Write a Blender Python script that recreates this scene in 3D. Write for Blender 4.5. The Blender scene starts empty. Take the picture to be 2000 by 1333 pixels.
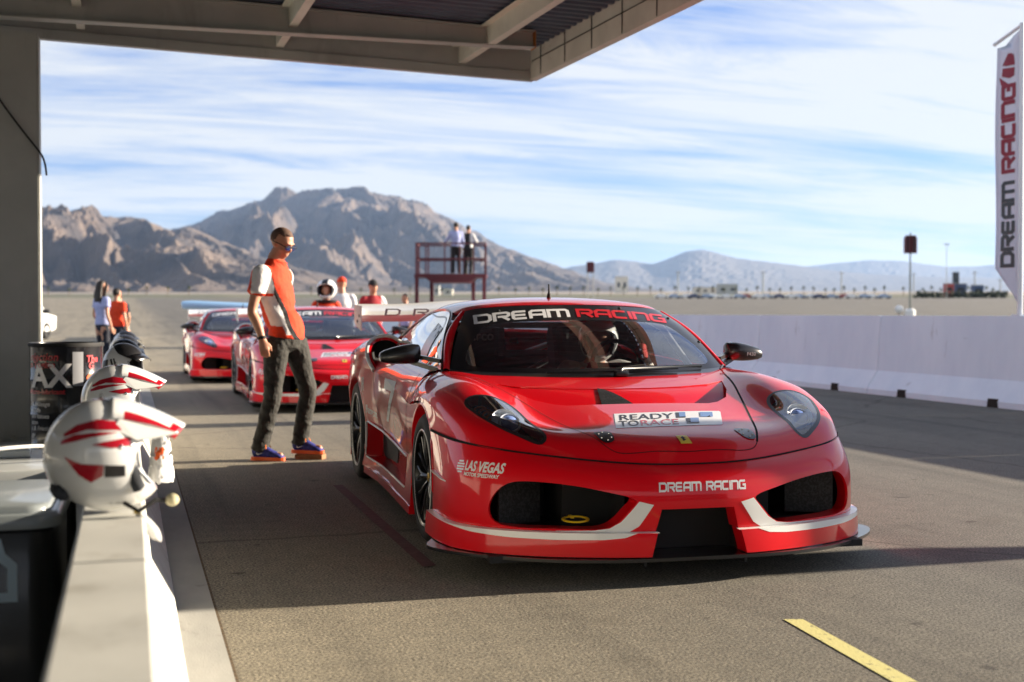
import bpy, bmesh, math, random
import numpy as np
from mathutils import Vector, Matrix, noise
from mathutils.bvhtree import BVHTree
random.seed(7)
sc = bpy.context.scene
COL = sc.collection
R = math.radians
def lerp(a, b, t): return a+(b-a)*t

# ------------------------------------------------------------------ camera
F_PX = 2510.0
TH = 0.2902952604906157      # yaw of the view to the right of the pit lane (+Y)
PT = 0.021709736076223625    # pitch down
cam_d = bpy.data.cameras.new('camera')
cam = bpy.data.objects.new('camera', cam_d)
COL.objects.link(cam)
fw = Vector((math.sin(TH)*math.cos(PT), math.cos(TH)*math.cos(PT), -math.sin(PT)))
rt = Vector((math.cos(TH), -math.sin(TH), 0))
up = rt.cross(fw)
m = Matrix((rt, up, -fw)).transposed().to_4x4()
m.translation = Vector((0, 0, 1.15))
cam.matrix_world = m
cam_d.lens = 36.0*F_PX/2000.0
cam_d.sensor_width = 36.0
cam_d.clip_start = 0.05
cam_d.clip_end = 90000
cam_d.dof.use_dof = True
cam_d.dof.focus_distance = 6.2
cam_d.dof.aperture_fstop = 2.6
sc.camera = cam

# ------------------------------------------------------------------ light
SUN_EL, SUN_AZ = 14.0, 90.0       # azimuth clockwise from +Y: the sun stands to the right of the lane
sc.view_settings.view_transform = 'Standard'
sc.view_settings.look = 'None'
sc.view_settings.gamma = 1.0
sc.view_settings.exposure = 1.86
HAZE = 3.4e-5
ld = bpy.data.lights.new('sun', 'SUN')
ld.energy = 5.0
ld.angle = R(0.5)
ld.color = (1.0, 0.86, 0.68)
sun = bpy.data.objects.new('sun', ld)
COL.objects.link(sun)
sdir = Vector((math.sin(R(SUN_AZ))*math.cos(R(SUN_EL)), math.cos(R(SUN_AZ))*math.cos(R(SUN_EL)), math.sin(R(SUN_EL))))
sun.rotation_euler = sdir.to_track_quat('Z', 'Y').to_euler()

world = bpy.data.worlds.new('World')
sc.world = world
world.use_nodes = True
wt = world.node_tree
wt.nodes.clear()
def wn(t, **k):
    n = wt.nodes.new(t)
    for a, b in k.items(): setattr(n, a, b)
    return n
sky = wn('ShaderNodeTexSky', sky_type='NISHITA', sun_disc=False)
sky.sun_elevation = R(SUN_EL); sky.sun_rotation = R(SUN_AZ)
sky.air_density = 1.0; sky.dust_density = 0.0; sky.ozone_density = 4.0
bg = wn('ShaderNodeBackground'); bg.inputs[1].default_value = 0.058
tc = wn('ShaderNodeTexCoord')
sep = wn('ShaderNodeSeparateXYZ')
wt.links.new(tc.outputs['Generated'], sep.inputs[0])
def wmath(op, a, b=None, c=None, clamp=False):
    n = wn('ShaderNodeMath', operation=op, use_clamp=clamp)
    for i, v in enumerate((a, b, c)):
        if v is None: continue
        if isinstance(v, (int, float)): n.inputs[i].default_value = v
        else: wt.links.new(v, n.inputs[i])
    return n.outputs[0]
zz = wmath('MAXIMUM', sep.outputs[2], 0.0)
den = wmath('ADD', zz, 0.10)
cx = wmath('DIVIDE', sep.outputs[0], den)
cy = wmath('DIVIDE', sep.outputs[1], den)
comb = wn('ShaderNodeCombineXYZ')
wt.links.new(cx, comb.inputs[0]); wt.links.new(cy, comb.inputs[1])
def cloud(scale, rot, stretch, detail, rough, loc, dist=0.0):
    mp = wn('ShaderNodeMapping')
    mp.inputs['Rotation'].default_value = (0, 0, rot)
    mp.inputs['Scale'].default_value = stretch
    mp.inputs['Location'].default_value = loc
    wt.links.new(comb.outputs[0], mp.inputs[0])
    nz = wn('ShaderNodeTexNoise')
    nz.inputs['Scale'].default_value = scale
    nz.inputs['Detail'].default_value = detail
    nz.inputs['Roughness'].default_value = rough
    nz.inputs['Distortion'].default_value = dist
    wt.links.new(mp.outputs[0], nz.inputs['Vector'])
    return nz.outputs[0]
c1 = cloud(0.55, R(24), (0.5, 1.6, 1), 9, 0.60, (3.1, 0.7, 0), 0.5)
c2 = cloud(2.3, R(14), (0.30, 1.5, 1), 10, 0.74, (1.2, 5.0, 0), 1.0)
mixn = wmath('ADD', wmath('MULTIPLY', c1, 0.60), wmath('MULTIPLY', c2, 0.40))
ramp = wn('ShaderNodeValToRGB')
ramp.color_ramp.elements[0].position = 0.395; ramp.color_ramp.elements[0].color = (0, 0, 0, 1)
ramp.color_ramp.elements[1].position = 0.52; ramp.color_ramp.elements[1].color = (1, 1, 1, 1)
wt.links.new(mixn, ramp.inputs[0])
# thin veil that thickens towards the horizon
veil = wmath('SUBTRACT', 1.0, wmath('MULTIPLY', zz, 6.5), clamp=True)
veil2 = wmath('MULTIPLY', wmath('POWER', veil, 2.6), 0.65)
# clouds thin out overhead, so the zenith stays a deeper blue
fade = wmath('SUBTRACT', 1.0, wmath('MULTIPLY', wmath('SUBTRACT', zz, 0.30, clamp=True), 0.75), clamp=True)
cov = wmath('MAXIMUM', wmath('MULTIPLY', wmath('MULTIPLY_ADD', ramp.outputs[0], 0.80, 0.16), fade), veil2)
cm = wn('ShaderNodeMix', data_type='RGBA')
wt.links.new(cov, cm.inputs[0])
tint = wn('ShaderNodeMix', data_type='RGBA', blend_type='MULTIPLY'); tint.inputs[0].default_value = 1.0
wt.links.new(sky.outputs[0], tint.inputs[6]); tint.inputs[7].default_value = (.50, .62, .92, 1)
wt.links.new(tint.outputs[2], cm.inputs[6])
cm.inputs[7].default_value = (4.2, 4.3, 4.35, 1)
wt.links.new(cm.outputs[2], bg.inputs[0])
out = wn('ShaderNodeOutputWorld')
wt.links.new(bg.outputs[0], out.inputs[0])

# ------------------------------------------------------------------ helpers: materials
def mat(name, base=(.5, .5, .5), rough=.5, metal=0.0, coat=0.0, coat_rough=.03, spec=.5, emit=None, trans=0.0, ior=1.45, alpha=1.0):
    mt = bpy.data.materials.new(name); mt.use_nodes = True
    p = mt.node_tree.nodes['Principled BSDF']
    p.inputs['Base Color'].default_value = (*base, 1)
    p.inputs['Roughness'].default_value = rough
    p.inputs['Metallic'].default_value = metal
    p.inputs['Coat Weight'].default_value = coat
    p.inputs['Coat Roughness'].default_value = coat_rough
    p.inputs['Specular IOR Level'].default_value = spec
    p.inputs['Transmission Weight'].default_value = trans
    p.inputs['IOR'].default_value = ior
    if emit: 
        p.inputs['Emission Color'].default_value = (*emit[:3], 1); p.inputs['Emission Strength'].default_value = emit[3]
    return mt
def nmat(name, c1, c2, scale=4.0, detail=6, rough=.6, bump=0.0, bscale=None, metal=0.0, lo=.35, hi=.65, coord='Object', stretch=(1, 1, 1), coat=0.0, bdist=0.01, c3=None, spec=.5):
    """two-colour noise material with optional fine bump"""
    mt = mat(name, c1, rough, metal, coat, spec=spec)
    nt = mt.node_tree; p = nt.nodes['Principled BSDF']
    t = nt.nodes.new('ShaderNodeTexCoord'); mp = nt.nodes.new('ShaderNodeMapping')
    mp.inputs['Scale'].default_value = stretch
    nt.links.new(t.outputs[coord], mp.inputs[0])
    n = nt.nodes.new('ShaderNodeTexNoise'); n.inputs['Scale'].default_value = scale; n.inputs['Detail'].default_value = detail; n.inputs['Roughness'].default_value = .6
    nt.links.new(mp.outputs[0], n.inputs['Vector'])
    r = nt.nodes.new('ShaderNodeValToRGB')
    r.color_ramp.elements[0].position = lo; r.color_ramp.elements[0].color = (*c1, 1)
    r.color_ramp.elements[1].position = hi; r.color_ramp.elements[1].color = (*c2, 1)
    if c3:
        e = r.color_ramp.elements.new((lo+hi)/2); e.color = (*c3, 1)
    nt.links.new(n.outputs[0], r.inputs[0]); nt.links.new(r.outputs[0], p.inputs['Base Color'])
    if bump:
        b = nt.nodes.new('ShaderNodeBump'); b.inputs['Strength'].default_value = bump; b.inputs['Distance'].default_value = bdist
        n2 = nt.nodes.new('ShaderNodeTexNoise'); n2.inputs['Scale'].default_value = bscale or scale*8; n2.inputs['Detail'].default_value = 4
        nt.links.new(mp.outputs[0], n2.inputs['Vector'])
        nt.links.new(n2.outputs[0], b.inputs['Height']); nt.links.new(b.outputs[0], p.inputs['Normal'])
    return mt

# ------------------------------------------------------------------ helpers: objects
def tag(o, label=None, cat=None, group=None, kind=None):
    if label: o['label'] = label
    if cat: o['category'] = cat
    if group: o['group'] = group
    if kind: o['kind'] = kind
    return o
def empty(name, loc=(0, 0, 0), rz=0.0, label=None, cat=None, group=None):
    o = bpy.data.objects.new(name, None); COL.objects.link(o)
    o.location = loc; o.rotation_euler = (0, 0, rz); o.empty_display_size = .1
    return tag(o, label, cat, group)
def mk(name, V, Fc, mt, parent=None, smooth=False, lnorm=None, midx=None, loc=None, rot=None):
    me = bpy.data.meshes.new(name)
    me.from_pydata([tuple(map(float, v)) for v in V], [], [tuple(int(i) for i in f) for f in Fc])
    for x in (mt if isinstance(mt, (list, tuple)) else [mt]): me.materials.append(x)
    if smooth: me.polygons.foreach_set('use_smooth', [True]*len(me.polygons))
    if midx is not None: me.polygons.foreach_set('material_index', midx)
    me.update()
    if lnorm is not None:
        me.polygons.foreach_set('use_smooth', [True]*len(me.polygons))
        me.normals_split_custom_set([tuple(map(float, n)) for n in lnorm])
    o = bpy.data.objects.new(name, me); COL.objects.link(o)
    if parent: o.parent = parent
    if loc is not None: o.location = loc
    if rot is not None: o.rotation_euler = rot
    return o
def copy_tree(o, parent=None):
    c = o.copy(); COL.objects.link(c)
    if parent: c.parent = parent
    for ch in list(o.children): copy_tree(ch, c)
    return c

class MB:
    """collects simple shapes into one mesh"""
    def __init__(s): s.V = []; s.F = []; s.M = []; s.S = []; s.mi = 0; s.sm = False
    def add(s, V, Fc):
        b = len(s.V); s.V += [Vector(v) for v in V]
        for f in Fc: s.F.append([i+b for i in f]); s.M.append(s.mi); s.S.append(s.sm)
        return s
    def box(s, c, d, rz=0.0, mat3=None, bev=0.0):
        bm = bmesh.new(); bmesh.ops.create_cube(bm, size=1)
        for v in bm.verts: v.co = Vector((v.co.x*d[0], v.co.y*d[1], v.co.z*d[2]))
        if bev: bmesh.ops.bevel(bm, geom=bm.edges[:], offset=bev, segments=2, affect='EDGES', profile=.6)
        M_ = mat3 if mat3 is not None else Matrix.Rotation(rz, 3, 'Z')
        bm.verts.index_update()
        s.add([M_ @ v.co + Vector(c) for v in bm.verts], [[v.index for v in f.verts] for f in bm.faces]); bm.free(); return s
    def bar(s, a, b, w, h=None, n=None, upv=(0, 0, 1)):
        """box or n-sided tube from a to b"""
        a = Vector(a); b = Vector(b); t = (b-a).normalized(); u = Vector(upv)
        if abs(t.dot(u)) > .97: u = Vector((1, 0, 0))
        sx = t.cross(u).normalized(); sy = sx.cross(t).normalized(); h = h or w
        if n: ring = [(math.cos(2*math.pi*i/n)*w, math.sin(2*math.pi*i/n)*h) for i in range(n)]
        else: ring = [(-w/2, -h/2), (w/2, -h/2), (w/2, h/2), (-w/2, h/2)]; n = 4
        V = [a+sx*x+sy*y for x, y in ring]+[b+sx*x+sy*y for x, y in ring]
        s.add(V, [[i, (i+1) % n, n+(i+1) % n, n+i] for i in range(n)]+[list(range(n))[::-1], list(range(n, 2*n))]); return s
    def tube(s, pts, r, n=10, caps=True):
        pts = [Vector(p) for p in pts]; rs = r if isinstance(r, (list, tuple)) else [r]*len(pts)
        V = []; F_ = []; ref = Vector((0, 0, 1))
        for k, p in enumerate(pts):
            t = (pts[min(k+1, len(pts)-1)]-pts[max(k-1, 0)]).normalized()
            if abs(t.dot(ref)) > .95: ref = Vector((1, 0, 0)) if abs(t.x) < .9 else Vector((0, 1, 0))
            sx = t.cross(ref).normalized(); sy = sx.cross(t).normalized(); ref = sy
            V += [p+(sx*math.cos(2*math.pi*i/n)+sy*math.sin(2*math.pi*i/n))*rs[k] for i in range(n)]
        for k in range(len(pts)-1):
            for i in range(n): F_.append([k*n+i, k*n+(i+1) % n, (k+1)*n+(i+1) % n, (k+1)*n+i])
        if caps: F_.append(list(range(n))[::-1]); F_.append([(len(pts)-1)*n+i for i in range(n)])
        s.add(V, F_); return s
    def lathe(s, prof, c=(0, 0, 0), n=32, axis='Z', a0=0, a1=2*math.pi, flip=False):
        """prof = [(r, h)...] turned about the axis"""
        V = []; F_ = []; full = abs(a1-a0-2*math.pi) < 1e-6; k = n if full else n+1
        for i in range(k):
            a = a0+(a1-a0)*i/n
            for r, h in prof:
                x, y, z = r*math.cos(a), r*math.sin(a), h
                if axis == 'X': x, y, z = h, r*math.cos(a), r*math.sin(a)
                if axis == 'Y': x, y, z = r*math.sin(a), h, r*math.cos(a)
                V.append(Vector((x, y, z))+Vector(c))
        q = len(prof)
        for i in range(n):
            j = (i+1) % k
            for p in range(q-1):
                f = [i*q+p, j*q+p, j*q+p+1, i*q+p+1]
                F_.append(f[::-1] if flip else f)
        s.add(V, F_); return s
    def prism(s, poly, z0, z1, fn=lambda x, y, z: (x, y, z)):
        n = len(poly)
        V = [fn(x, y, z0) for x, y in poly]+[fn(x, y, z1) for x, y in poly]
        s.add(V, [[i, (i+1) % n, n+(i+1) % n, n+i] for i in range(n)]+[list(range(n))[::-1], list(range(n, 2*n))]); return s
    def sphere(s, c, r, nu=16, nv=10):
        r = r if isinstance(r, (list, tuple)) else (r, r, r); V = []; F_ = []
        for j in range(nv+1):
            b = math.pi*j/nv
            for i in range(nu):
                a = 2*math.pi*i/nu
                V.append((c[0]+r[0]*math.sin(b)*math.cos(a), c[1]+r[1]*math.sin(b)*math.sin(a), c[2]+r[2]*math.cos(b)))
        for j in range(nv):
            for i in range(nu):
                F_.append([j*nu+i, (j+1)*nu+i, (j+1)*nu+(i+1) % nu, j*nu+(i+1) % nu])
        s.add(V, F_); return s
    def build(s, name, mt, parent=None, smooth=None, weld=True, **k):
        o = mk(name, s.V, s.F, mt, parent, midx=s.M, **k)
        me = o.data
        bm = bmesh.new(); bm.from_mesh(me)
        if weld: bmesh.ops.remove_doubles(bm, verts=bm.verts, dist=1e-5)
        bmesh.ops.recalc_face_normals(bm, faces=bm.faces); bm.to_mesh(me); bm.free()
        if smooth is not None: me.polygons.foreach_set('use_smooth', [smooth]*len(me.polygons))
        elif any(s.S):
            pass
        if smooth: me.set_sharp_from_angle(angle=R(38))
        return o

# ------------------------------------------------------------------ helpers: smooth surfaces
def nat_spline(P, n, knots=None):
    """natural cubic spline through P (k, d) sampled n times, chord-length knots"""
    P = np.asarray(P, float); k = len(P)
    if knots is None:
        d = np.linalg.norm(np.diff(P, axis=0), axis=-1)
        while d.ndim > 1: d = d.mean(-1)
        d = np.maximum(d, 1e-4)**.7; knots = np.concatenate([[0], np.cumsum(d)])
    x = knots; u = np.linspace(x[0], x[-1], n) if np.isscalar(n) else np.interp(n, np.linspace(0, 1, len(x)), x)
    if k == 2:
        t = ((u-x[0])/(x[-1]-x[0])).reshape((-1,)+(1,)*(P.ndim-1)); return P[0]*(1-t)+P[1]*t
    h = np.diff(x); A = np.zeros((k, k)); shp = (k,)+P.shape[1:]; B = np.zeros(shp); A[0, 0] = A[-1, -1] = 1
    for i in range(1, k-1):
        A[i, i-1] = h[i-1]; A[i, i] = 2*(h[i-1]+h[i]); A[i, i+1] = h[i]
        B[i] = 6*((P[i+1]-P[i])/h[i]-(P[i]-P[i-1])/h[i-1])
    M2 = np.linalg.solve(A, B.reshape(k, -1)).reshape(shp)
    j = np.clip(np.searchsorted(x, u, side='right')-1, 0, k-2)
    e = (1,)*(P.ndim-1); hh = h[j].reshape((-1,)+e); a = ((x[j+1]-u)).reshape((-1,)+e); b = ((u-x[j])).reshape((-1,)+e)
    return M2[j]*a**3/(6*hh)+M2[j+1]*b**3/(6*hh)+(P[j]/hh-M2[j]*hh/6)*a+(P[j+1]/hh-M2[j+1]*hh/6)*b

def inside(poly, x, y):
    c = False; n = len(poly); j = n-1
    for i in range(n):
        xi, yi = poly[i]; xj, yj = poly[j]
        if (yi > y) != (yj > y) and x < (xj-xi)*(y-yi)/(yj-yi)+xi: c = not c
        j = i
    return c
AX = {'x': (1, 2, 0), 'y': (0, 2, 1), 'z': (0, 1, 2)}
class Surf:
    """smooth tensor surface; pieces can be cut out of it along outlines seen from an axis"""
    def __init__(s, P, nr, nc, mirror=False, flip=False):
        P = np.asarray(P, float)
        if mirror:
            L = P[:, 1:][:, ::-1].copy(); L[..., 0] *= -1; P = np.concatenate([L, P], 1)
        G = nat_spline(P, nr)
        G = np.swapaxes(nat_spline(np.swapaxes(G, 0, 1), nc), 0, 1)
        s.set(G, flip)
    def set(s, G, flip=False):
        s.G = G; nr, nc = G.shape[:2]
        du = np.gradient(G, axis=0); dv = np.gradient(G, axis=1)
        N = np.cross(du, dv); l = np.linalg.norm(N, axis=-1, keepdims=True); l[l < 1e-12] = 1; N = N/l
        if flip: N = -N
        s.N = N.reshape(-1, 3); s.V = G.reshape(-1, 3); s.F = []
        for i in range(nr-1):
            for j in range(nc-1):
                a, b, c, d = i*nc+j, i*nc+j+1, (i+1)*nc+j+1, (i+1)*nc+j
                s.F.append((a, b, c, d) if flip else (a, d, c, b))
        T = []
        for f in s.F: T += [(f[0], f[1], f[2]), (f[0], f[2], f[3])]
        s.T = T; s.bvh = BVHTree.FromPolygons([Vector(v) for v in s.V], T)
        s.bm = None
    def mirrored(s):
        o = Surf.__new__(Surf); G = s.G.copy(); G[..., 0] *= -1
        nr, nc = G.shape[:2]
        o.set(G, True)
        ref = s.N.copy(); ref[:, 0] *= -1
        if (o.N*ref).sum() < 0: o.set(G, False)
        return o
    def norm(s, p):
        q, n, i, d = s.bvh.find_nearest(Vector(p))
        if q is None: return Vector((0, 0, 1))
        t = s.T[i]; A, B, C_ = (s.V[k] for k in t)
        v0 = B-A; v1 = C_-A; v2 = np.array(q)-A
        d00 = v0@v0; d01 = v0@v1; d11 = v1@v1; d20 = v2@v0; d21 = v2@v1; dn = d00*d11-d01*d01
        if abs(dn) < 1e-16: return Vector(s.N[t[0]])
        v = (d11*d20-d01*d21)/dn; w = (d00*d21-d01*d20)/dn
        return Vector((1-v-w)*s.N[t[0]]+v*s.N[t[1]]+w*s.N[t[2]]).normalized()
    def work(s):
        bm = bmesh.new(); vs = [bm.verts.new(v) for v in s.V]
        for f in s.F:
            try: bm.faces.new([vs[k] for k in f])
            except ValueError: pass
        bmesh.ops.remove_doubles(bm, verts=bm.verts, dist=1e-6)
        return bm
    def split(s, bm, poly, ax, ok=None):
        """cut bm along the closed outline, return the faces inside it"""
        a, b, c = AX[ax]; n = len(poly)
        for k in range(n):
            p = poly[k]; q = poly[(k+1) % n]
            dx, dy = q[0]-p[0], q[1]-p[1]; L = math.hypot(dx, dy)
            if L < 1e-7: continue
            x0, x1 = sorted((p[0], q[0])); y0, y1 = sorted((p[1], q[1])); e = .002
            fs = []
            for f in bm.faces:
                X = [v.co[a] for v in f.verts]
                if max(X) < x0-e or min(X) > x1+e: continue
                Y = [v.co[b] for v in f.verts]
                if max(Y) < y0-e or min(Y) > y1+e: continue
                if ok and not ok(f.calc_center_median()): continue
                fs.append(f)
            if not fs: continue
            g = set(fs)
            for f in fs: g.update(f.edges); g.update(f.verts)
            co = [0, 0, 0]; co[a], co[b] = p; no = [0, 0, 0]; no[a], no[b] = dy/L, -dx/L
            bmesh.ops.bisect_plane(bm, geom=list(g), plane_co=co, plane_no=no, dist=1e-6)
        res = []
        for f in bm.faces:
            m_ = f.calc_center_median()
            if ok and not ok(m_): continue
            if inside(poly, m_[a], m_[b]): res.append(f)
        return res
    def piece(s, poly, ax, ok=None, off=0.0):
        """the part of the surface inside the outline, lifted by off: (verts, faces, loop normals)"""
        bm = s.work(); fs = set(s.split(bm, poly, ax, ok))
        bmesh.ops.delete(bm, geom=[f for f in bm.faces if f not in fs], context='FACES')
        r = s.data(bm, off); bm.free(); return r
    def data(s, bm, off=0.0):
        bm.verts.index_update(); nv = [s.norm(v.co) for v in bm.verts]
        V = [v.co+nv[v.index]*off for v in bm.verts]; F_ = [[v.index for v in f.verts] for f in bm.faces]
        LN = [nv[i] for f in F_ for i in f]
        return V, F_, LN
    def rim(s, bm, depth, ok=None, vec=None):
        """walls along the open edges of bm that pass ok, going inward by depth"""
        V = []; F_ = []; LN = []
        for e in bm.edges:
            if len(e.link_faces) != 1: continue
            if ok and not ok((e.verts[0].co+e.verts[1].co)/2): continue
            f = e.link_faces[0]; lp = [l for l in f.loops if l.edge == e][0]
            a, b = lp.vert.co, lp.link_loop_next.vert.co
            na = Vector(vec)*depth if vec else -s.norm(a)*depth; nb = Vector(vec)*depth if vec else -s.norm(b)*depth
            k = len(V); V += [b.copy(), a.copy(), a+na, b+nb]; F_.append([k, k+1, k+2, k+3])
            nn = (V[k+1]-V[k]).cross(V[k+2]-V[k]).normalized()
            LN += [nn]*4
        return V, F_, LN
def joined(parts):
    V = []; F_ = []; LN = []
    for v, f, l in parts:
        b = len(V); V += list(v); F_ += [[i+b for i in q] for q in f]; LN += list(l)
    return V, F_, LN
def mkd(name, d, mt, parent=None, thick=0):
    o = mk(name, d[0], d[1], mt, parent, lnorm=d[2])
    return o

def circle(cx_, cy_, r, n=40, ry=None):
    return [(cx_+r*math.cos(2*math.pi*i/n), cy_+(ry or r)*math.sin(2*math.pi*i/n)) for i in range(n)]
def smooth_loop(pts, n=48):
    """closed smooth outline through pts"""
    P = np.array(pts+pts[:1], float); k = len(pts)
    Q = np.concatenate([P[-4:-1], P, P[1:4]]) 
    d = np.linalg.norm(np.diff(Q, axis=0), axis=1)**.6; kn = np.concatenate([[0], np.cumsum(d)])
    S = nat_spline(Q, 4000, kn); t = np.linspace(0, kn[-1], 4000)
    m_ = (t >= kn[3]) & (t <= kn[3+k]); S = S[m_]
    idx = np.linspace(0, len(S)-1, n, endpoint=False).astype(int)
    return [tuple(S[i]) for i in idx]

# ------------------------------------------------------------------ helpers: lettering
def stroke(pts, w, closed=False):
    """mitred band along a 2-D polyline -> (verts, quads)"""
    n = len(pts); V = []; F_ = []
    for i in range(n):
        if closed: a, b, c = pts[i-1], pts[i], pts[(i+1) % n]
        else: a, b, c = pts[max(i-1, 0)], pts[i], pts[min(i+1, n-1)]
        d1 = Vector((b[0]-a[0], b[1]-a[1])); d2 = Vector((c[0]-b[0], c[1]-b[1]))
        if d1.length < 1e-9: d1 = d2
        if d2.length < 1e-9: d2 = d1
        d1.normalize(); d2.normalize(); n1 = Vector((-d1.y, d1.x)); n2 = Vector((-d2.y, d2.x)); mm = (n1+n2)
        if mm.length < 1e-6: mm = n1
        mm.normalize(); k = w/2/max(.45, mm.dot(n1))
        V += [(b[0]+mm.x*k, b[1]+mm.y*k), (b[0]-mm.x*k, b[1]-mm.y*k)]
    for i in range(n if closed else n-1):
        j = (i+1) % n; F_.append([2*i, 2*i+1, 2*j+1, 2*j])
    return V, F_
GL = {'D': (1.15, [([(0, 0), (.92, 0), (1.15, .2), (1.15, .8), (.92, 1), (0, 1)], 1)]),
      'R': (1.15, [([(0, -.11), (0, 1), (1, 1), (1.15, .87), (1.15, .6), (1, .47), (.25, .47)], 0), ([(.62, .47), (1.15, -.09)], 0)]),
      'E': (1.05, [([(1.05, 1), (.12, 1), (0, .88), (0, .12), (.12, 0), (1.05, 0)], 0), ([(.1, .5), (1.0, .5)], 0)]),
      'A': (1.15, [([(0, -.11), (0, .8), (.2, 1), (1.15, 1), (1.15, -.11)], 0), ([(.1, .4), (1.1, .4)], 0)]),
      'M': (1.6, [([(0, -.11), (0, 1), (1.42, 1), (1.6, .85), (1.6, -.11)], 0), ([(.8, .95), (.8, -.11)], 0)]),
      'C': (1.05, [([(1.05, 1), (.14, 1), (0, .86), (0, .14), (.14, 0), (1.05, 0)], 0)]),
      'I': (0.0, [([(0, -.11), (0, 1.11)], 0)]),
      'N': (1.15, [([(0, -.11), (0, 1), (1.0, 1), (1.15, .85), (1.15, -.11)], 0)]),
      'G': (1.1, [([(1.1, 1), (.14, 1), (0, .86), (0, .14), (.14, 0), (1.1, 0), (1.1, .5), (.6, .5)], 0)]),
      ' ': (.45, [])}
def techno(text, size=1.0, w=.23, shear=.12, gap=.42, sx=1.0):
    """wide square lettering as flat 2-D mesh, baseline 0; returns verts, faces, width"""
    V = []; F_ = []; x = 0
    for ch in text:
        wd, st = GL[ch]
        for pts, cl in st:
            v, f = stroke(pts, w, bool(cl)); b = len(V)
            V += [((p[0]+x+p[1]*shear)*size*sx, p[1]*size) for p in v]; F_ += [[i+b for i in q] for q in f]
        x += wd+gap
    return V, F_, (x-gap)*size*sx
_fc = {}
def plain(text, size=1.0, bold=0.0, shear=0.0, sx=1.0):
    """built-in sans lettering as flat 2-D mesh"""
    cu = bpy.data.curves.new('lettering', 'FONT'); cu.body = text; cu.size = size; cu.offset = bold*size; cu.shear = shear; cu.resolution_u = 3
    o = bpy.data.objects.new('lettering', cu); COL.objects.link(o)
    dg = bpy.context.evaluated_depsgraph_get(); me = bpy.data.meshes.new_from_object(o.evaluated_get(dg))
    V = [(v.co.x*sx, v.co.y) for v in me.vertices]; F_ = [list(p.vertices) for p in me.polygons]
    bpy.data.objects.remove(o); bpy.data.curves.remove(cu); bpy.data.meshes.remove(me)
    if not V: return V, F_, 0
    x0 = min(v[0] for v in V); V = [(v[0]-x0, v[1]) for v in V]
    return V, F_, max(v[0] for v in V)
def fine(V2, F_, maxlen):
    bm = bmesh.new(); vs = [bm.verts.new((v[0], v[1], 0)) for v in V2]
    for f in F_:
        try: bm.faces.new([vs[i] for i in f])
        except ValueError: pass
    bmesh.ops.triangulate(bm, faces=[f for f in bm.faces if len(f.verts) > 4])
    for _ in range(6):
        es = [e for e in bm.edges if e.calc_length() > maxlen]
        if not es: break
        bmesh.ops.subdivide_edges(bm, edges=es, cuts=1, use_grid_fill=False)
        bmesh.ops.triangulate(bm, faces=[f for f in bm.faces if len(f.verts) > 4])
    bm.verts.index_update(); r = ([(v.co.x, v.co.y) for v in bm.verts], [[v.index for v in f.verts] for f in bm.faces]); bm.free(); return r
def wrap(V2, F_, surfs, org, u, v, d, off=.0015, maxlen=.04):
    """lay a flat drawing on surfaces: origin + axes u, v, shot along d"""
    V2, F_ = fine(V2, F_, maxlen); org, u, v, d = map(Vector, (org, u, v, d)); d.normalize(); P = []; N = []; good = []
    for x, y in V2:
        o = org+u*x+v*y; best = None
        for s in surfs:
            h = s.bvh.ray_cast(o-d*2.0, d)
            if h[0] is not None and (best is None or h[3] < best[0]): best = (h[3], h[0], s)
        if best is None: P.append(o); N.append(-d); good.append(False)
        else:
            n = best[2].norm(best[1])
            if n.dot(d) > 0: n = -n
            P.append(best[1]+n*off); N.append(n); good.append(True)
    F2 = [f for f in F_ if all(good[i] for i in f)]
    F3 = []
    for f in F2:
        nn = (P[f[1]]-P[f[0]]).cross(P[f[2]]-P[f[0]])
        F3.append(f if nn.dot(d) < 0 else f[::-1])
    return P, F3, [N[i] for f in F3 for i in f]
def band(pts, w, surfs, org, u, v, d, off=.0012, n=None, closed=False):
    """a painted or dark line of width w along a polyline laid on surfaces"""
    P = np.array(pts, float)
    if n: P = nat_spline(P, n)
    V2, F_ = stroke([tuple(p) for p in P], w, closed)
    return wrap(V2, F_, surfs, org, u, v, d, off, maxlen=.06)
FX, FZ = (1, 0, 0), (0, 0, 1)
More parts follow.
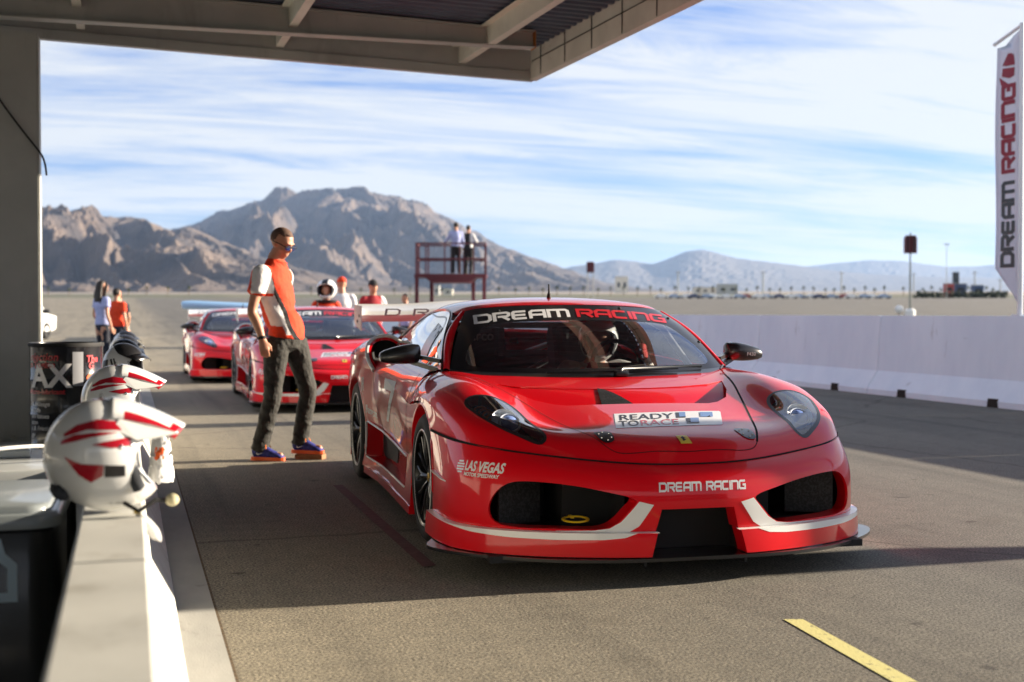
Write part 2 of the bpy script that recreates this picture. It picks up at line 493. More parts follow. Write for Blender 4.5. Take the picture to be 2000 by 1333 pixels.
# ------------------------------------------------------------------ materials
def paint(name, base, rough=.32, coat=1.0, flake=0.0, metal=0.0):
    mt = mat(name, base, rough, metal, coat, .02)
    nt = mt.node_tree; p = nt.nodes['Principled BSDF']
    n = nt.nodes.new('ShaderNodeTexNoise'); n.inputs['Scale'].default_value = 14; n.inputs['Detail'].default_value = 2
    t = nt.nodes.new('ShaderNodeTexCoord'); nt.links.new(t.outputs['Object'], n.inputs['Vector'])
    b = nt.nodes.new('ShaderNodeBump'); b.inputs['Strength'].default_value = .035; b.inputs['Distance'].default_value = .004
    nt.links.new(n.outputs[0], b.inputs['Height']); nt.links.new(b.outputs[0], p.inputs['Coat Normal'])
    p.inputs['Coat IOR'].default_value = 1.38
    return mt
def glass(name, tint=(.8, .85, .85), k=1.0, refl=(1, 1, 1), rough=0.0, ior=1.5):
    mt = bpy.data.materials.new(name); mt.use_nodes = True; nt = mt.node_tree; nt.nodes.clear()
    o = nt.nodes.new('ShaderNodeOutputMaterial'); mx = nt.nodes.new('ShaderNodeMixShader'); tr = nt.nodes.new('ShaderNodeBsdfTransparent'); gl = nt.nodes.new('ShaderNodeBsdfGlossy')
    fr = nt.nodes.new('ShaderNodeFresnel'); fr.inputs[0].default_value = ior; mu = nt.nodes.new('ShaderNodeMath'); mu.operation = 'MULTIPLY'; mu.use_clamp = True; mu.inputs[1].default_value = k
    tr.inputs[0].default_value = (*tint, 1); gl.inputs['Color'].default_value = (*refl, 1); gl.inputs['Roughness'].default_value = rough
    nt.links.new(fr.outputs[0], mu.inputs[0]); nt.links.new(mu.outputs[0], mx.inputs[0]); nt.links.new(tr.outputs[0], mx.inputs[1]); nt.links.new(gl.outputs[0], mx.inputs[2]); nt.links.new(mx.outputs[0], o.inputs[0])
    return mt
M = {}
M['red'] = paint('red_car_paint', (.70, .001, .008), .38)
M['red'].node_tree.nodes['Principled BSDF'].inputs['Specular IOR Level'].default_value = .15
M['white'] = mat('white_paint', (.80, .80, .78), .35, coat=.6)
M['decal_white'] = mat('white_vinyl', (.82, .82, .82), .4, coat=.7)
M['decal_red'] = mat('red_vinyl', (.60, .012, .02), .4, coat=.7)
M['decal_black'] = mat('black_vinyl', (.012, .012, .014), .35, coat=.15)
M['decal_blue'] = mat('blue_vinyl', (.10, .22, .50), .4, coat=.7)
M['decal_yellow'] = mat('yellow_vinyl', (.80, .55, .05), .4, coat=.7)
M['carbon'] = mat('black_gloss_plastic', (.012, .012, .014), .28, coat=.5, coat_rough=.1)
M['black'] = mat('matt_black', (.010, .010, .011), .7)
M['seam'] = mat('dark_seam', (.004, .003, .003), .9)
M['mesh'] = nmat('intake_mesh', (.003, .003, .003), (.022, .022, .024), 90, 2, .6, lo=.45, hi=.6)
M['rubber'] = nmat('tyre_rubber', (.018, .018, .018), (.035, .034, .033), 12, 5, .75, bump=.15, bscale=60)
M['wheel'] = mat('black_wheel', (.012, .012, .013), .3, .4, .4, .12)
M['disc'] = mat('brake_disc', (.10, .09, .085), .4, .9)
M['bucket'] = mat('lamp_bowl', (.42, .44, .47), .16, .95)
M['lamp_ring'] = mat('lamp_ring', (.82, .88, .98), .25, .2, .8)
M['chrome'] = mat('bright_metal', (.75, .75, .76), .12, 1.0)
M['gold'] = mat('gold_nut', (.65, .42, .10), .3, 1.0)
M['grey_metal'] = mat('cage_tube', (.32, .33, .34), .35, .2)
M['glass'] = glass('windscreen_glass', (.90, .93, .93), 3.8)
M['rearglass'] = glass('rear_glass', (.92, .94, .95), .25)
M['sideglass'] = glass('side_glass', (.80, .84, .86), 2.2)
M['lens'] = glass('lamp_lens', (.97, .98, 1.0), 1.9)
M['bluelens'] = mat('projector_lens', (.30, .45, .90), .12, .25, 1.0, .01, spec=1.0)
M['orange'] = mat('amber_lens', (.95, .24, .03), .25, 0, 1.0, .05)
M['cabin'] = nmat('cabin_trim', (.012, .012, .013), (.028, .027, .026), 8, 3, .8)
M['dash'] = nmat('dash_top', (.05, .05, .045), (.09, .088, .08), 30, 4, .85)
# ------------------------------------------------------------------ the setting
def asphalt(name, c1, c2, c3, agg=260):
    mt = mat(name, c1, .85); nt = mt.node_tree; p = nt.nodes['Principled BSDF']; L = nt.links.new
    t = nt.nodes.new('ShaderNodeTexCoord')
    def nz(sc_, det, rough=.6, st=(1, 1, 1)):
        mp = nt.nodes.new('ShaderNodeMapping'); mp.inputs['Scale'].default_value = st; L(t.outputs['Object'], mp.inputs[0])
        n = nt.nodes.new('ShaderNodeTexNoise'); n.inputs['Scale'].default_value = sc_; n.inputs['Detail'].default_value = det; n.inputs['Roughness'].default_value = rough; L(mp.outputs[0], n.inputs['Vector']); return n.outputs[0]
    def ramp(src, a, ca, b, cb):
        r = nt.nodes.new('ShaderNodeValToRGB'); e = r.color_ramp.elements; e[0].position = a; e[0].color = (*ca, 1); e[1].position = b; e[1].color = (*cb, 1); L(src, r.inputs[0]); return r.outputs[0]
    def mix(f, a, b, mode='MIX'):
        m_ = nt.nodes.new('ShaderNodeMix'); m_.data_type = 'RGBA'; m_.blend_type = mode
        if isinstance(f, float): m_.inputs[0].default_value = f
        else: L(f, m_.inputs[0])
        L(a, m_.inputs[6]); L(b, m_.inputs[7]); return m_.outputs[2]
    big = ramp(nz(.35, 5, .6, (1, .35, 1)), .35, c1, .65, c2)
    grain = ramp(nz(agg, 3, .7), .36, (.22, .21, .20), .68, (2.2, 2.12, 1.95))
    med = ramp(nz(9, 6, .7), .3, (.82, .82, .82), .7, (1.15, 1.14, 1.12))
    stain = ramp(nz(1.6, 4, .55), .60, (1, 1, 1), .75, (.72, .70, .68))
    spot = ramp(nz(5.5, 2, .4), .70, (1, 1, 1), .745, (.45, .43, .42))
    c = mix(1.0, mix(1.0, mix(1.0, mix(1.0, big, grain, 'MULTIPLY'), med, 'MULTIPLY'), stain, 'MULTIPLY'), spot, 'MULTIPLY')
    trk = ramp(nz(2.2, 4, .6, (1, .035, 1)), .50, (1, 1, 1), .70, (.62, .62, .63))
    c = mix(1.0, c, trk, 'MULTIPLY')
    vo = nt.nodes.new('ShaderNodeTexVoronoi'); vo.feature = 'DISTANCE_TO_EDGE'; vo.inputs['Scale'].default_value = .33
    wv = nt.nodes.new('ShaderNodeMix'); wv.data_type = 'VECTOR'; wv.inputs[0].default_value = .22
    n9 = nt.nodes.new('ShaderNodeTexNoise'); n9.inputs['Scale'].default_value = 1.7; n9.inputs['Detail'].default_value = 6; L(t.outputs['Object'], n9.inputs['Vector'])
    L(t.outputs['Object'], wv.inputs[4]); L(n9.outputs['Color'], wv.inputs[5]); L(wv.outputs[1], vo.inputs['Vector'])
    c = mix(1.0, c, ramp(vo.outputs['Distance'], .0015, (.55, .52, .5), .006, (1, 1, 1)), 'MULTIPLY')
    # the asphalt grows paler towards the wall
    sx = nt.nodes.new('ShaderNodeSeparateXYZ'); L(t.outputs['Object'], sx.inputs[0])
    mr = nt.nodes.new('ShaderNodeMapRange'); mr.interpolation_type = 'SMOOTHSTEP'; mr.inputs['From Min'].default_value = .6; mr.inputs['From Max'].default_value = 3.8; mr.inputs['To Min'].default_value = 1.0; mr.inputs['To Max'].default_value = 0.0; L(sx.outputs[0], mr.inputs[0])
    pale = nt.nodes.new('ShaderNodeRGB'); pale.outputs[0].default_value = (1.80, 1.70, 1.48, 1)
    one = nt.nodes.new('ShaderNodeRGB'); one.outputs[0].default_value = (1, 1, 1, 1)
    c = mix(1.0, c, mix(mr.outputs[0], one.outputs[0], pale.outputs[0]), 'MULTIPLY')
    L(c, p.inputs['Base Color'])
    b = nt.nodes.new('ShaderNodeBump'); b.inputs['Strength'].default_value = .5; b.inputs['Distance'].default_value = .005; L(nz(agg*.9, 5, .7), b.inputs['Height']); L(b.outputs[0], p.inputs['Normal'])
    return mt
M['asphalt'] = asphalt('pit_lane_asphalt', (.090, .088, .083), (.132, .128, .118), None, 95)
M['desert'] = nmat('desert_ground', (.20, .17, .14), (.30, .26, .21), .004, 8, .95, lo=.3, hi=.7)
M['scrub'] = nmat('scrub_ground', (.05, .065, .03), (.15, .14, .085), .03, 8, .95, stretch=(1, .2, 1), lo=.35, hi=.65)
M['concrete'] = nmat('concrete', (.36, .35, .32), (.47, .46, .42), 2.5, 8, .85, bump=.2, bscale=90, bdist=.003)
M['concrete_edge'] = nmat('concrete_strip', (.30, .30, .28), (.42, .41, .38), 3.5, 8, .85, bump=.25, bscale=120, bdist=.003, stretch=(1, .3, 1))
M['wall_white'] = nmat('white_wall_paint', (.42, .42, .39), (.54, .54, .50), 3, 7, .6, lo=.3, hi=.7, bump=.1, bscale=60, bdist=.003)
M['barrier'] = nmat('white_barrier_paint', (.58, .66, .78), (.68, .75, .85), 1.8, 8, .6, lo=.3, hi=.62, bump=.15, bscale=40, bdist=.004, stretch=(1, 1, .35))
M['steel'] = nmat('grey_steel_paint', (.36, .37, .35), (.42, .425, .40), 2, 6, .5)
M['steel_light'] = nmat('pale_steel_paint', (.55, .54, .48), (.66, .65, .58), 2, 6, .5)
M['deck'] = nmat('roof_sheet', (.06, .085, .13), (.09, .125, .18), 1.5, 6, .45, metal=.4)
M['primer'] = mat('red_primer', (.10, .012, .02), .5)
M['yellow_line'] = nmat('yellow_road_paint', (.14, .13, .09), (.66, .60, .24), 26, 7, .7, lo=.30, hi=.42, bump=.4, bscale=90, bdist=.004)
M['red_line'] = nmat('worn_red_road_paint', (.11, .035, .035), (.17, .075, .07), 25, 6, .8)

def scuff(mt, sc_, st, lo, hi, col, thr=(.60, .70)):
    """dirt: dark marks laid over a material's own colour"""
    nt = mt.node_tree; p = nt.nodes['Principled BSDF']; L = nt.links.new; src = p.inputs['Base Color'].links[0].from_socket
    t = nt.nodes.new('ShaderNodeTexCoord'); mp = nt.nodes.new('ShaderNodeMapping'); mp.inputs['Scale'].default_value = st; L(t.outputs['Object'], mp.inputs[0])
    n = nt.nodes.new('ShaderNodeTexNoise'); n.inputs['Scale'].default_value = sc_; n.inputs['Detail'].default_value = 7; n.inputs['Roughness'].default_value = .65; n.inputs['Distortion'].default_value = .6; L(mp.outputs[0], n.inputs['Vector'])
    r = nt.nodes.new('ShaderNodeMapRange'); r.inputs['From Min'].default_value = thr[0]; r.inputs['From Max'].default_value = thr[1]; r.inputs['To Min'].default_value = lo; r.inputs['To Max'].default_value = hi; L(n.outputs[0], r.inputs[0])
    m_ = nt.nodes.new('ShaderNodeMix'); m_.data_type = 'RGBA'; L(r.outputs[0], m_.inputs[0]); L(src, m_.inputs[6]); m_.inputs[7].default_value = (*col, 1); L(m_.outputs[2], p.inputs['Base Color'])
scuff(M['barrier'], 3.2, (1, 1, .30), 0, .45, (.16, .16, .17), (.62, .74)); scuff(M['barrier'], 14, (1, .35, 1), 0, .6, (.08, .08, .08), (.70, .76))
scuff(M['wall_white'], 5, (1, 1, 1), 0, .40, (.22, .20, .16), (.55, .72)); scuff(M['wall_white'], 22, (1, .5, 1), 0, .7, (.10, .09, .08), (.69, .75))
scuff(M['steel'], 2.5, (1, 1, .25), 0, .35, (.14, .13, .11), (.55, .72)); scuff(M['steel_light'], 6, (1, .2, 1), 0, .5, (.20, .15, .09), (.60, .72))
scuff(M['concrete_edge'], 6, (1, .4, 1), 0, .5, (.14, .12, .10), (.58, .72))
FWD = Vector((math.sin(TH), math.cos(TH), 0)); RGT = Vector((math.cos(TH), -math.sin(TH), 0))
def gz(x, y):
    d = x*FWD.x+y*FWD.y
    return .0172*max(0.0, d-70.0)
def far(px, D, z=None):
    """world point at view depth D along image column px (2000 px wide), on the ground"""
    p = FWD*D+RGT*((px-1000)/F_PX*D); p.z = gz(p.x, p.y) if z is None else z; return p
def strip(name, d0, d1, mt, n=60, dz=0.0, lat=2.2, kind='structure'):
    V = []; F_ = []; ds = [d0*(d1/d0)**(i/12) for i in range(13)]
    for d in ds:
        for k in range(n+1):
            l = (k/n-.5)*2*lat*d; p = FWD*d+RGT*l; V.append((p.x, p.y, .0172*max(0, d-70)+dz))
    for i in range(12):
        for k in range(n): a = i*(n+1)+k; F_.append([a, a+1, a+n+2, a+n+1])
    return tag(mk(name, V, F_, mt), kind=kind)
# near ground: flat to 70 m, then rising with the land
V = []; F_ = []; ys_ = [-400, -60, 0, 20, 45, 69, 71, 100, 160, 250, 345, 430]; xs_ = [-700, -250, -100, -40, 0, 40, 100, 250, 700]
for d in ys_:
    for l in xs_:
        p = FWD*d+RGT*l; V.append((p.x, p.y, .0172*max(0, d-70)))
for i in range(len(ys_)-1):
    for k in range(len(xs_)-1): a = i*len(xs_)+k; F_.append([a, a+1, a+len(xs_)+1, a+len(xs_)])
tag(mk('tarmac', V, F_, M['asphalt']), kind='structure')
strip('scrub_land', 429, 900, M['scrub'], dz=.02)
strip('desert_ground', 899, 60000, M['desert'], dz=.0)
# concrete strip beside the wall, floor of the pit area
mb = MB(); mb.box((.24, 30, .002), (.146, 80, .012)); tag(mb.build('kerb_strip', M['concrete_edge']), kind='structure')
mb = MB(); mb.box((-6.2, 10, -.004), (12, 50, .016)); tag(mb.build('pit_floor', M['concrete_edge']), kind='structure')
mb = MB(); mb.box((.3185, 30, .0018), (.010, 80, .0045)); tag(mb.build('joint_line', nmat('dirt_joint', (.05, .035, .02), (.16, .11, .06), 60, 4, .9)), kind='structure')
# painted lines
def ground_quad(name, pts, z, mt):
    return tag(mk(name, [(x, y, z) for x, y in pts], [list(range(len(pts)))], mt), kind='structure')
def gpt(px, py):
    d = fw+rt*((px-1000)/F_PX)-up*((py-666.5)/F_PX); t = -1.15/d.z; return (d.x*t, d.y*t)
ylo = [(1.664, 4.348), (1.737, 4.405), (1.737, 2.6), (1.664, 2.6)]
ground_quad('yellow_road_line', [(2.348, 4.304), (2.418, 4.284), (2.345, 3.40), (2.20, 1.2), (2.13, 1.2), (2.268, 3.40)], .0025, M['yellow_line'])
ground_quad('red_road_line', [(1.365, 8.54), (1.30, 8.51), (1.27, 5.66), (1.335, 5.67)], .004, M['red_line'])

# ---- K-rail segments
def krail(name, xs, zt, yc, L, mt, holes=True):
    prof = xs
    mb = MB(); mb.prism(prof, -L/2+.008, L/2-.008, lambda x, z, y: (x, y, z))
    o = mb.build(name, mt, loc=(0, yc, 0)); return o
b_prof = [(-.30, .0), (-.30, .075), (-.125, .33), (-.075, 1.115), (.075, 1.115), (.125, .33), (.30, .075), (.30, 0)]
def barrier_seg(yc, cx_, first=None):
    if first: o = copy_tree(first); o.location = (cx_, yc, 0); return o
    bm = bmesh.new(); L = 3.64; n = 8; V = []; ysn = [-L/2-.004, -L/2+.012, -1.15, -.78, .78, 1.15, L/2-.012, L/2+.004]
    # fork slots: solid blocks in the foot, the shade inside given as colour
    for k, y in enumerate(ysn):
        e = .008 if k in (0, 7) else 0
        V.append([bm.verts.new((x*(1-e*2), y, z if z == 0 else z-e)) for x, z in b_prof])
    m_ = len(b_prof)
    for k in range(7):
        for i in range(m_): bm.faces.new([V[k][i], V[k][(i+1) % m_], V[k+1][(i+1) % m_], V[k+1][i]])
    bm.faces.new(V[0][::-1]); bm.faces.new(V[7]); bmesh.ops.recalc_face_normals(bm, faces=bm.faces)
    me = bpy.data.meshes.new('concrete_barrier'); bm.to_mesh(me); bm.free(); me.materials.append(M['barrier'])
    o = bpy.data.objects.new('concrete_barrier', me); COL.objects.link(o); o.location = (cx_, yc, 0)
    for s_ in (-1, 1):
        mb = MB(); mb.prism([(-.105, 0.001), (-.085, .105), (.085, .105), (.105, 0.001)], -.306, .306, lambda y, z, x: (x, y+s_*.965, z)); mb.build('fork_slot', mat('dark_slot', (.02, .015, .012), .9) if 'dark_slot' not in bpy.data.materials else bpy.data.materials['dark_slot'], o)
    for yy, sz in ((.35, .05), (-.9, .04)):
        mb = MB(); mb.box((-.083, yy, 1.0), (.004, sz, .02)); 
    return o
cxb = 10.40; first = None; k = 0
for i in range(-3, 22):
    yc = 14.29+i*3.66
    o = barrier_seg(yc, cxb, first); first = first or o
    d = ['%d' % i]
    pos = 'nearest the right edge of the picture' if i == 0 else ('behind the mirror of the nearest car' if i == 1 else None)
    tag(o, None, 'barrier', 'white concrete barriers along the right of the lane')
    if i < 0: o['label'] = 'white concrete barrier segment right of the lane, before the picture begins'
    elif i == 0: o['label'] = 'white concrete barrier segment under the tall banner, nearest of the row'
    elif i == 1: o['label'] = 'white concrete barrier segment with a chipped foot, second nearest, right of the headlight'
    elif i == 2: o['label'] = 'white concrete barrier segment directly behind the black right mirror of the front car'
    else: o['label'] = 'white concrete barrier segment farther along the row, hidden behind the front car'
# rubber dowel and chip at the joint
w_prof = [(-.205, 0), (-.205, .06), (-.12, .22), (-.078, .637), (-.070, .645), (.062+.008, .645), (.078, .637), (.12, .22), (.205, .06), (.205, 0)]
first = None
for i in range(0, 21):
    yc = 1.2+i*3.06
    if first is None:
        mb = MB(); mb.prism(w_prof, -1.524, 1.524, lambda x, z, y: (x, y, z)); o = mb.build('pit_wall', M['wall_white'], loc=(-.04, yc, 0)); first = o
    else: o = copy_tree(first); o.location = (-.04, yc, 0)
    tag(o, None, 'low wall', 'low white wall segments beside the pit lane')
    o['label'] = ('low white wall segment in the bottom left foreground, beside the cooler' if i == 0 else 'low white wall segment under the two nearest red and white helmets' if i == 1 else
                  'low white wall segment under the helmet with the black visor' if i in (2,) else 'low white wall segment farther along the left side of the lane')

# ---- canopy (leans with the level of the building: z rises .026 per metre away)
TL = .026
def lean(x, y, z): return (x, y, z+TL*(y-12.3))
cano = empty('canopy', (0, 12.3, 0), 0, 'grey steel pit canopy with corrugated roof sheet overhead at the top left', 'canopy')
def cz(x): return 4.06-.030*(x-.37)
def cpart(name, mb, mt, smooth=None):
    mb.V = [Vector((v.x, v.y-12.3, v.z+TL*(v.y-12.3))) for v in mb.V]
    return mb.build(name, mt, cano, smooth=smooth)
# roof sheet: corrugation runs across the lane
mb = MB(); X0, X1 = -9.0, 4.20; n = 0; y = -7.0; prof = []
while y < 13.40:
    prof += [(y, 0), (y+.055, .0), (y+.085, .045), (y+.14, .045)]; y += .17
V = []; F_ = []
for x in (X0, X1):
    for (yy, h) in prof: V.append((x, min(yy, 13.40), cz(x)+.02+h))
q = len(prof)
for k in range(q-1): F_.append([k, k+1, q+k+1, q+k])
mb.add(V, F_); mb.add([(a, b, c+.06) for a, b, c in ((X0, -7, cz(X0)+.05), (X1, -7, cz(X1)+.05), (X1, 13.4, cz(X1)+.05), (X0, 13.4, cz(X0)+.05))], [[0, 1, 2, 3]])
cpart('roof_sheet', mb, M['deck'])
def ibeam(name, y, xa, xb, ta, tb, w=.16, za=None):
    """tapered beam across: depth ta at xa, tb at xb"""
    mb = MB(); t = .014
    def at(x, e): return cz(x)-e
    for (zf) in ('top', 'bot'):
        V = []
        for x, d in ((xa, ta), (xb, tb)):
            z1 = cz(x) if zf == 'top' else cz(x)-d+t
            for yy in (-w/2, w/2):
                for dz in (0, -t): V.append((x, y+yy, z1+dz))
        mb.add(V, [[0, 2, 3, 1], [4, 5, 7, 6], [0, 4, 6, 2], [1, 3, 7, 5], [0, 1, 5, 4], [2, 6, 7, 3]])
    V = []
    for x, d in ((xa, ta), (xb, tb)):
        for yy in (-.006, .006): V += [(x, y+yy, cz(x)-t), (x, y+yy, cz(x)-d+t)]
    mb.add(V, [[0, 1, 3, 2], [4, 6, 7, 5], [0, 4, 5, 1], [2, 3, 7, 6]])
    o = cpart(name, mb, M['steel']); return o
ibeam('main_beam', 12.27, -9, 3.88, .60, .17)
ibeam('main_beam', 6.0, -9, 3.88, .60, .17)
ibeam('main_beam', -.3, -9, 3.88, .60, .17)
mb = MB(); mb.box((3.885, 12.27, 3.865), (.008, .165, .175)); cpart('end_plate', mb, nmat('rusty_plate', (.36, .14, .03), (.5, .25, .08), 12, 5, .8))
for x in (-8.2, -6.3, -4.4, -2.4, -.46, 1.47, 3.40):
    mb = MB(); z1 = cz(x)+.0; h = .17
    for (y0, y1) in ((-7.0, 13.36),):
        yc, L = (y0+y1)/2, y1-y0
        mb.box((x, yc, z1-h/2-.0), (.008, L, h)); mb.box((x+.036, yc, z1-h-.004), (.08, L, .008)); mb.box((x-.036, yc, z1-.004), (.08, L, .008)); mb.box((x+.074, yc, z1-h+.010), (.006, L, .022))
    cpart('purlin', mb, M['steel_light'])
# fascias
mb = MB(); V = []
for x in (X0, 4.24):
    for yy, dz in ((13.38, .06), (13.38, -.17), (13.36, -.175), (13.36, -.27), (13.46, -.27), (13.46, .10)): V.append((x, yy, cz(x)+dz-.03+.0*x))
mb.add(V, [[k, (k+1) % 6, 6+(k+1) % 6, 6+k] for k in range(6)]+[list(range(6))[::-1], list(range(6, 12))]); cpart('fascia', mb, M['steel'])
mb = MB(); V = []
for yy in (-7.0, 13.38):
    for x, dz in ((4.215, .06), (4.20, -.29), (4.27, -.30), (4.30, .10)): V.append((x, yy, cz(4.24)+dz-.0))
mb.add(V, [[k, (k+1) % 4, 4+(k+1) % 4, 4+k] for k in range(4)]+[list(range(4))[::-1], list(range(4, 8))]); fs = cpart('fascia', mb, M['steel_light'])
mb = MB(); yy = 13.0
for k in range(24): mb.box((4.199, 13.0-k*.78, cz(4.2)-.11), (.006, .012, .34))
mb.box((4.1985, 3.2, cz(4.2)-.10), (.005, 20.2, .008)); mb.V = [Vector((v.x, v.y-12.3, v.z+TL*(v.y-12.3))) for v in mb.V]; mb.build('fascia_joint', M['seam'], fs)
# column
col_ = empty('support_column', (-1.13, 12.5, 0), 0, 'wide grey steel column at the left edge holding up the canopy', 'column')
mb = MB(); mb.box((-.02, 0, 1.83), (.76, .36, 3.66)); mb.build('shaft', M['steel'], col_)
mb = MB(); mb.box((-.02, 0, .012), (.90, .50, .024))
for bx in (-.38, -.12, .14, .38): mb.tube([(bx, -.215, .02), (bx, -.215, .055)], .018, 6)
mb.build('base_plate', M['steel'], col_)
mb = MB(); mb.box((.369, -.05, 1.83), (.014, .24, 3.62)); mb.build('lit_side_strip', M['wall_white'], col_)  # white strip on the side face, its sunlit brightness put in as colour
mb = MB(); mb.tube([(p[0]+1.13, p[1]-12.5, p[2]) for p in nat_spline(np.array([(-1.65, 12.29, 3.35), (-1.25, 12.29, 3.28), (-1.10, 12.29, 3.08), (-.95, 12.29, 2.86), (-.80, 12.29, 2.66), (-.725, 12.31, 2.55), (-.70, 12.40, 2.40)]), 30)], .009, 8); mb.build('cable', M['black'], col_, smooth=True)
# unseen rest of the pit garage: columns further on, so that reflections and shade are right
for y in (6.0, -.3):
    o = copy_tree(col_); o.location = (-1.6-.6, y+.23, 0); tag(o, 'grey steel column of the canopy left of the picture', 'column')
bw = empty('unseen_building', (-8.9, 3, 0), 0, 'grey garage wall of the pit building far left outside the picture', 'building')
mb = MB(); mb.box((0, 0, 1.9), (.3, 20, 3.8)); mb.build('wall', M['steel'], bw)
for y in (-6, 0, 6):
    mb = MB(); mb.box((.16, y, 1.4), (.03, 3.4, 2.8)); mb.build('roller_door', M['wall_white'], bw)

# unseen dark building added behind the camera to darken the car's reflections
pb = empty('unseen_building', (4, -58, 0), 0, 'long dark glazed pit building behind the photographer', 'building')
mb = MB(); mb.box((0, -3, 4.5), (60, 6, 9)); mb.build('wall', M['steel'], pb)
for x in range(-27, 30, 6): mb = MB(); mb.box((x, .03, 1.9), (4.6, .08, 3.4)); mb.build('roller_door', M['black'], pb); mb = MB(); mb.box((x, .03, 6.2), (5.0, .08, 2.6)); mb.build('window', M['carbon'], pb)
# ------------------------------------------------------------------ mountains and far things
def interp(xs, x): return float(np.interp(x, [a for a, b in xs], [b for a, b in xs]))
def zpix(px, py, D):     # height that shows at image row py at view depth D
    return 1.15-(py-612)/F_PX*D
def range_(name, sky, D0, D1, D2, px0, px1, nx, ny, mt, seed, amp, base_py=569, ns=1.0, foot=.10):
    V = []; F_ = []
    for j in range(ny+1):
        t = j/ny                                            # 0 front foot .. ~.72 crest .. 1 back
        for i in range(nx+1):
            px = lerp(px0, px1, i/nx); D = D0+(D2-D0)*t; tc = (D1-D0)/(D2-D0)
            crest = zpix(px, interp(sky, px), D1); g0 = .0172*(D-70)
            H_ = max(0, crest-.0172*(D1-70))
            u = t/tc if t < tc else 1-(t-tc)/(1-tc)*1.0
            u = max(0, min(1, u)); sh = foot*u+(1-foot)*u**1.75
            p = FWD*D+RGT*((px-1000)/F_PX*D)
            lat = (px-1000)/F_PX*D; dep = D-D0; sk_ = lat+dep*.35          # spurs run down towards the viewer, slightly slanted
            a = sk_/(620*ns)+seed; b = dep/(1900*ns)+seed*.3
            wx = noise.noise((lat/900/ns, dep/900/ns, seed))*.55+noise.noise((lat/260/ns, dep/260/ns, seed+3))*.16
            r1 = noise.ridged_multi_fractal((a+wx, b+wx*.6, seed), .95, 2.15, 8, 1.0, 2.0)
            r4 = noise.ridged_multi_fractal((a*2.7+wx*2+5, b*2.2+wx, seed), .9, 2.1, 6, 1.0, 2.0)
            r3 = noise.fractal((lat/1500/ns+seed, dep/1500/ns, 2.0), 1.0, 2.0, 3)
            r2 = noise.fractal((lat/120/ns, dep/120/ns, seed), .8, 2.0, 5)
            env = (max(0, u*(1-u))*4)**.55*.95+.07*u
            z = g0+H_*(sh+amp*env*((r1-1.0)*.36+(r4-1.0)*.19+r3*.10)+.030*r2*env)
            V.append((p.x, p.y, max(z, g0-2) if t > 0 else g0-8))
    w = nx+1
    for j in range(ny):
        for i in range(nx): a = j*w+i; F_.append([a, a+1, a+w+1, a+w])
    return tag(mk(name, V, F_, mt, smooth=False), kind='structure')
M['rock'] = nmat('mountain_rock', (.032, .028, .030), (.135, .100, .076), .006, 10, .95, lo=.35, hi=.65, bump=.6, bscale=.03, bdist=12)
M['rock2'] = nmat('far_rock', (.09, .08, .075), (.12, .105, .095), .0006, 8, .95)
skyA = [(-60, 396), (60, 402), (90, 406), (135, 409), (175, 419), (210, 424), (250, 430), (300, 440), (345, 449), (400, 463), (460, 482), (520, 505), (580, 525), (650, 541), (720, 553), (800, 562), (860, 567)]
skyB = [(300, 455), (345, 444), (370, 438), (400, 434), (440, 420), (470, 412), (500, 401), (530, 388), (548, 379), (560, 378), (580, 389), (610, 388), (640, 380), (665, 374), (690, 371), (712, 380), (745, 388), (780, 396), (815, 410), (850, 425), (880, 436), (905, 450), (940, 465), (975, 485), (1010, 497), (1050, 511), (1090, 524), (1130, 536), (1180, 552), (1240, 562), (1300, 568)]
skyC = [(1020, 545), (1080, 530), (1120, 520), (1160, 515), (1200, 507), (1235, 510), (1275, 516), (1310, 503), (1340, 491), (1370, 487), (1400, 494), (1440, 505), (1500, 512), (1560, 519), (1620, 528), (1700, 536), (1800, 540), (2000, 545)]
skyD = [(1380, 535), (1480, 528), (1560, 521), (1640, 512), (1700, 507), (1760, 508), (1800, 514), (1850, 520), (1905, 519), (1950, 515), (2000, 518), (2080, 514), (2200, 520)]
range_('mountain', skyA, 2500, 4300, 5400, -60, 860, 330, 170, M['rock'], 3.3, 1.0, ns=.62, foot=.22)
range_('mountain', skyB, 4400, 8200, 10500, 300, 1300, 380, 190, M['rock'], 11.7, 1.0, ns=1.1, foot=.16)
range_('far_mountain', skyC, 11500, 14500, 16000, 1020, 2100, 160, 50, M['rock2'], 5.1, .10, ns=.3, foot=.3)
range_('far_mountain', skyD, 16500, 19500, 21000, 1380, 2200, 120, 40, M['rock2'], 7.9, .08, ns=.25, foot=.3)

M['leaf'] = nmat('palm_green', (.035, .06, .02), (.08, .10, .03), 2, 4, .8)
M['trunk'] = nmat('palm_trunk', (.12, .09, .06), (.2, .15, .1), 6, 4, .9)
def make_palm(h, seed):
    rnd = random.Random(seed); t = empty('palm_tree', (0, 0, 0))
    mb = MB(); mb.tube([(0, 0, -.3), (.03, 0, h*.4), (0, .02, h*.8)], [.22, .15, .13], 8); mb.build('trunk', M['trunk'], t, smooth=True)
    mb = MB()
    for k in range(46):
        a = rnd.uniform(0, 2*math.pi); el = rnd.uniform(-.55, 1.35); L = rnd.uniform(1.0, 1.55)
        d = Vector((math.cos(a)*math.cos(el), math.sin(a)*math.cos(el), math.sin(el))); s_ = Vector((-math.sin(a), math.cos(a), 0)); b = Vector((0, 0, h*.80))
        P = [b, b+d*L*.5+Vector((0, 0, .10)), b+d*L-Vector((0, 0, .22+.2*rnd.random()))]; w = .20
        mb.add([P[0]-s_*.04, P[0]+s_*.04, P[1]+s_*w, P[2], P[1]-s_*w], [[0, 1, 2, 4], [4, 2, 3]])
    mb.build('crown', M['leaf'], t); return t
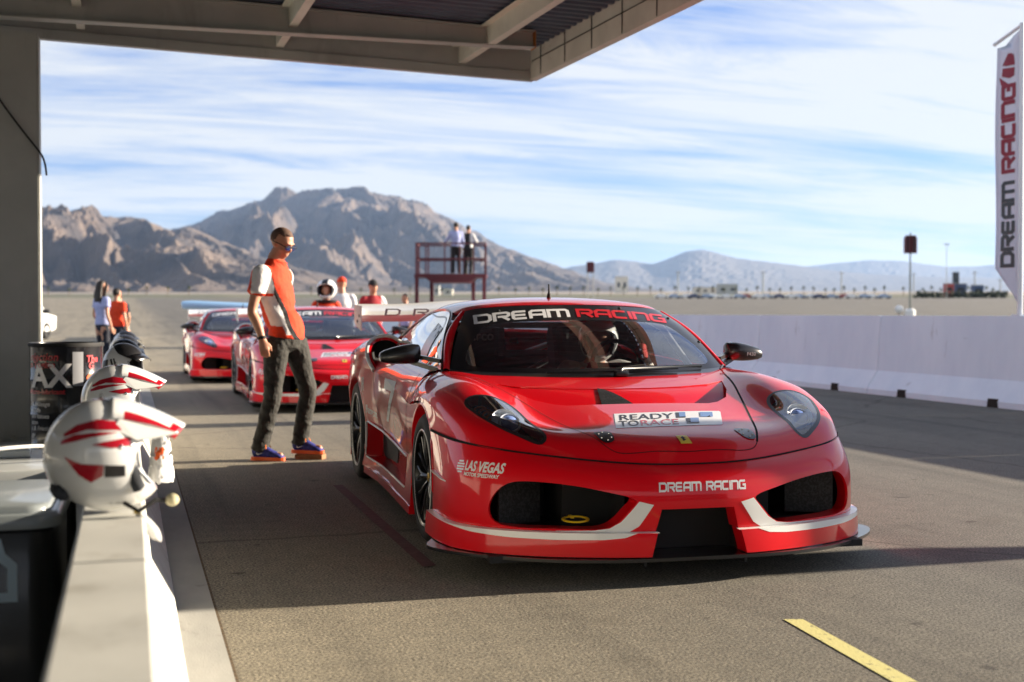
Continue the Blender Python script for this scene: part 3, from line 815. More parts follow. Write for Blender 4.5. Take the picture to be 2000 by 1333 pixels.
palms = [make_palm(4.4, 1), make_palm(3.7, 2), make_palm(5.0, 3)]
pl = [(95, 0), (135, 1), (251, 1), (287, 2), (328, 0), (369, 2), (608, 0), (673, 2), (705, 1), (770, 1), (801, 0), (863, 1), (975, 0), (1007, 1), (1033, 0), (1060, 1), (1088, 2), (1114, 0), (1140, 2), (1168, 1), (1193, 0), (1218, 2), (1245, 0), (1270, 2), (1291, 1), (1318, 2), (1344, 0),
      (1366, 0), (1392, 2), (1414, 1), (1437, 0), (1458, 1), (1479, 2), (1503, 1), (1523, 1), (1546, 0), (1569, 2), (1588, 0), (1612, 1), (1629, 1), (1648, 2), (1668, 1), (1689, 2), (1708, 1), (1727, 2), (1764, 0), (1802, 1), (1819, 2), (1837, 1), (1891, 2), (1926, 2), (1939, 1)]
used = set()
for n_, (px, kd) in enumerate(pl):
    src = palms[kd]; o = src if kd not in used else copy_tree(src); used.add(kd)
    p = far(px, 600+((n_*37) % 23)*2); o.location = p; o.rotation_euler = (0, 0, n_*1.7)
    if px < 380: lb = 'small palm on the desert edge in front of the brown left mountain'
    elif px < 1010: lb = 'small palm on the desert edge behind the people and the red tower'
    elif px < 1360: lb = 'small palm in the row behind the roof of the front car'
    elif px < 1780: lb = 'small palm in the row between the front car and the tall speaker pole'
    else: lb = 'small palm in the row right of the tall speaker pole by the hedge'
    tag(o, lb, 'palm tree', 'small palms along the far edge of the tarmac '+('left' if px < 1010 else 'right'))
# low scrub band, hedge
M['bush'] = nmat('hedge_green', (.03, .045, .02), (.07, .08, .035), .4, 6, .9)
def hedge(px0, px1, D, h):
    V = []; F_ = []; a = far(px0, D); b = far(px1, D); n = 260; rnd = random.Random(4)
    for k in range(n):
        c = a.lerp(b, rnd.random()); c = c+FWD*rnd.uniform(-2, 2)+Vector((0, 0, rnd.uniform(.1, h)));
        for q in range(5):
            d1 = Vector((rnd.uniform(-1, 1), rnd.uniform(-1, 1), rnd.uniform(-1, 1))).normalized()*.9; d2 = Vector((rnd.uniform(-1, 1), rnd.uniform(-1, 1), rnd.uniform(-1, 1))).normalized()*.9
            i = len(V); V += [c, c+d1, c+d2]; F_.append([i, i+1, i+2])
    return mk('hedge', V, F_, M['bush'])
tag(hedge(1785, 1965, 430, 1.9), 'long dark green hedge at the far side of the tarmac right of the speaker pole', 'hedge')
# poles
def pole(name, px, D, ytop, r, label, cat='pole', base=True, box=None):
    p = far(px, D); t = empty(name, p, TH*-1, label, cat); h = zpix(px, ytop, D)-p.z
    mb = MB(); mb.tube([(0, 0, -.3), (0, 0, h)], [r, r*.7], 8); mb.build('shaft', M['steel'] if D > 200 else mat('dull_green_pole', (.10, .13, .12), .5), t, smooth=True)
    return t, h
for i_, (px, D, yt, lb) in enumerate([(1324, 640, 530, 'thin utility pole above the white buildings'), (1490, 560, 530, 'thin utility pole right of the white buildings'), (1643, 600, 531, 'thin utility pole midway to the tall speaker pole'), (1784, 640, 533, 'thin utility pole just right of the tall speaker pole'), (1903, 540, 530, 'thin dark utility pole above the hedge'), (1953, 560, 545, 'short pale post left of the banner foot')]):
    t, h = pole('utility_pole', px, D, yt, .35, lb)
    mb = MB(); mb.box((0, 0, h-.7), (2.4, .25, .2)); mb.build('crossarm', M['trunk'], t)
t, h = pole('light_pole', 1848, 420, 478, .12, 'very thin tall light pole left of the banner', 'light pole')
mb = MB(); mb.box((0, 0, h), (1.6, .5, .35)); mb.build('lamp_head', M['steel'], t)
# tall pole with two loudspeaker boxes
t, h = pole('speaker_pole', 1777, 95, 455, .075, 'tall pole with two dark red speaker boxes on a white foot behind the barrier', 'pole')
for s_ in (-1, 1):
    mb = MB(); x = s_*.235; zc = zpix(0, 478, 95)-gz(*far(1777, 95)[:2]); mb.prism([(-.20, -.66), (.20, -.66), (.20, .45), (.10, .66), (-.20, .66)] if s_ > 0 else [(-.20, -.66), (.20, -.66), (.20, .66), (-.10, .66), (-.20, .45)], -.2, .2, lambda a, b, c: (x+a, c, zc+b))
    sb_ = mb.build('speaker_box', M['primer'], t)
    mb = MB(); mb.box((x-.02, -.21, zc), (.12, .02, 1.15)); mb.build('grille', M['black'], sb_)
mb = MB(); zb = 0; mb.lathe([(.38, -.3), (.40, .9), (.25, 1.05), (.0001, 1.05)], n=16); mb.build('foot', M['white'], t, smooth=True)
p = far(1756, 95); o = empty('marker_post', p, 0, 'short white round marker post left of the speaker pole', 'post'); mb = MB(); mb.tube([(0, 0, -.2), (0, 0, .8)], .05, 8); mb.build('post', M['steel'], o, smooth=True); mb = MB(); mb.sphere((0, 0, 1.0), .30, 12, 8); mb.build('head', M['white'], o, smooth=True)
# second sign tower
t = empty('sign_tower', far(1153, 170), -TH, 'small dark red box on two thin legs left of the distant blue peak', 'tower')
z0 = zpix(0, 533, 170)-far(1153, 170).z; z1 = zpix(0, 512, 170)-far(1153, 170).z
mb = MB(); mb.box((0, 0, (z0+z1)/2), (1.0, .8, z1-z0), bev=.12); mb.build('box', M['primer'], t)
for s_ in (-1, 1): mb = MB(); mb.tube([(s_*.42, 0, -.4), (s_*.38, 0, z0)], .06, 6); mb.build('leg', M['steel'], t)
# buildings
def building(px0, px1, D, ytop, label, mt, seed=0):
    a = far(px0, D); b = far(px1, D); w = (b-a).length; h = zpix(0, ytop, D)-a.z
    t = empty('building', (a+b)/2, -TH, label, 'building')
    mb = MB(); mb.box((0, 3, h/2-1), (w, 8, h+2)); mb.build('wall', mt, t)
    mb = MB(); mb.box((0, 3, h+.05), (w+.6, 8.6, .35)); mb.build('roof', M['wall_white'], t)
    n = max(1, int(w/5)); 
    for k in range(n): mb = MB(); mb.box((-w/2+(k+.5)*w/n, -1.02, h*.5), (w/n*.45, .06, h*.3)); mb.build('window', M['carbon'], t)
cream = nmat('cream_wall', (.62, .58, .48), (.72, .68, .58), .3, 4, .8)
building(1355, 1399, 950, 562, 'low cream building behind the palms, left one of the pair', cream)
building(1402, 1440, 900, 556, 'taller white building behind the palms, right one of the pair', M['wall_white'])
building(848, 858, 700, 559, 'small white building seen between the legs of the red tower', M['wall_white'])
building(866, 884, 720, 565, 'small cream building seen right of centre between the tower legs', cream)
building(1202, 1226, 1500, 541, 'pale distant building at the foot of the mountain', cream)
# parked cars far across the tarmac
def tiny_car(c):
    t = empty('parked_car', (0, 0, 0))
    mb = MB(); mb.box((0, 0, .62), (4.3, 1.75, .62), bev=.14); mb.add([(-1.5, -.75, .9), (1.1, -.75, .9), (.6, -.65, 1.42), (-.9, -.65, 1.42), (-1.5, .75, .9), (1.1, .75, .9), (.6, .65, 1.42), (-.9, .65, 1.42)], [[0, 1, 2, 3], [5, 4, 7, 6], [3, 2, 6, 7], [1, 5, 6, 2], [4, 0, 3, 7]]); mb.build('body', c, t)
    for sx_ in (-1.35, 1.35): mb = MB(); mb.lathe([(.001, -.9), (.32, -.9), (.32, .9), (.001, .9)], (sx_, 0, .32), 12, 'Y'); mb.build('wheel', M['black'], t)
    return t
cc = [tiny_car(M['white']), tiny_car(mat('silver_blue_paint', (.30, .38, .50), .3, .3)), tiny_car(mat('dark_blue_paint', (.05, .07, .14), .3)), tiny_car(mat('dull_red_paint', (.28, .05, .05), .4))]
seq = [0, 1, 0, 2, 1, 0, 0, 1, 3, 0, 1, 2, 0, 1, 0, 2, 1, 3, 0, 1, 0, 1]; used = set(); nm = ['white', 'silver blue', 'dark blue', 'dull red']
for i in range(22):
    k = seq[i]; o = cc[k] if k not in used else copy_tree(cc[k]); used.add(k); px = 1292+i*20.5+((i*7) % 5)*2
    o.location = far(px, 395+(i % 3)*3); o.rotation_euler = (0, 0, -TH+(.15 if i % 2 else -.1))
    tag(o, '%s car parked in the distant row beyond the barrier, above the front car' % nm[k], 'car', 'parked cars in the distant row '+nm[k])
# trucks and booths by the hedge
def booth(px, D, w, h, mt, label, name='booth', cat='booth'):
    t = empty(name, far(px, D), -TH, label, cat); mb = MB(); mb.box((0, 0, h/2), (w, 2.5, h), bev=.08); mb.build('body', mt, t); mb = MB(); mb.box((0, 0, h+.08), (w+.4, 2.9, .18)); mb.build('roof', M['wall_white'], t); mb = MB(); mb.box((0, -1.27, h*.6), (w*.6, .05, h*.25)); mb.build('window', M['black'], t)
booth(1852, 470, 3.2, 5.0, mat('booth_red', (.45, .06, .05), .6), 'small red booth behind the hedge')
booth(1874, 480, 4.4, 5.0, mat('booth_blue', (.05, .08, .16), .6), 'small dark blue booth behind the hedge, left one')
booth(1908, 470, 4.0, 4.4, mat('booth_blue', (.06, .10, .20), .6), 'small dark blue booth behind the hedge, right one')
booth(1866, 900, 4.0, 15.5, mat('silo_dark', (.04, .04, .04), .7), 'narrow dark tower behind the red and blue booths', 'tower', 'tower')
# ------------------------------------------------------------------ race car: body surfaces (car space: nose to -Y, ground z=0, front axle y=0)
def orient(s, vec):
    if (s.N @ np.array(vec, float)).sum() < 0: s.set(s.G, True) if (s.F[0][1] > s.F[0][3] or True) and not getattr(s, 'fl', False) else s.set(s.G, False)
    return s
def mksurf(P, nr, nc, out, mirror=False):
    s = Surf(P, nr, nc, mirror)
    if (s.N @ np.array(out, float)).sum() < 0: s.set(s.G, True)
    return s
def mir(s, out):
    G = s.G.copy(); G[..., 0] *= -1
    o = Surf.__new__(Surf); o.set(G)
    if (o.N @ np.array((-out[0], out[1], out[2]), float)).sum() < 0: o.set(G, True)
    return o
GAPP = [(0, -1.13, .492), (.2, -1.125, .496), (.38, -1.09, .508), (.55, -1.03, .524), (.735, -.945, .545), (.905, -.755, .568), (.99, -.28, .592)]
COWL = [(0, .12, .822), (.25, .14, .825), (.5, .2, .832), (.68, .28, .840), (.80, .36, .845), (.905, .42, .800), (.97, .45, .665)]
ZT = {.2: (.778, .781, .791, .807, .838, .803, .688), .4: (.730, .731, .739, .767, .820, .790, .700), .6: (.678, .679, .682, .705, .769, .768, .708),
      .8: (.626, .627, .629, .643, .692, .706, .692), .93: (.574, .577, .585, .602, .626, .642, .645)}
rows = [COWL]
for t in (.2, .4, .6, .8, .93):
    rr = []
    for j in range(7):
        x = lerp(COWL[j][0], GAPP[j][0], t); y = lerp(COWL[j][1], GAPP[j][1], t)
        if j == 5: x += .036*math.sin(math.pi*t)
        if j == 6: x += .012*math.sin(math.pi*t)
        if t == .93: y -= .012*(1-j/6.)
        rr.append((x, y, ZT[t][j]))
    rows.append(rr)
rows.append(GAPP)
S_hood = mksurf(rows, 90, 150, (0, 0, 1), mirror=True)

BR = [GAPP,
      [(0, -1.185, .455), (.2, -1.18, .457), (.39, -1.145, .465), (.57, -1.085, .475), (.765, -.985, .485), (.925, -.79, .49), (.992, -.325, .49)],
      [(0, -1.215, .40), (.2, -1.208, .40), (.4, -1.17, .402), (.585, -1.105, .404), (.782, -1.0, .406), (.94, -.81, .408), (.994, -.358, .408)],
      [(0, -1.224, .32), (.2, -1.217, .32), (.4, -1.178, .32), (.59, -1.11, .32), (.792, -1.0, .32), (.95, -.805, .32), (.996, -.37, .32)],
      [(0, -1.222, .255), (.2, -1.215, .255), (.4, -1.176, .255), (.595, -1.108, .255), (.795, -.995, .255), (.952, -.80, .255), (.997, -.368, .255)],
      [(0, -1.218, .222), (.2, -1.211, .222), (.4, -1.172, .222), (.595, -1.104, .222), (.795, -.99, .222), (.952, -.795, .222), (.997, -.366, .222)]]
S_bump = mksurf(BR, 44, 150, (0, -1, 0), mirror=True)
def offp(row, d, z):
    o = []
    for (x, y, _) in row:
        a = min(1, abs(x)/.985)**2.2
        o.append((x+d*a, y-d*math.sqrt(max(0, 1-a*a)), z))
    return o
LR = [offp(BR[5], .0, .2215), offp(BR[5], .030, .219), offp(BR[5], .034, .21), offp(BR[5], .034, .17), offp(BR[5], .036, .118)]
# lip: the ledge on top and the upright face, kept crisp by building them as two surfaces
S_ledge = mksurf([LR[0], LR[1]], 2, 150, (0, 0, 1), mirror=True)
S_lip = mksurf([LR[1], LR[3], LR[4]], 8, 150, (0, -1, 0), mirror=True)

def TT(y):   # shoulder line: (x, z)
    X = [-.2, .0, .45, .8, 1.2, 1.6, 2.0, 2.4, 2.8, 3.2, 3.5]
    return (float(np.interp(y, X, [.985, .982, .97, .962, .95, .944, .95, .978, .985, .955, .88])),
            float(np.interp(y, X, [.66, .70, .665, .69, .72, .75, .776, .785, .782, .77, .75])))
ys = [-.2, .15, .45, .8, 1.2, 1.6, 2.0, 2.4, 2.8, 3.2, 3.5]
SR = []
for y in ys:
    x, z = TT(y)
    bulge = float(np.interp(y, [0, .45, 1.2, 2, 2.5, 3.5], [.003, .0, .0, .004, .012, .005]))
    wst = float(np.interp(y, [0, .45, 1.3, 2, 2.4, 3.5], [.0, -.008, -.016, -.012, .0, -.03]))
    SR.append([(x, y, z), (x+bulge+.004, y, lerp(z, .13, .22)), (x+bulge+wst*.6, y, lerp(z, .13, .45)), (x+wst+.002, y, lerp(z, .13, .65)), (x+wst+.014, y, lerp(z, .13, .85)), (x+wst+.022, y, .13)])
S_side = mksurf(SR, 130, 36, (1, 0, 0))
UR = [[COWL[4], COWL[5], COWL[6]]]
UR = [[(.80, .36, .845), (.868, .40, .836), (.925, .43, .775), (.97, .45, .665)],
      [(.812, .8, .855), (.872, .8, .840), (.925, .8, .785), (.962, .8, .69)],
      [(.803, 1.2, .875), (.866, 1.2, .853), (.918, 1.2, .802), (.95, 1.2, .72)],
      [(.788, 1.6, .897), (.856, 1.6, .868), (.912, 1.6, .82), (.944, 1.6, .75)],
      [(.762, 2.0, .922), (.842, 2.0, .880), (.908, 2.0, .835), (.95, 2.0, .776)],
      [(.735, 2.32, .94), (.825, 2.32, .888), (.90, 2.32, .84), (.955, 2.32, .785)]]
S_shld = mksurf(UR, 60, 24, (1, 0, 1))
RIMP = [(.95, 1.97, .776), (.972, 2.07, .84), (.968, 2.17, .915), (.925, 2.235, .972), (.855, 2.25, .997), (.785, 2.245, .990), (.725, 2.25, .95)]
HR = [RIMP,
      [(.982, 2.45, .785), (.990, 2.47, .85), (.975, 2.5, .915), (.925, 2.52, .958), (.855, 2.52, .978), (.775, 2.52, .975), (.70, 2.52, .955)],
      [(.984, 2.85, .782), (.985, 2.85, .84), (.965, 2.85, .89), (.91, 2.85, .925), (.84, 2.85, .940), (.74, 2.85, .945), (.62, 2.85, .945)],
      [(.95, 3.2, .77), (.95, 3.2, .825), (.925, 3.2, .875), (.87, 3.2, .905), (.79, 3.2, .92), (.67, 3.2, .928), (.5, 3.2, .93)],
      [(.88, 3.5, .75), (.875, 3.5, .80), (.855, 3.5, .845), (.80, 3.5, .88), (.72, 3.5, .90), (.6, 3.5, .915), (.4, 3.5, .92)]]
S_hau = mksurf(HR, 50, 40, (.7, 0, 1))
# greenhouse
WB = [(0, .115, .826), (.28, .135, .829), (.55, .205, .836), (.71, .275, .843), (.775, .33, .848)]
WT = [(0, .735, 1.197), (.24, .742, 1.194), (.44, .765, 1.184), (.545, .79, 1.172), (.59, .815, 1.160)]
def wmid(t, b): return [(lerp(p[0], q[0], t)+b*.25*(k/4.)**2, lerp(p[1], q[1], t)-b*.6, lerp(p[2], q[2], t)+b) for k, (p, q) in enumerate(zip(WB, WT))]
S_ws = mksurf([WB, wmid(.33, .020), wmid(.67, .022), WT], 40, 100, (0, -1, 1), mirror=True)
RTOP = [[(0, .735, 1.200), (.24, .742, 1.197), (.44, .765, 1.187), (.55, .80, 1.170), (.612, .86, 1.146)],
        [(0, .80, 1.216), (.25, .81, 1.212), (.46, .83, 1.199), (.565, .87, 1.180), (.628, .92, 1.150)],
        [(0, 1.0, 1.236), (.26, 1.0, 1.231), (.47, 1.02, 1.214), (.575, 1.05, 1.192), (.637, 1.08, 1.160)],
        [(0, 1.35, 1.247), (.26, 1.35, 1.241), (.47, 1.36, 1.222), (.575, 1.38, 1.198), (.640, 1.40, 1.166)],
        [(0, 1.7, 1.233), (.26, 1.7, 1.226), (.47, 1.7, 1.205), (.575, 1.7, 1.178), (.645, 1.7, 1.140)],
        [(0, 2.0, 1.190), (.26, 2.0, 1.184), (.47, 2.0, 1.162), (.58, 2.0, 1.130), (.660, 2.0, 1.085)],
        [(0, 2.3, 1.118), (.26, 2.3, 1.112), (.48, 2.3, 1.090), (.60, 2.3, 1.052), (.69, 2.3, .995)],
        [(0, 2.65, 1.030), (.26, 2.65, 1.026), (.5, 2.65, 1.010), (.64, 2.65, .985), (.73, 2.65, .955)],
        [(0, 3.0, .968), (.26, 3.0, .966), (.5, 3.0, .958), (.66, 3.0, .945), (.76, 3.0, .925)],
        [(0, 3.5, .935), (.26, 3.5, .934), (.5, 3.5, .928), (.62, 3.5, .915), (.70, 3.5, .90)]]
S_roof = mksurf(RTOP, 90, 90, (0, 0, 1), mirror=True)
# a-pillar strip between windscreen edge and side glass
PI_in = [(.775, .33, .848), (.733, .485, .945), (.672, .65, 1.060), (.59, .815, 1.160)]
PI_out = [(.808, .36, .846), (.778, .515, .935), (.722, .69, 1.040), (.612, .86, 1.146)]
PI_mid = [(.797, .34, .858), (.762, .49, .955), (.704, .66, 1.066), (.604, .825, 1.163)]
S_pil = mksurf([PI_in, PI_mid, PI_out], 10, 40, (1, 0, .4))
S_pilb = None
GB = [(.806, .37, .850), (.816, .8, .857), (.806, 1.2, .877), (.791, 1.6, .899), (.765, 2.0, .924), (.745, 2.27, .94)]
GT_ = [(.806, .37, .856), (.722, .69, 1.040), (.640, .96, 1.150), (.642, 1.4, 1.163), (.661, 2.0, 1.083), (.735, 2.30, .975)]
def gmid(t, b): return [(lerp(p[0], q[0], t)+b*math.sin(math.pi*k/5.), lerp(p[1], q[1], t), lerp(p[2], q[2], t)) for k, (p, q) in enumerate(zip(GB, GT_))]
S_sg = mksurf([GB, gmid(.33, .022), gmid(.67, .024), GT_], 30, 80, (1, 0, 0))
# ------------------------------------------------------------------ race car: parts
def fold(pts):  # same outline on the other side
    return [(-x, y) for x, y in pts][::-1]
HEAD = smooth_loop([(.868, -.52), (.835, -.462), (.77, -.448), (.70, -.462), (.652, -.525), (.628, -.66), (.612, -.83), (.602, -.935), (.622, -.952), (.69, -.905), (.76, -.83), (.825, -.71), (.858, -.60)], 56)
LID = [(-.72, .6), (-.69, .10), (-.64, -.12), (-.575, -.36), (-.515, -.58), (-.455, -.78), (-.395, -.95), (-.36, -1.03), (-.32, -1.068), (-.15, -1.085), (0, -1.09),
       (.15, -1.085), (.32, -1.068), (.36, -1.03), (.395, -.95), (.455, -.78), (.515, -.58), (.575, -.36), (.64, -.12), (.69, .10), (.72, .6)]
VENT = [(-.61, -.05), (-.56, -.23), (-.50, -.36), (-.42, -.44), (-.36, -.468), (.36, -.468), (.42, -.44), (.50, -.36), (.56, -.23), (.61, -.05), (.50, -.115), (.34, -.155), (.17, -.175), (0, -.18), (-.17, -.175), (-.34, -.155), (-.50, -.115)]
OPEN = smooth_loop([(.272, .350), (.36, .383), (.48, .408), (.60, .424), (.70, .430), (.785, .418), (.835, .372), (.858, .31), (.845, .258), (.80, .236), (.60, .231), (.45, .230), (.385, .240), (.335, .275), (.295, .32)], 64)
MOUTH = [(-.165, .315), (.165, .315), (.232, .06), (-.232, .06)]
ARCH_F = circle(0, .325, .372, 48)
ARCH_R = circle(2.6, .34, .388, 48)
DOOR = [(.60, .372), (.56, .55), (.55, .70), (.56, .93), (2.02, .96), (1.985, .80), (1.93, .66), (1.80, .50), (1.66, .412)]
CHAN = [(.615, .36), (.60, .195), (2.19, .195), (2.205, .425), (1.66, .405)]

def split_all(s, cuts, classify):
    bm = s.work()
    for poly, ax, ok in cuts: s.split(bm, poly, ax, ok)
    groups = {}
    for f in bm.faces: groups.setdefault(classify(f.calc_center_median()), []).append(f.index)
    bm.faces.index_update(); out_ = {}
    bm.faces.ensure_lookup_table()
    for f in bm.faces: pass
    for k in groups:
        if k is None: continue
        b2 = bm.copy(); b2.faces.ensure_lookup_table()
        dl = [f for f in b2.faces if classify(f.calc_center_median()) != k]
        bmesh.ops.delete(b2, geom=dl, context='FACES'); out_[k] = b2
    bm.free(); return out_
def panel(s, bm, depth=.012, deep=None):
    ps = [s.data(bm), s.rim(bm, depth)]
    if deep: ps.append(s.rim(bm, deep[0], ok=deep[1], vec=deep[2] if len(deep) > 2 else None))
    return joined(ps)

def build_car():
    root = empty('race_car', (2.39, 6.248, 0), R(-2.6))
    red, blk = M['red'], M['black']
    # ---- hood, fenders
    inV = lambda c: inside(VENT, c.x, c.y)
    def cls(c):
        if inV(c) or inside(HEAD, c.x, c.y) or inside(fold(HEAD), c.x, c.y): return None
        return 'lid' if inside(LID, c.x, c.y) else 'fen'
    g = split_all(S_hood, [(HEAD, 'z', None), (fold(HEAD), 'z', None), (VENT, 'z', None), (LID, 'z', None)], cls)
    near = lambda c, p, e=.02: any(math.hypot(c.x-x, c.y-y) < e for x, y in p)
    hood = mkd('hood', panel(S_hood, g['lid'], .015, (.05, lambda c: inside([(-.63, -.04), (-.63, -.48), (.63, -.48), (.63, -.04)], c.x, c.y), (0, 0, -1))), red, root)
    fen = mkd('front_fender', panel(S_hood, g['fen'], .02, (.05, lambda c: math.hypot(abs(c.x)-.73, c.y+.7) < .3)), red, root)
    # vent floor: a ramp that sinks towards its front lip
    bm = S_hood.work(); S_hood.split(bm, VENT, 'z'); bmesh.ops.delete(bm, geom=[f for f in bm.faces if not inV(f.calc_center_median())], context='FACES')
    for v in bm.verts:
        t = max(0, min(1, (-.17-v.co.y+.12*(abs(v.co.x)/.6)**2)/.30)); v.co.z -= .004+.058*t*t*(3-2*t)
    bm.verts.index_update(); bm.normal_update()
    for f in bm.faces:
        if f.normal.z < 0: f.normal_flip()
    bm.normal_update()
    V = [v.co.copy() for v in bm.verts]; F_ = [[v.index for v in f.verts] for f in bm.faces]; LN = [bm.verts.data.normal if False else v.normal.copy() for f in bm.faces for v in f.verts]
    mkd('vent_floor', (V, F_, LN), red, hood)
    def flz(x, y):
        h = S_hood.bvh.ray_cast(Vector((x, y, 2)), Vector((0, 0, -1)))[0]; t = max(0, min(1, (-.17-y+.12*(abs(x)/.6)**2)/.30)); return h.z-.004-.058*t*t*(3-2*t)
    gv = []; gf = []  # off-centre dark triangle laid on the vent floor
    for i in range(9):
        for j in range(9):
            t = i/8; x = lerp(-.115+.0*t, lerp(-.165, .080, j/8), t**.8); y = lerp(-.165, -.463, t); gv.append((x, y, flz(x, y)+.005))
    for i in range(8):
        for j in range(8): gf.append([i*9+j, (i+1)*9+j, (i+1)*9+j+1, i*9+j+1])
    mk('vent_dark_patch', gv, gf, M['mesh'], hood, smooth=True); bm.free()
    # seams
    for poly, w, nm in ((LID[1:8], .0035, 0), (LID[-8:-1], .0095, 0), (LID[7:15], .003, 0)):
        mkd('panel_seam', band(poly, w, [S_hood], (0, 0, 2), (1, 0, 0), (0, 1, 0), (0, 0, -1), .001, 40), M['seam'], root)
    # ---- headlights
    for sg in (1, -1):
        P = HEAD if sg == 1 else fold(HEAD)
        V, F_, LN = S_hood.piece(P, 'z')
        lens = mkd('headlight', (V, F_, LN), M['lens'], root)
        b = S_hood.work(); ins = set(S_hood.split(b, P, 'z')); bmesh.ops.delete(b, geom=[f for f in b.faces if f not in ins], context='FACES')
        rim_ = S_hood.rim(b, .085)
        fr = smooth_loop([(lerp(x, sg*.73, .10), lerp(y, -.68, .075)) for x, y in P[::4]], 40)
        cx_, cy_ = sg*.73, -.69
        V2 = [Vector((lerp(v[0], cx_, .12), lerp(v[1], cy_, .12), v[2]-.08)) for v in V]
        mkd('bucket', joined([(V2, F_, LN), (rim_[0], rim_[1], rim_[2])]), M['bucket'], lens)
        b.free()
        mkd('lens_border', band(P, .016, [S_hood], (0, 0, 2), (1, 0, 0), (0, 1, 0), (0, 0, -1), .0008, closed=True), M['decal_black'], lens)
        c = Vector((sg*.712, -.735, .652)); dr = Vector((0, -.80, .60)).normalized()
        q = dr.to_track_quat('Z', 'Y').to_matrix()
        mb = MB(); mb.lathe([(.052, -.02), (.052, .006), (.048, .012), (.043, .010), (.042, -.02)], n=32)
        mb.V = [q @ v + c for v in mb.V]; mb.build('reflector_ring', M['lamp_ring'], lens, smooth=True)
        mb = MB(); mb.lathe([(.0421, -.01), (.038, .008), (.024, .018), (.0001, .022)], n=28)
        mb.V = [q @ v + c for v in mb.V]; mb.build('projector', M['bluelens'], lens, smooth=True)
        mb = MB(); mb.lathe([(.064, .012), (.060, -.004), (.048, -.018), (.020, -.026), (.0001, -.028)], n=28)
        mb.V = [q @ v + c + Vector((sg*.016, .032, .004)) for v in mb.V]; mb.build('reflector', M['lamp_ring'], lens, smooth=True)
        mb = MB()
        for k in range(5):
            cc = Vector((sg*(.800-.013*k), -.555-.026*k, .690-.009*k)); mb.lathe([(.030, -.008), (.038, 0), (.030, .008)], n=16)
            for v in mb.V[-48:]: v[:] = (q @ v + cc)[:]
        mb.build('indicator', M['orange'], lens, smooth=True)
    # ---- bumper
    okx = {1: lambda c: c.x > 0, -1: lambda c: c.x < 0}
    OPL = fold(OPEN)
    def cb(c):
        if c.y > -.3 and False: return None
        if inside(MOUTH, c.x, c.z) and c.y < -.9: return None
        if inside(OPEN, c.x, c.z) or inside(OPL, c.x, c.z): return None
        return 'b'
    g = split_all(S_bump, [(OPEN, 'y', None), (OPL, 'y', None), (MOUTH, 'y', None)], cb)
    bump = mkd('front_bumper', panel(S_bump, g['b'], .012, (.10, lambda c: .20 < c.z < .44 and abs(c.x) < .87 and c.y < -.7, (0, 1, 0))), red, root)
    mkd('panel_seam', band([(x, -z) for x, z in []] or [(0, 0), (1, 0)], .001, [], (9, 9, 9), (1, 0, 0), (0, 0, 1), (0, 1, 0)), M['seam'], bump) if False else None
    V = []; F_ = []
    gp = nat_spline(np.array([(-a, b, c) for a, b, c in GAPP[1:]][::-1]+GAPP), 150)
    nv = [S_bump.norm(p) for p in gp]
    for i, p in enumerate(gp): 
        n = nv[i]; V += [Vector(p)+n*.0022+Vector((0, 0, .005)), Vector(p)+n*.0022-Vector((0, 0, .008))]
    for i in range(len(gp)-1): F_.append([2*i, 2*i+1, 2*i+3, 2*i+2])
    mkd('panel_seam', (V, F_, [nv[i//2] for f in F_ for i in f]), M['seam'], bump)
    # lip below the openings
    def cl(c): return None if inside(MOUTH, c.x, c.z) and c.y < -.9 else 'b'
    g2 = split_all(S_lip, [(MOUTH, 'y', None)], cl)
    lipd = joined([S_lip.data(g2['b']), S_lip.rim(g2['b'], .10, ok=lambda c: abs(c.x) < .3, vec=(0, 1, 0))])
    mkd('lower_lip', lipd, red, bump)
    b = S_ledge.work(); bmesh.ops.delete(b, geom=[f for f in b.faces if abs(f.calc_center_median().x) < .19], context='FACES')
    mkd('lip_stripe', S_ledge.data(b), M['white'], bump)
    # white flashes: V beside the mouth and along the lip
    for sg in (1, -1):
        WV = [(.200, .335), (.262, .350), (.300, .306), (.338, .264), (.385, .236), (.45, .227), (.60, .2235), (.60, .2221), (.30, .2221), (.262, .245)]
        WV = [(sg*x, z) for x, z in WV]
        mkd('white_flash', S_bump.piece(WV, 'y', ok=lambda c: c.y < -.5, off=.0014), M['white'], bump)
        L2 = [(.275, .2195), (.33, .200), (.42, .192), (.62, .190), (.80, .193), (.93, .201), (1.03, .2195)]
        L2 = [(sg*x, z) for x, z in L2]
        mkd('white_flash', S_lip.piece(L2, 'y', ok=lambda c: c.y < -.45, off=.0014), M['white'], bump)
        # duct behind the opening
        P = [(x*sg, z) for x, z in OPEN]
        mb = MB(); mb.prism([(x, z) for x, z in [(.27*sg, .20), (.27*sg, .44), (.88*sg, .44), (.88*sg, .20)]], -1.04, -.62, lambda x, z, y: (x, y+max(0, (abs(x)-.5))*.5, z))
        mb.F = mb.F[:4]+mb.F[5:]
        mb.build('intake_duct', blk, bump)
        mb = MB(); mb.box((sg*.70, -.86, .32), (.22, .01, .20), rz=-sg*.35); mb.build('radiator_mesh', M['mesh'], bump)
        
        # dive planes at the corner
        for z0, l in ((.392, .16), (.232, .0)):
            if not l: continue
            mb = MB(); pts = [(.99, -.50), (.992, -.40), (1.012, -.40), (1.0, -.58), (.96, -.72), (.95, -.71)]
            mb.prism([(sg*x, y) for x, y in pts], z0, z0+.006, lambda x, y, z: (x, y, z+.10*(y+.55)))
            mb.build('dive_plane', M['white'], bump)
    mb = MB(); mb.box((0, -1.02, .20), (.50, .02, .26)); mb.box((-.23, -1.1, .2), (.012, .2, .26)); mb.box((.23, -1.1, .2), (.012, .2, .26)); mb.build('mouth_duct', blk, bump)
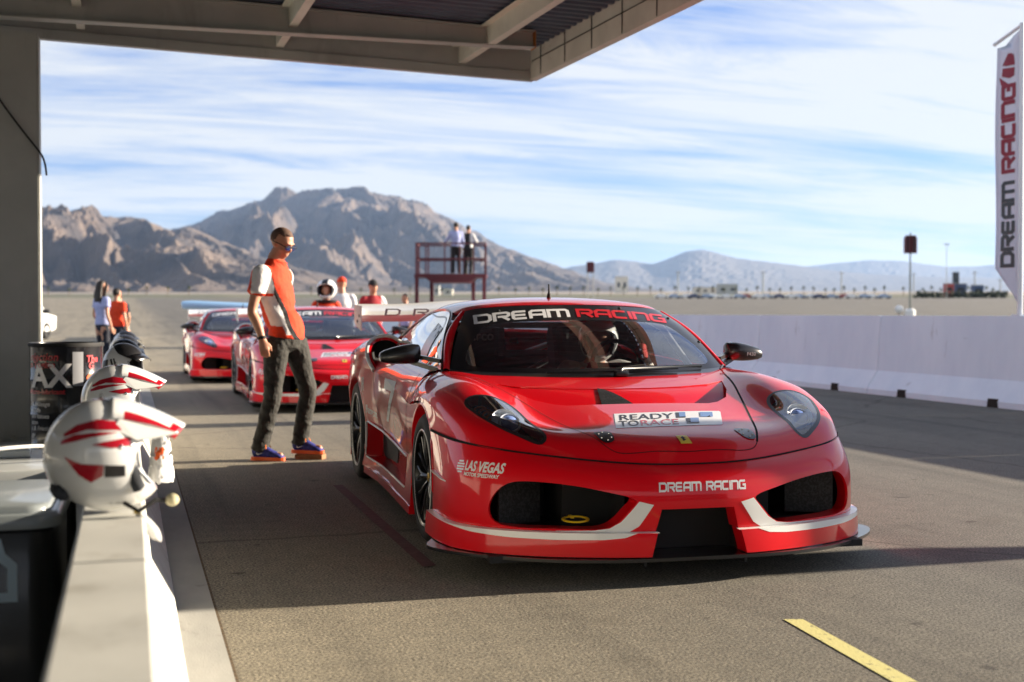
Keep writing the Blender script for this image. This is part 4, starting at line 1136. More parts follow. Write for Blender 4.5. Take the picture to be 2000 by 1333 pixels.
    mb = MB(); mb.lathe([(.055+.007*math.cos(a), .007*math.sin(a)) for a in np.linspace(0, 2*math.pi, 9)], n=28); mb.V = [Vector((v.x*1.0-.50, v.y*.8-1.06, v.z*.6+.262+v.y*.10)) for v in mb.V]
    mb.bar((-.50, -1.015, .262), (-.50, -.97, .264), .014, .008)
    mb.build('tow_ring', mat('yellow_tow', (.85, .60, .02), .3, .2), bump, smooth=True)
    # splitter
    SP = [(0, -1.262), (.25, -1.256), (.5, -1.215), (.72, -1.12), (.88, -1.0), (.985, -.90), (1.06, -.79), (1.085, -.70), (1.06, -.61), (1.02, -.50), (1.0, -.38)]
    sp = nat_spline(np.array(SP), 50); poly = [(-x, y) for x, y in sp[::-1]][:-1]+[tuple(p) for p in sp]+[(.9, -.3), (-.9, -.3)]
    mb = MB(); mb.prism(poly, .100, .114); mb.build('front_splitter', M['carbon'], root)
    # ---- sides
    for sg in (1, -1):
        Ss, Su, Sh = (S_side, S_shld, S_hau) if sg == 1 else (mir(S_side, (1, 0, 0)), mir(S_shld, (1, 0, 1)), mir(S_hau, (.7, 0, 1)))
        def cs(c):
            if inside(ARCH_F, c.y, c.z) or inside(ARCH_R, c.y, c.z) or inside(CHAN, c.y, c.z) or c.y < -.02: return None
            return 'door' if inside(DOOR, c.y, c.z) else 'side'
        g = split_all(Ss, [(ARCH_F, 'x', None), (ARCH_R, 'x', None), (CHAN, 'x', None), (DOOR, 'x', None)], cs)
        g3 = split_all(Su, [(DOOR, 'x', None)], lambda c: 'door' if inside(DOOR, c.y, c.z) else 'side')
        door = mkd('door', joined([panel(Ss, g['door']), panel(Su, g3['door'])]), red, root)
        side = mkd('side_body', joined([panel(Ss, g['side'], .03), Su.data(g3['side']), Sh.data(Sh.work()), Sh.rim(Sh.work(), .03, ok=lambda c: c.y < 2.4)]), red, root)
        dx = (-sg, 0, 0)
        mkd('panel_seam', band([DOOR[3], (.55, .82), DOOR[2], DOOR[1], DOOR[0]], .008, [Ss, Su], (0, 0, 0), (0, 1, 0), (0, 0, 1), dx, .001, 24) if sg == 1 else band([(DOOR[3]), (.55, .82), DOOR[2], DOOR[1], DOOR[0]], .008, [Ss, Su], (0, 0, 0), (0, 1, 0), (0, 0, 1), dx, .001, 24), M['seam'], door)
        mkd('panel_seam', band([(2.0, .87), DOOR[5], DOOR[6], DOOR[7], DOOR[8]], .008, [Ss, Su], (0, 0, 0), (0, 1, 0), (0, 0, 1), dx, .001, 24), M['seam'], door)
        # sunken channel with the duct at its rear end
        def chx(y, z):
            x = TT(y)[0]; t = min(1, max(0, (y-.6)/1.3)); return x-.02-.085*t
        ny, nz = 24, 6; V = []; F_ = []
        for i in range(ny):
            y = lerp(.60, 2.21, i/(ny-1))
            for j in range(nz):
                z = lerp(.185, .43, j/(nz-1)); V.append(Vector((sg*chx(y, z), y, z)))
        for i in range(ny-1):
            for j in range(nz-1):
                q = [i*nz+j, i*nz+j+1, (i+1)*nz+j+1, (i+1)*nz+j]; F_.append(q if sg < 0 else q[::-1])
        mk('side_channel', V, F_, red, side, smooth=True)
        b = Ss.work(); ch = set(Ss.split(b, CHAN, 'x')); bmesh.ops.delete(b, geom=[f for f in b.faces if f not in ch], context='FACES')
        for f in b.faces: f.normal_flip()
        w = Ss.rim(b, .11, vec=(-sg, 0, 0)); mkd('channel_wall', w, red, side); b.free()
        mb = MB(); oo = smooth_loop([(1.42, .33), (1.60, .385), (1.95, .395), (2.13, .385), (2.16, .30), (2.13, .215), (1.9, .205), (1.6, .215), (1.46, .25)], 30)
        mb.prism(oo, 0, .12, lambda y, z, k: (sg*(chx(y, z)+.006-k), y, z)); mb.build('side_duct', blk, side)
        mb = MB(); mb.tube([(sg*(TT(y)[0]+.003), y, z) for y, z in ((2.20, .20), (2.205, .30), (2.21, .425))], .009, 8); mb.tube([(sg*(TT(y)[0]-.004), y, z+.008) for y, z in ((2.20, .42), (1.66, .402), (1.1, .38), (.62, .36))], .006, 8)
        mb.tube([(sg*(TT(y)[0]+.006), y, .196) for y in (2.19, 1.6, 1.1, .62)], .006, 8); mb.build('channel_edge', M['white'], side, smooth=True)
        # sill skirt
        mb = MB(); ss = [(TT(y)[0]+.018, y) for y in (.36, .8, 1.2, 1.7, 2.23)]
        mb.prism([(sg*x, y) for x, y in ss]+[(sg*.85, 2.23), (sg*.85, .36)], .085, .13); mb.build('sill', red, root)
        # shoulder scoop: dark throat and pale rim
        pts = nat_spline(np.array(RIMP), 24); V = []; F_ = []
        for k in range(5):
            for p in pts: 
                V.append(Vector((sg*(p[0]-.012-.035*k if p[0] > .8 else p[0]+.004+.0*k), p[1]+.004+.12*k, p[2]-.010-.012*k)))
        for k in range(4):
            for i in range(len(pts)-1): F_.append([k*24+i, k*24+i+1, (k+1)*24+i+1, (k+1)*24+i])
        mk('scoop_throat', V, F_, blk, side, smooth=True)
        V = [(sg*.965, 2.42, .74), (sg*.70, 2.42, .74), (sg*.70, 2.42, .95), (sg*.85, 2.42, .985), (sg*.955, 2.42, .92)]
        mk('scoop_back', V, [[0, 1, 2, 3, 4]], blk, side)
        mb = MB(); mb.tube([(sg*p[0], p[1], p[2]) for p in pts], .0125, 10); mb.build('scoop_rim', M['white'], side, smooth=True)
        # arches
        for cy_, cz_, rr, xo, a0, a1 in ((0, .325, .372, .992, -12, 192), (2.6, .34, .388, .99, -14, 194)):
            V = []; F_ = []; n = 40
            for i in range(n+1):
                a = R(lerp(a0, a1, i/n)); y, z = cy_+rr*math.cos(a), cz_+rr*math.sin(a)
                h = None
                for s_ in ((Ss, S_hood, S_bump, Sh) if cy_ == 0 else (Ss, Sh)):
                    q = s_.bvh.ray_cast(Vector((sg*2, y, z)), Vector((-sg, 0, 0)))
                    if q[0] is not None and abs(q[0].x) > .8 and (h is None or abs(q[0].x) > abs(h)): h = q[0].x
                x = abs(h) if h is not None else .985
                for dx_, dr_ in ((.002, .006), (.006, .0), (.0, -.012), (-.09, -.012)):
                    yy, zz_ = cy_+(rr+dr_)*math.cos(a), cz_+(rr+dr_)*math.sin(a); V.append(Vector((sg*(x+dx_), yy, zz_)))
            for i in range(n):
                for k in range(3): q = [i*4+k, i*4+k+1, (i+1)*4+k+1, (i+1)*4+k]; F_.append(q if sg > 0 else q[::-1])
            mk('arch_lip', V, F_, red, side, smooth=True)
            mb = MB(); mb.lathe([(.001, sg*.52), (rr+.012, sg*.52), (rr+.012, sg*.945)], (0, cy_, cz_), 40, 'X', R(-100), R(100)); mb.build('wheel_well', blk, side, smooth=False)
        # side glass
        Sg = S_sg if sg == 1 else mir(S_sg, (1, 0, 0))
        sgd = mkd('side_window', Sg.data(Sg.work()), M['sideglass'], root)
        rimP = [tuple(p) for p in np.concatenate([nat_spline(np.array(GB), 30), nat_spline(np.array(GT_), 40)[::-1]])]
        mb = MB(); mb.tube([(sg*(x+.002), y, z) for x, y, z in rimP], .009, 6); mb.build('window_seal', M['carbon'], sgd, smooth=True)
        mkd('window_divider', band([(2.0, 1.2), (2.12, .85)], .03, [Sg], (0, 0, 0), (0, 1, 0), (0, 0, 1), dx, .002, 8), M['carbon'], sgd)
        mkd('slider_frame', band([(.99, .86), (.80, 1.0), (.92, 1.105), (1.2, 1.128), (1.86, 1.10), (2.02, .93), (.99, .90)], .007, [Sg], (0, 0, 0), (0, 1, 0), (0, 0, 1), dx, .002, 50), M['carbon'], sgd)
        SL = [(1.05, 1.09), (.84, 1.062), (.845, .895), (1.12, .905)]
        mkd('window_slot', wrap(SL, [[0, 1, 2, 3]], [Sg], (0, 0, 0), (0, 1, 0), (0, 0, 1), dx, .004, .03), M['carbon'], sgd)
        Sp = S_pil if sg == 1 else mir(S_pil, (1, 0, .4))
        mkd('windscreen_pillar', Sp.data(Sp.work()), red, root)
        # mirror
        secs = [(.895, .035, .030), (.905, .047, .046), (.94, .054, .062), (.99, .052, .066), (1.045, .044, .058), (1.09, .034, .046), (1.112, .024, .032), (1.118, .010, .014)]
        V = []; F_ = []; n = 18
        for x, hz, hy in secs:
            for i in range(n):
                a = 2*math.pi*i/n; ca, sa = math.cos(a), math.sin(a); e = .7
                V.append(Vector((sg*x, .56+hy*math.copysign(abs(ca)**e, ca), .934-.02*(x-.9)/.2+hz*math.copysign(abs(sa)**e, sa))))
        for k in range(len(secs)-1):
            for i in range(n): F_.append([k*n+i, k*n+(i+1) % n, (k+1)*n+(i+1) % n, (k+1)*n+i])
        F_ += [list(range(n))[::-1], [(len(secs)-1)*n+i for i in range(n)]]
        mb = MB(); mb.add(V, F_); mr = mb.build('door_mirror', M['carbon'], root, smooth=True)
        mb = MB(); mb.bar((sg*.915, .57, .915), (sg*.80, .44, .892), .030, .022); mb.bar((sg*.96, .60, .892), (sg*.81, .46, .843), .030, .024)
        mb.add([(sg*.815, .34, .842), (sg*.815, .62, .85), (sg*.775, .55, .945), (sg*.80, .34, .842), (sg*.79, .62, .85), (sg*.755, .55, .945)], [[0, 1, 2], [5, 4, 3], [0, 3, 4, 1], [1, 4, 5, 2], [2, 5, 3, 0]])
        mb.build('mirror_arm', M['carbon'], mr)
    # ---- greenhouse
    INW = smooth_loop([(.0, .858), (.35, .860), (.60, .866), (.685, .885), (.672, .935), (.62, 1.00), (.565, 1.055), (.52, 1.082), (.3, 1.103), (.0, 1.112), (-.3, 1.103), (-.52, 1.082), (-.565, 1.055), (-.62, 1.0), (-.672, .935), (-.685, .885), (-.60, .866), (-.35, .86)], 90)
    g = split_all(S_ws, [(INW, 'y', None)], lambda c: 'in' if inside(INW, c.x, c.z) else 'out')
    ws = mkd('windscreen', S_ws.data(g['in']), M['glass'], root)
    mkd('windscreen_border', S_ws.data(g['out']), M['carbon'], ws)
    RW = [(-.44, 2.05), (.44, 2.05), (.50, 2.62), (-.50, 2.62)]
    g = split_all(S_roof, [(RW, 'z', None)], lambda c: 'in' if inside(RW, c.x, c.y) else 'out')
    rf = mkd('roof', joined([S_roof.data(g['out']), S_roof.rim(g['out'], .02)]), red, root)
    mkd('rear_window', S_roof.data(g['in']), M['rearglass'], rf)
    mb = MB(); mb.tube([(0, 1.15, 1.238), (0, 1.145, 1.27)], [.016, .009], 10); mb.tube([(0, 1.145, 1.27), (0, 1.15, 1.325)], [.007, .004], 8); mb.build('aerial', blk, rf, smooth=True)
    mb = MB()
    for x, y in ((.30, .748), (-.30, .748), (.52, .80), (.695, .58), (-.695, .58)): pass
    # wiper
    mb = MB(); mb.tube([(.10, .10, .838), (.12, .13, .856), (.62, .255, .862)], .008, 8); mb.tube([(-.30, .125, .838), (.10, .115, .845), (.45, .17, .853)], .006, 6); mb.box((.10, .09, .832), (.07, .05, .03), bev=.008)
    mb.tube([(.70, .18, .845), (.735, .22, .865), (.755, .30, .852)], .005, 6)
    mb.build('wiper', M['carbon'], root, smooth=True)
    mb = MB(); pts = nat_spline(np.array([(-a, b, c) for a, b, c in WB[1:]][::-1]+WB), 60)
    V = []; F_ = []
    for x, y, z in pts: V += [(x*1.02, y-.05, z-.012), (x, y+.005, z+.004)]
    for i in range(59): F_.append([2*i, 2*i+2, 2*i+3, 2*i+1])
    mb.add(V, F_); mb.build('cowl', M['carbon'], root)
    # ---- tail
    mb = MB(); tp = [(.88, .75), (.875, .80), (.855, .845), (.80, .88), (.72, .90), (.6, .915), (.4, .92), (0, .925)]
    prof = [(-x, z) for x, z in tp[:-1]]+tp[::-1]+[(.87, .35), (.80, .30), (-.80, .30), (-.87, .35)]
    mb.prism(prof, 3.47, 3.502, lambda x, z, y: (x, y, z)); tail = mb.build('tail_panel', red, root)
    for x in (-.70, -.50, .50, .70):
        mb = MB(); mb.lathe([(.001, .03), (.05, .03), (.075, .015), (.08, 0)], (x, 3.502, .70), 24, 'Y'); mb.build('tail_light', mat('tail_lens', (.5, .01, .01), .15, coat=1) if 'tail_lens' not in bpy.data.materials else bpy.data.materials['tail_lens'], tail, smooth=True)
    mb = MB(); mb.box((0, 3.46, .20), (1.5, .3, .16), bev=.02)
    for x in (-.5, -.25, 0, .25, .5): mb.box((x, 3.55, .17), (.01, .24, .16))
    mb.build('diffuser', M['carbon'], root)
    mb = MB(); mb.box((0, 1.1, .10), (1.75, 4.3, .03)); mb.box((0, 3.0, .35), (1.3, .9, .45)); mb.box((0, -.55, .3), (1.0, .6, .3)); mb.build('underfloor', blk, root)
    # ---- rear wing
    wing = empty('rear_wing', (0, 0, 0)); wing.parent = root
    def foil(x):
        c = .5*(1+math.cos(min(1, abs(x)/.62)*math.pi)) ; ch = .30+.04*c; z0 = 1.150-.030*(1-c)+.0; P = []
        for k in range(13):
            t = k/12; P.append((t, .030*math.sin(math.pi*t**.6)*1.0+.005))
        for k in range(11, 0, -1):
            t = k/12; P.append((t, -.055*math.sin(math.pi*t**.55)+.004))
        return [Vector((x, 3.28+t*ch, z0+h+.085*t*t+.01)) for t, h in P]
    V = []; F_ = []; xs = np.linspace(-.86, .86, 41)
    for x in xs: V += foil(x)
    q = 24
    for i in range(40):
        for k in range(q): F_.append([i*q+k, i*q+(k+1) % q, (i+1)*q+(k+1) % q, (i+1)*q+k])
    F_ += [list(range(q)), [40*q+k for k in range(q)][::-1]]
    mb = MB(); mb.add(V, F_); mb.build('wing_blade', M['white'], wing, smooth=True)
    for sg in (1, -1):
        mb = MB(); mb.prism([(3.26, 1.015), (3.62, 1.06), (3.66, 1.10), (3.66, 1.205), (3.62, 1.215), (3.27, 1.205)], sg*.86, sg*.868, lambda y, z, x: (x, y, z))
        ep = mb.build('end_plate', M['white'], wing)
        mb = MB()
        for y, z in ((3.36, 1.13), (3.46, 1.09)): mb.lathe([(.001, 0), (.012, 0), (.012, sg*.004), (.001, sg*.004)], (sg*.868, y, z), 12, 'X')
        mb.build('bolt', blk, ep)
        mb = MB(); mb.prism([(3.10, .92), (3.34, .92), (3.46, 1.15), (3.40, 1.15)], sg*.30, sg*.312, lambda y, z, x: (x, y, z)); mb.build('wing_strut', M['carbon'], wing)
    v, f, w_ = techno('DR', .055, .2, .1, 1.3, 1.6)
    mb = MB(); mb.add([(x-.68, 3.284-.0, 1.135+y*.8) for x, y in v], f); 
    mb.V = [Vector((p.x, 3.272+abs(p.z-1.15)*.18, p.z)) for p in mb.V]; mb.build('lettering', M['grey_metal'], wing)
    # ---- cabin
    mb = MB(); mb.box((0, 1.35, .25), (1.5, 2.0, .05)); mb.box((0, .62, .52), (1.45, .06, .55)); mb.box((.72, 1.3, .5), (.03, 1.7, .62)); mb.box((-.72, 1.3, .5), (.03, 1.7, .62)); mb.box((0, 2.1, .55), (1.45, .03, .70))
    mb.build('cabin_tub', M['cabin'], root)
    V = []; F_ = []
    for i, x in enumerate(np.linspace(-.72, .72, 13)):
        t = abs(x)/.72; yb = .14+.16*t*t
        hump = .035*math.exp(-((x-.36)/.17)**2)
        for y, z in ((yb, .822), (yb+.14, .832+hump*.6), (yb+.32, .828+hump), (yb+.40, .79+hump), (yb+.43, .55)): V.append((x, y, z))
    for i in range(12):
        for k in range(4): F_.append([i*5+k, (i+1)*5+k, (i+1)*5+k+1, i*5+k+1])
    mk('dashboard', V, F_, M['dash'], root, smooth=True)
    for x in (.36, -.36):
        st = []
        mb = MB()
        mb.box((x, 1.30, .36), (.44, .48, .12), bev=.04)
        mb.prism([(1.48, .34), (1.58, .34), (1.78, 1.0), (1.74, 1.06), (1.66, 1.06), (1.60, .95)], x-.20, x+.20, lambda y, z, xx: (xx, y, z))
        for s2 in (-1, 1): mb.box((x+s2*.21, 1.62, .62), (.04, .26, .36), bev=.015); mb.box((x+s2*.15, 1.60, .97), (.05, .20, .18), bev=.02); mb.box((x+s2*.21, 1.3, .45), (.04, .44, .14), bev=.015)
        mb.build('racing_seat', mat('seat_cloth', (.02, .02, .022), .9) if 'seat_cloth' not in bpy.data.materials else bpy.data.materials['seat_cloth'], root)
        if x < 0:
            v, f, w_ = plain('sparco', .085, .02); 
            mk('lettering', [(p[0]-.36-w_/2, 1.555, .98+p[1]) for p in v], f, M['grey_metal'], root)
    mb = MB()
    for sg in (1, -1):
        mb.tube([(sg*.66, .55, .55), (sg*.665, .52, .84), (sg*.60, .80, 1.06), (sg*.55, .98, 1.12), (sg*.56, 1.5, 1.13), (sg*.60, 1.9, 1.06), (sg*.66, 1.95, .4)], .020, 8)
        mb.tube([(sg*.58, 1.88, 1.07), (sg*.10, 2.3, .86), (sg*.02, 2.7, .75)], .018, 8)
        mb.tube([(sg*.60, 1.90, 1.05), (-sg*.05, 1.93, .70)], .018, 8)
        mb.tube([(sg*.67, .60, .45), (sg*.68, 1.9, .75)], .018, 8)
    mb.tube([(-.60, 1.90, 1.07), (.60, 1.90, 1.07)], .020, 8); mb.tube([(-.55, .97, 1.125), (.55, .97, 1.125)], .020, 8)
    mb.tube([(-.40, .62, .52), (-.56, .80, .85), (-.60, .95, 1.07)], .013, 8)
    mb.build('roll_cage', M['grey_metal'], root, smooth=True)
    mb = MB(); mb.lathe([(.155+.014*math.cos(a), .014*math.sin(a)) for a in np.linspace(0, 2*math.pi, 9)], n=28); mb.bar((-.15, 0, 0), (.15, 0, 0), .03, .012); mb.bar((0, 0, 0), (0, -.15, 0), .03, .012)
    q = Matrix.Rotation(R(68), 3, 'X'); mb.V = [q @ v + Vector((.36, .92, .84)) for v in mb.V]; mb.build('steering_wheel', blk, root, smooth=True)
    # ---- wheels
    def wheel(x, y, sg, r, w):
        wr = empty('wheel', (x, y, r)); wr.parent = root
        if sg < 0: wr.rotation_euler = (0, 0, math.pi)
        k = r/.325; rr = .238*k
        mb = MB(); mb.lathe([(rr-.006, -.02), (rr, -.004), (rr+.012, .004), (rr+.05*k, .008), (r-.022, .0), (r-.006, -.016), (r, -.04), (r, -w+.04), (r-.008, -w+.012), (rr+.03, -w), (rr, -w+.01)], n=64, axis='X')
        mb.build('tyre', M['rubber'], wr, smooth=True)
        mb = MB(); mb.lathe([(rr+.001, -.004), (rr-.003, .003), (rr-.010, .0), (rr-.014, -.02), (rr-.022, -.10), (rr-.022, -w+.02)], n=64, axis='X')
        ns = 10
        for i in range(ns):
            a = 2*math.pi*i/ns
            def pt(rad, an, h): return (h, rad*math.cos(an), rad*math.sin(an))
            for da in (-.11, .11):
                pp = [pt(.045, a+da*.15, -.035), pt(.10*k, a+da*.25, -.022), pt(.155*k, a+da*.6, -.018), pt(rr-.016, a+da*1.35, -.016)]
                pp = [Vector(v) for v in nat_spline(np.array(pp), 7)]
                mb.tube(pp, [.0095, .009, .0085, .008, .0075, .0075, .008], 6)
        mb.lathe([(.0001, -.03), (.05, -.03), (.062, -.045), (.062, -.075), (.0001, -.075)], n=30, axis='X')
        rim_ = mb.build('rim', M['wheel'], wr, smooth=True)
        mb = MB(); mb.lathe([(.165*k, -.12), (.165*k, -.145), (.075, -.145), (.075, -.12), (.165*k, -.12)], n=40, axis='X'); mb.build('brake_disc', M['disc'], wr, smooth=True)
        mb = MB(); mb.lathe([(rr-.024, -.16), (.0001, -.16)], n=40, axis='X'); mb.build('wheel_backing', blk, wr)
        mb = MB(); mb.lathe([(.026, -.045), (.026, -.028), (.020, -.024), (.012, -.024), (.012, -.04)], n=6, axis='X'); mb.build('centre_nut', M['gold'], wr)
        mb = MB(); mb.lathe([(rr+.006, .0025), (rr+.0025, .0055), (rr-.003, .0045)], n=64, axis='X'); mb.build('rim_ring', M['white'], wr, smooth=True)
        mb = MB(); mb.lathe([(r-.045, .0095), (r-.030, .0075)], n=10, axis='X', a0=R(-172), a1=R(-150)); mb.build('tyre_marking', M['decal_yellow'], wr)
        return wr
    wheel(-.978, 0, -1, .325, .25); wheel(.978, 0, 1, .325, .25); wheel(-.985, 2.6, -1, .34, .30); wheel(.985, 2.6, 1, .34, .30)
    return root, ws
def car_marks(root, ws, full=True):
    bump = [c for c in root.children if c.name.startswith('front_bumper')][0]
    hood = [c for c in root.children if c.name.startswith('hood')][0]
    W, K, Rd = M['decal_white'], M['decal_black'], M['decal_red']
    Y = (0, 1, 0)
    def put(name, vf, mt, par, surfs, org, u, v, d, off=.0018, ml=.03): return mkd(name, wrap(vf[0], vf[1], surfs, org, u, v, d, off, ml), mt, par)
    # windscreen banner: arched lettering
    def arch(v, x0, wd, base):
        return [(x0+p[0], base+p[1]-.125*(x0+p[0])**2*.92) for p in v]
    a = techno('DREAM', .037, .29, .18, .36, 1.90); b = techno('RACING', .037, .29, .18, .36, 1.90)
    v, f, w1 = a; put('lettering', (arch(v, -.572, w1, 1.131), f), W, ws, [S_ws], (0, -2, 0), FX, FZ, Y, .002)
    v, f, w2 = b; put('lettering', (arch(v, -.572+w1+.060, w2, 1.131), f), Rd, ws, [S_ws], (0, -2, 0), FX, FZ, Y, .002)
    v, f, w_ = techno('DREAM RACING', .031, .28, .10, .34, .80)
    put('lettering', (v, f), W, bump, [S_bump], (.035-w_/2-.01, -2, .392), FX, FZ, Y)
    # corner sponsor
    u = Vector((.55, -.835, 0)).normalized(); d = Vector((.80, .60, 0)).normalized()
    o = Vector((-.918, -.745, .468))
    mb_v = []; mb_f = []
    for k in range(5):
        y0 = -.026+.0115*k; hw = math.sqrt(max(.0001, .029**2-(y0+.003)**2)); b0 = len(mb_v)
        mb_v += [(-hw, y0), (hw, y0+.002), (hw, y0+.009), (-hw, y0+.007)]; mb_f.append([b0, b0+1, b0+2, b0+3])
    put('emblem', (mb_v, mb_f), W, bump, [S_bump], o, u, FZ, d)
    v, f, w_ = plain('LAS VEGAS', .058, .035, 0.1, .78); put('lettering', (v, f), W, bump, [S_bump], o+u*.036+Vector((0, 0, -.010)), u, FZ, d, ml=.02)
    v, f, w_ = plain('MOTOR SPEEDWAY', .022, .03, 0.1, 1.02); put('lettering', (v, f), W, bump, [S_bump], o+u*.036+Vector((0, 0, -.034)), u, FZ, d, ml=.02)
    # numbers
    sv = [(0, .26), (.44, .26), (.44, .20), (.14, 0), (.05, 0), (.30, .195), (0, .195)]
    S_sL = mir(S_side, (1, 0, 0)); S_uL = mir(S_shld, (1, 0, 1)); S_hL = mir(S_hau, (.7, 0, 1))
    sd = [c for c in root.children if c.name.startswith('door') and not c.name.startswith('door_m')]
    dl = [c for c in sd if c.data.vertices[0].co.x < 0][0]; dr_ = [c for c in sd if c.data.vertices[0].co.x > 0][0]
    put('number', (sv, [[0, 1, 2, 6][::-1], [2, 3, 4, 5][::-1], [2, 5, 6][::-1]]), W, dl, [S_sL, S_uL], (-2, 1.52, .49), (0, -1, 0), FZ, (1, 0, 0))
    put('number', (sv, [[0, 1, 2, 6][::-1], [2, 3, 4, 5][::-1], [2, 5, 6][::-1]]), W, dr_, [S_side, S_shld], (2, 1.06, .49), (0, 1, 0), FZ, (-1, 0, 0))
    u2 = Vector((.42, .90, 0)).normalized(); d2 = Vector((-.90, .42, 0)).normalized()
    s7 = [(x*.30, y*.62) for x, y in sv]
    put('number', (s7, [[0, 1, 2, 6][::-1], [2, 3, 4, 5][::-1], [2, 5, 6][::-1]]), W, bump, [S_bump], Vector((.935, -.76, .345)), u2, FZ, d2)
    sb = [c for c in root.children if c.name.startswith('side_body')]
    sl = [c for c in sb if c.data.vertices[0].co.x < 0][0]
    v, f, w_ = plain('iRacing.com', .075, .02, 0, .9); put('lettering', (v, f), W, sl, [S_sL], (-2, 2.20, .49), (0, -1, -.06), FZ, (1, 0, 0))
    v, f, w_ = plain('JR', .13, .0, 0, .8); put('lettering', (v, f), W, sl, [S_sL, S_hL], (-2, 2.34, .63), (0, -1, 0), FZ, (1, 0, 0))
    # hood sticker
    q = [(-.182, -.632), (.365, -.603), (.279, -.832), (-.246, -.852)]
    def bil(s_, t_): # s 0..1 left-right, t 0..1 bottom-top
        A, B, C_, D = q[3], q[2], q[1], q[0]
        return ((1-s_)*(1-t_)*A[0]+s_*(1-t_)*B[0]+s_*t_*C_[0]+(1-s_)*t_*D[0], (1-s_)*(1-t_)*A[1]+s_*(1-t_)*B[1]+s_*t_*C_[1]+(1-s_)*t_*D[1])
    D_ = (0, 0, -1)
    def onh(v2, f, mt, name, off=.0025, par=hood): return mkd(name, wrap([bil(*p) for p in v2], f, [S_hood], (0, 0, 2), (1, 0, 0), (0, 1, 0), D_, off, .03), mt, par)
    st = onh([(0, 0), (.985, 0), (1, .06), (1, .94), (.985, 1), (0, 1)], [[0, 1, 2, 3, 4, 5]], W, 'sticker', .0015)
    for tx, x0, y0, wd, hh, mt in (('READY', .045, .52, .50, .37, K), ('TO', .03, .10, .185, .37, K), ('RACE', .232, .10, .355, .37, Rd)):
        v, f, w_ = plain(tx, 1, .012); hm = max(p[1] for p in v)
        onh([(x0+p[0]/w_*wd, y0+p[1]/hm*hh) for p in v], f, mt, 'lettering', .0025, st)
    for x0, y0, x1, y1, mt in ((.57, .54, .66, .92, K), (.60, .60, .66, .92, M['decal_blue']), (.66, .12, .78, .50, K), (.70, .20, .78, .50, M['decal_blue']), (.80, .56, .92, .90, M['decal_blue'])):
        onh([(x0, y0), (x1, y0), (x1, y1), (x0, y1)], [[0, 1, 2, 3]], mt, 'checker', .0025 if mt is K else .0035, st)
    bd = mkd('nose_badge', wrap([(-.026, -.035), (.026, -.035), (.026, .035), (-.026, .035)], [[0, 1, 2, 3]], [S_hood], (.012, -1.02, 2), (1, 0, 0), (0, 1, 0), D_, .003, .03), M['decal_yellow'], root)
    hs = [(-.010, -.020), (-.004, -.020), (-.003, -.006), (.004, -.014), (.008, -.012), (.003, .000), (.006, .006), (.013, .004), (.011, .009), (.004, .013), (.004, .022), (-.002, .016), (-.008, .012), (-.013, .004), (-.010, .002), (-.005, .006), (-.007, -.004)]
    mkd('horse_emblem', wrap(hs, [list(range(len(hs)))], [S_hood], (.012, -1.018, 2), (1, 0, 0), (0, 1, 0), D_, .0038, .03), K, bd)
    for sg in (1, -1):
        pl = smooth_loop([(x+.335*sg, y-.965) for x, y in ((-.034, .055), (-.038, .02), (-.026, -.045), (0, -.058), (.026, -.045), (.038, .02), (.034, .055), (0, .062))], 28)
        pn = mkd('hood_pin', wrap(pl, [list(range(len(pl)))], [S_hood], (0, 0, 2), (1, 0, 0), (0, 1, 0), D_, .004, .03), M['carbon'], hood)
        for a in range(6):
            mb = MB(); x, y = .335*sg+.026*math.cos(a*math.pi/3+.5), -.965+.043*math.sin(a*math.pi/3+.5); h = S_hood.bvh.ray_cast(Vector((x, y, 2)), Vector(D_))[0]
            mb.sphere((h.x, h.y, h.z+.006), (.0045, .0045, .003), 8, 5); mb.build('pin_bolt', M['chrome'], pn, smooth=True)
    for x, z in ((.30, 1.176), (-.42, 1.160), (.585, 1.118), (.70, .985)): 
        h = S_ws.bvh.ray_cast(Vector((x, -2, z)), Vector(Y))[0]
        if h: mb = MB(); mb.sphere(h, (.011, .006, .009), 8, 6); mb.build('screen_clip', M['black'], ws, smooth=True)
    mr = [c for c in root.children if c.name.startswith('door_mirror')]
    mR = [c for c in mr if c.data.vertices[0].co.x > 0][0]
    v, f, w_ = plain('F430', .030, .01, 0, 1.0); mk('lettering', [(1.0+p[0], .4895+(p[0])*.13, .905+p[1]) for p in v], f, M['grey_metal'], mR)
# ------------------------------------------------------------------ people
M['skin'] = nmat('skin', (.42, .20, .12), (.52, .27, .17), 14, 4, .5, lo=.3, hi=.7)
M['skin'].node_tree.nodes['Principled BSDF'].inputs['Subsurface Weight'].default_value = .08
M['hair'] = mat('dark_hair', (.015, .010, .007), .6)
M['buzz'] = nmat('short_hair', (.075, .042, .030), (.14, .078, .054), 120, 3, .8)
def cloth(name, c, d=.75, sc_=22, bump=.5):
    return nmat(name, tuple(v*d for v in c), c, sc_, 6, .85, bump=bump, bscale=sc_*.42, bdist=.03)
M['c_red'] = cloth('red_cloth', (.75, .055, .012)); M['c_white'] = cloth('white_cloth', (.72, .72, .72), .85); M['c_black'] = cloth('black_cloth', (.02, .02, .022))
M['c_grey'] = cloth('charcoal_trousers', (.042, .041, .036), .5, 26, 1.0); M['c_blue'] = cloth('pale_blue_cloth', (.38, .42, .68), .85); M['c_navy'] = cloth('navy_trousers', (.015, .018, .03)); M['c_lav'] = cloth('lavender_cloth', (.40, .36, .62), .85)
M['shoe_blue'] = nmat('blue_shoe_knit', (.012, .018, .12), (.04, .045, .28), 40, 3, .7); M['shoe_sole'] = mat('orange_sole', (.85, .14, .03), .5); M['lace'] = mat('orange_lace', (.95, .22, .03), .6)
M['shades'] = mat('blue_mirror_lens', (.05, .12, .5), .05, .8, 1.0)

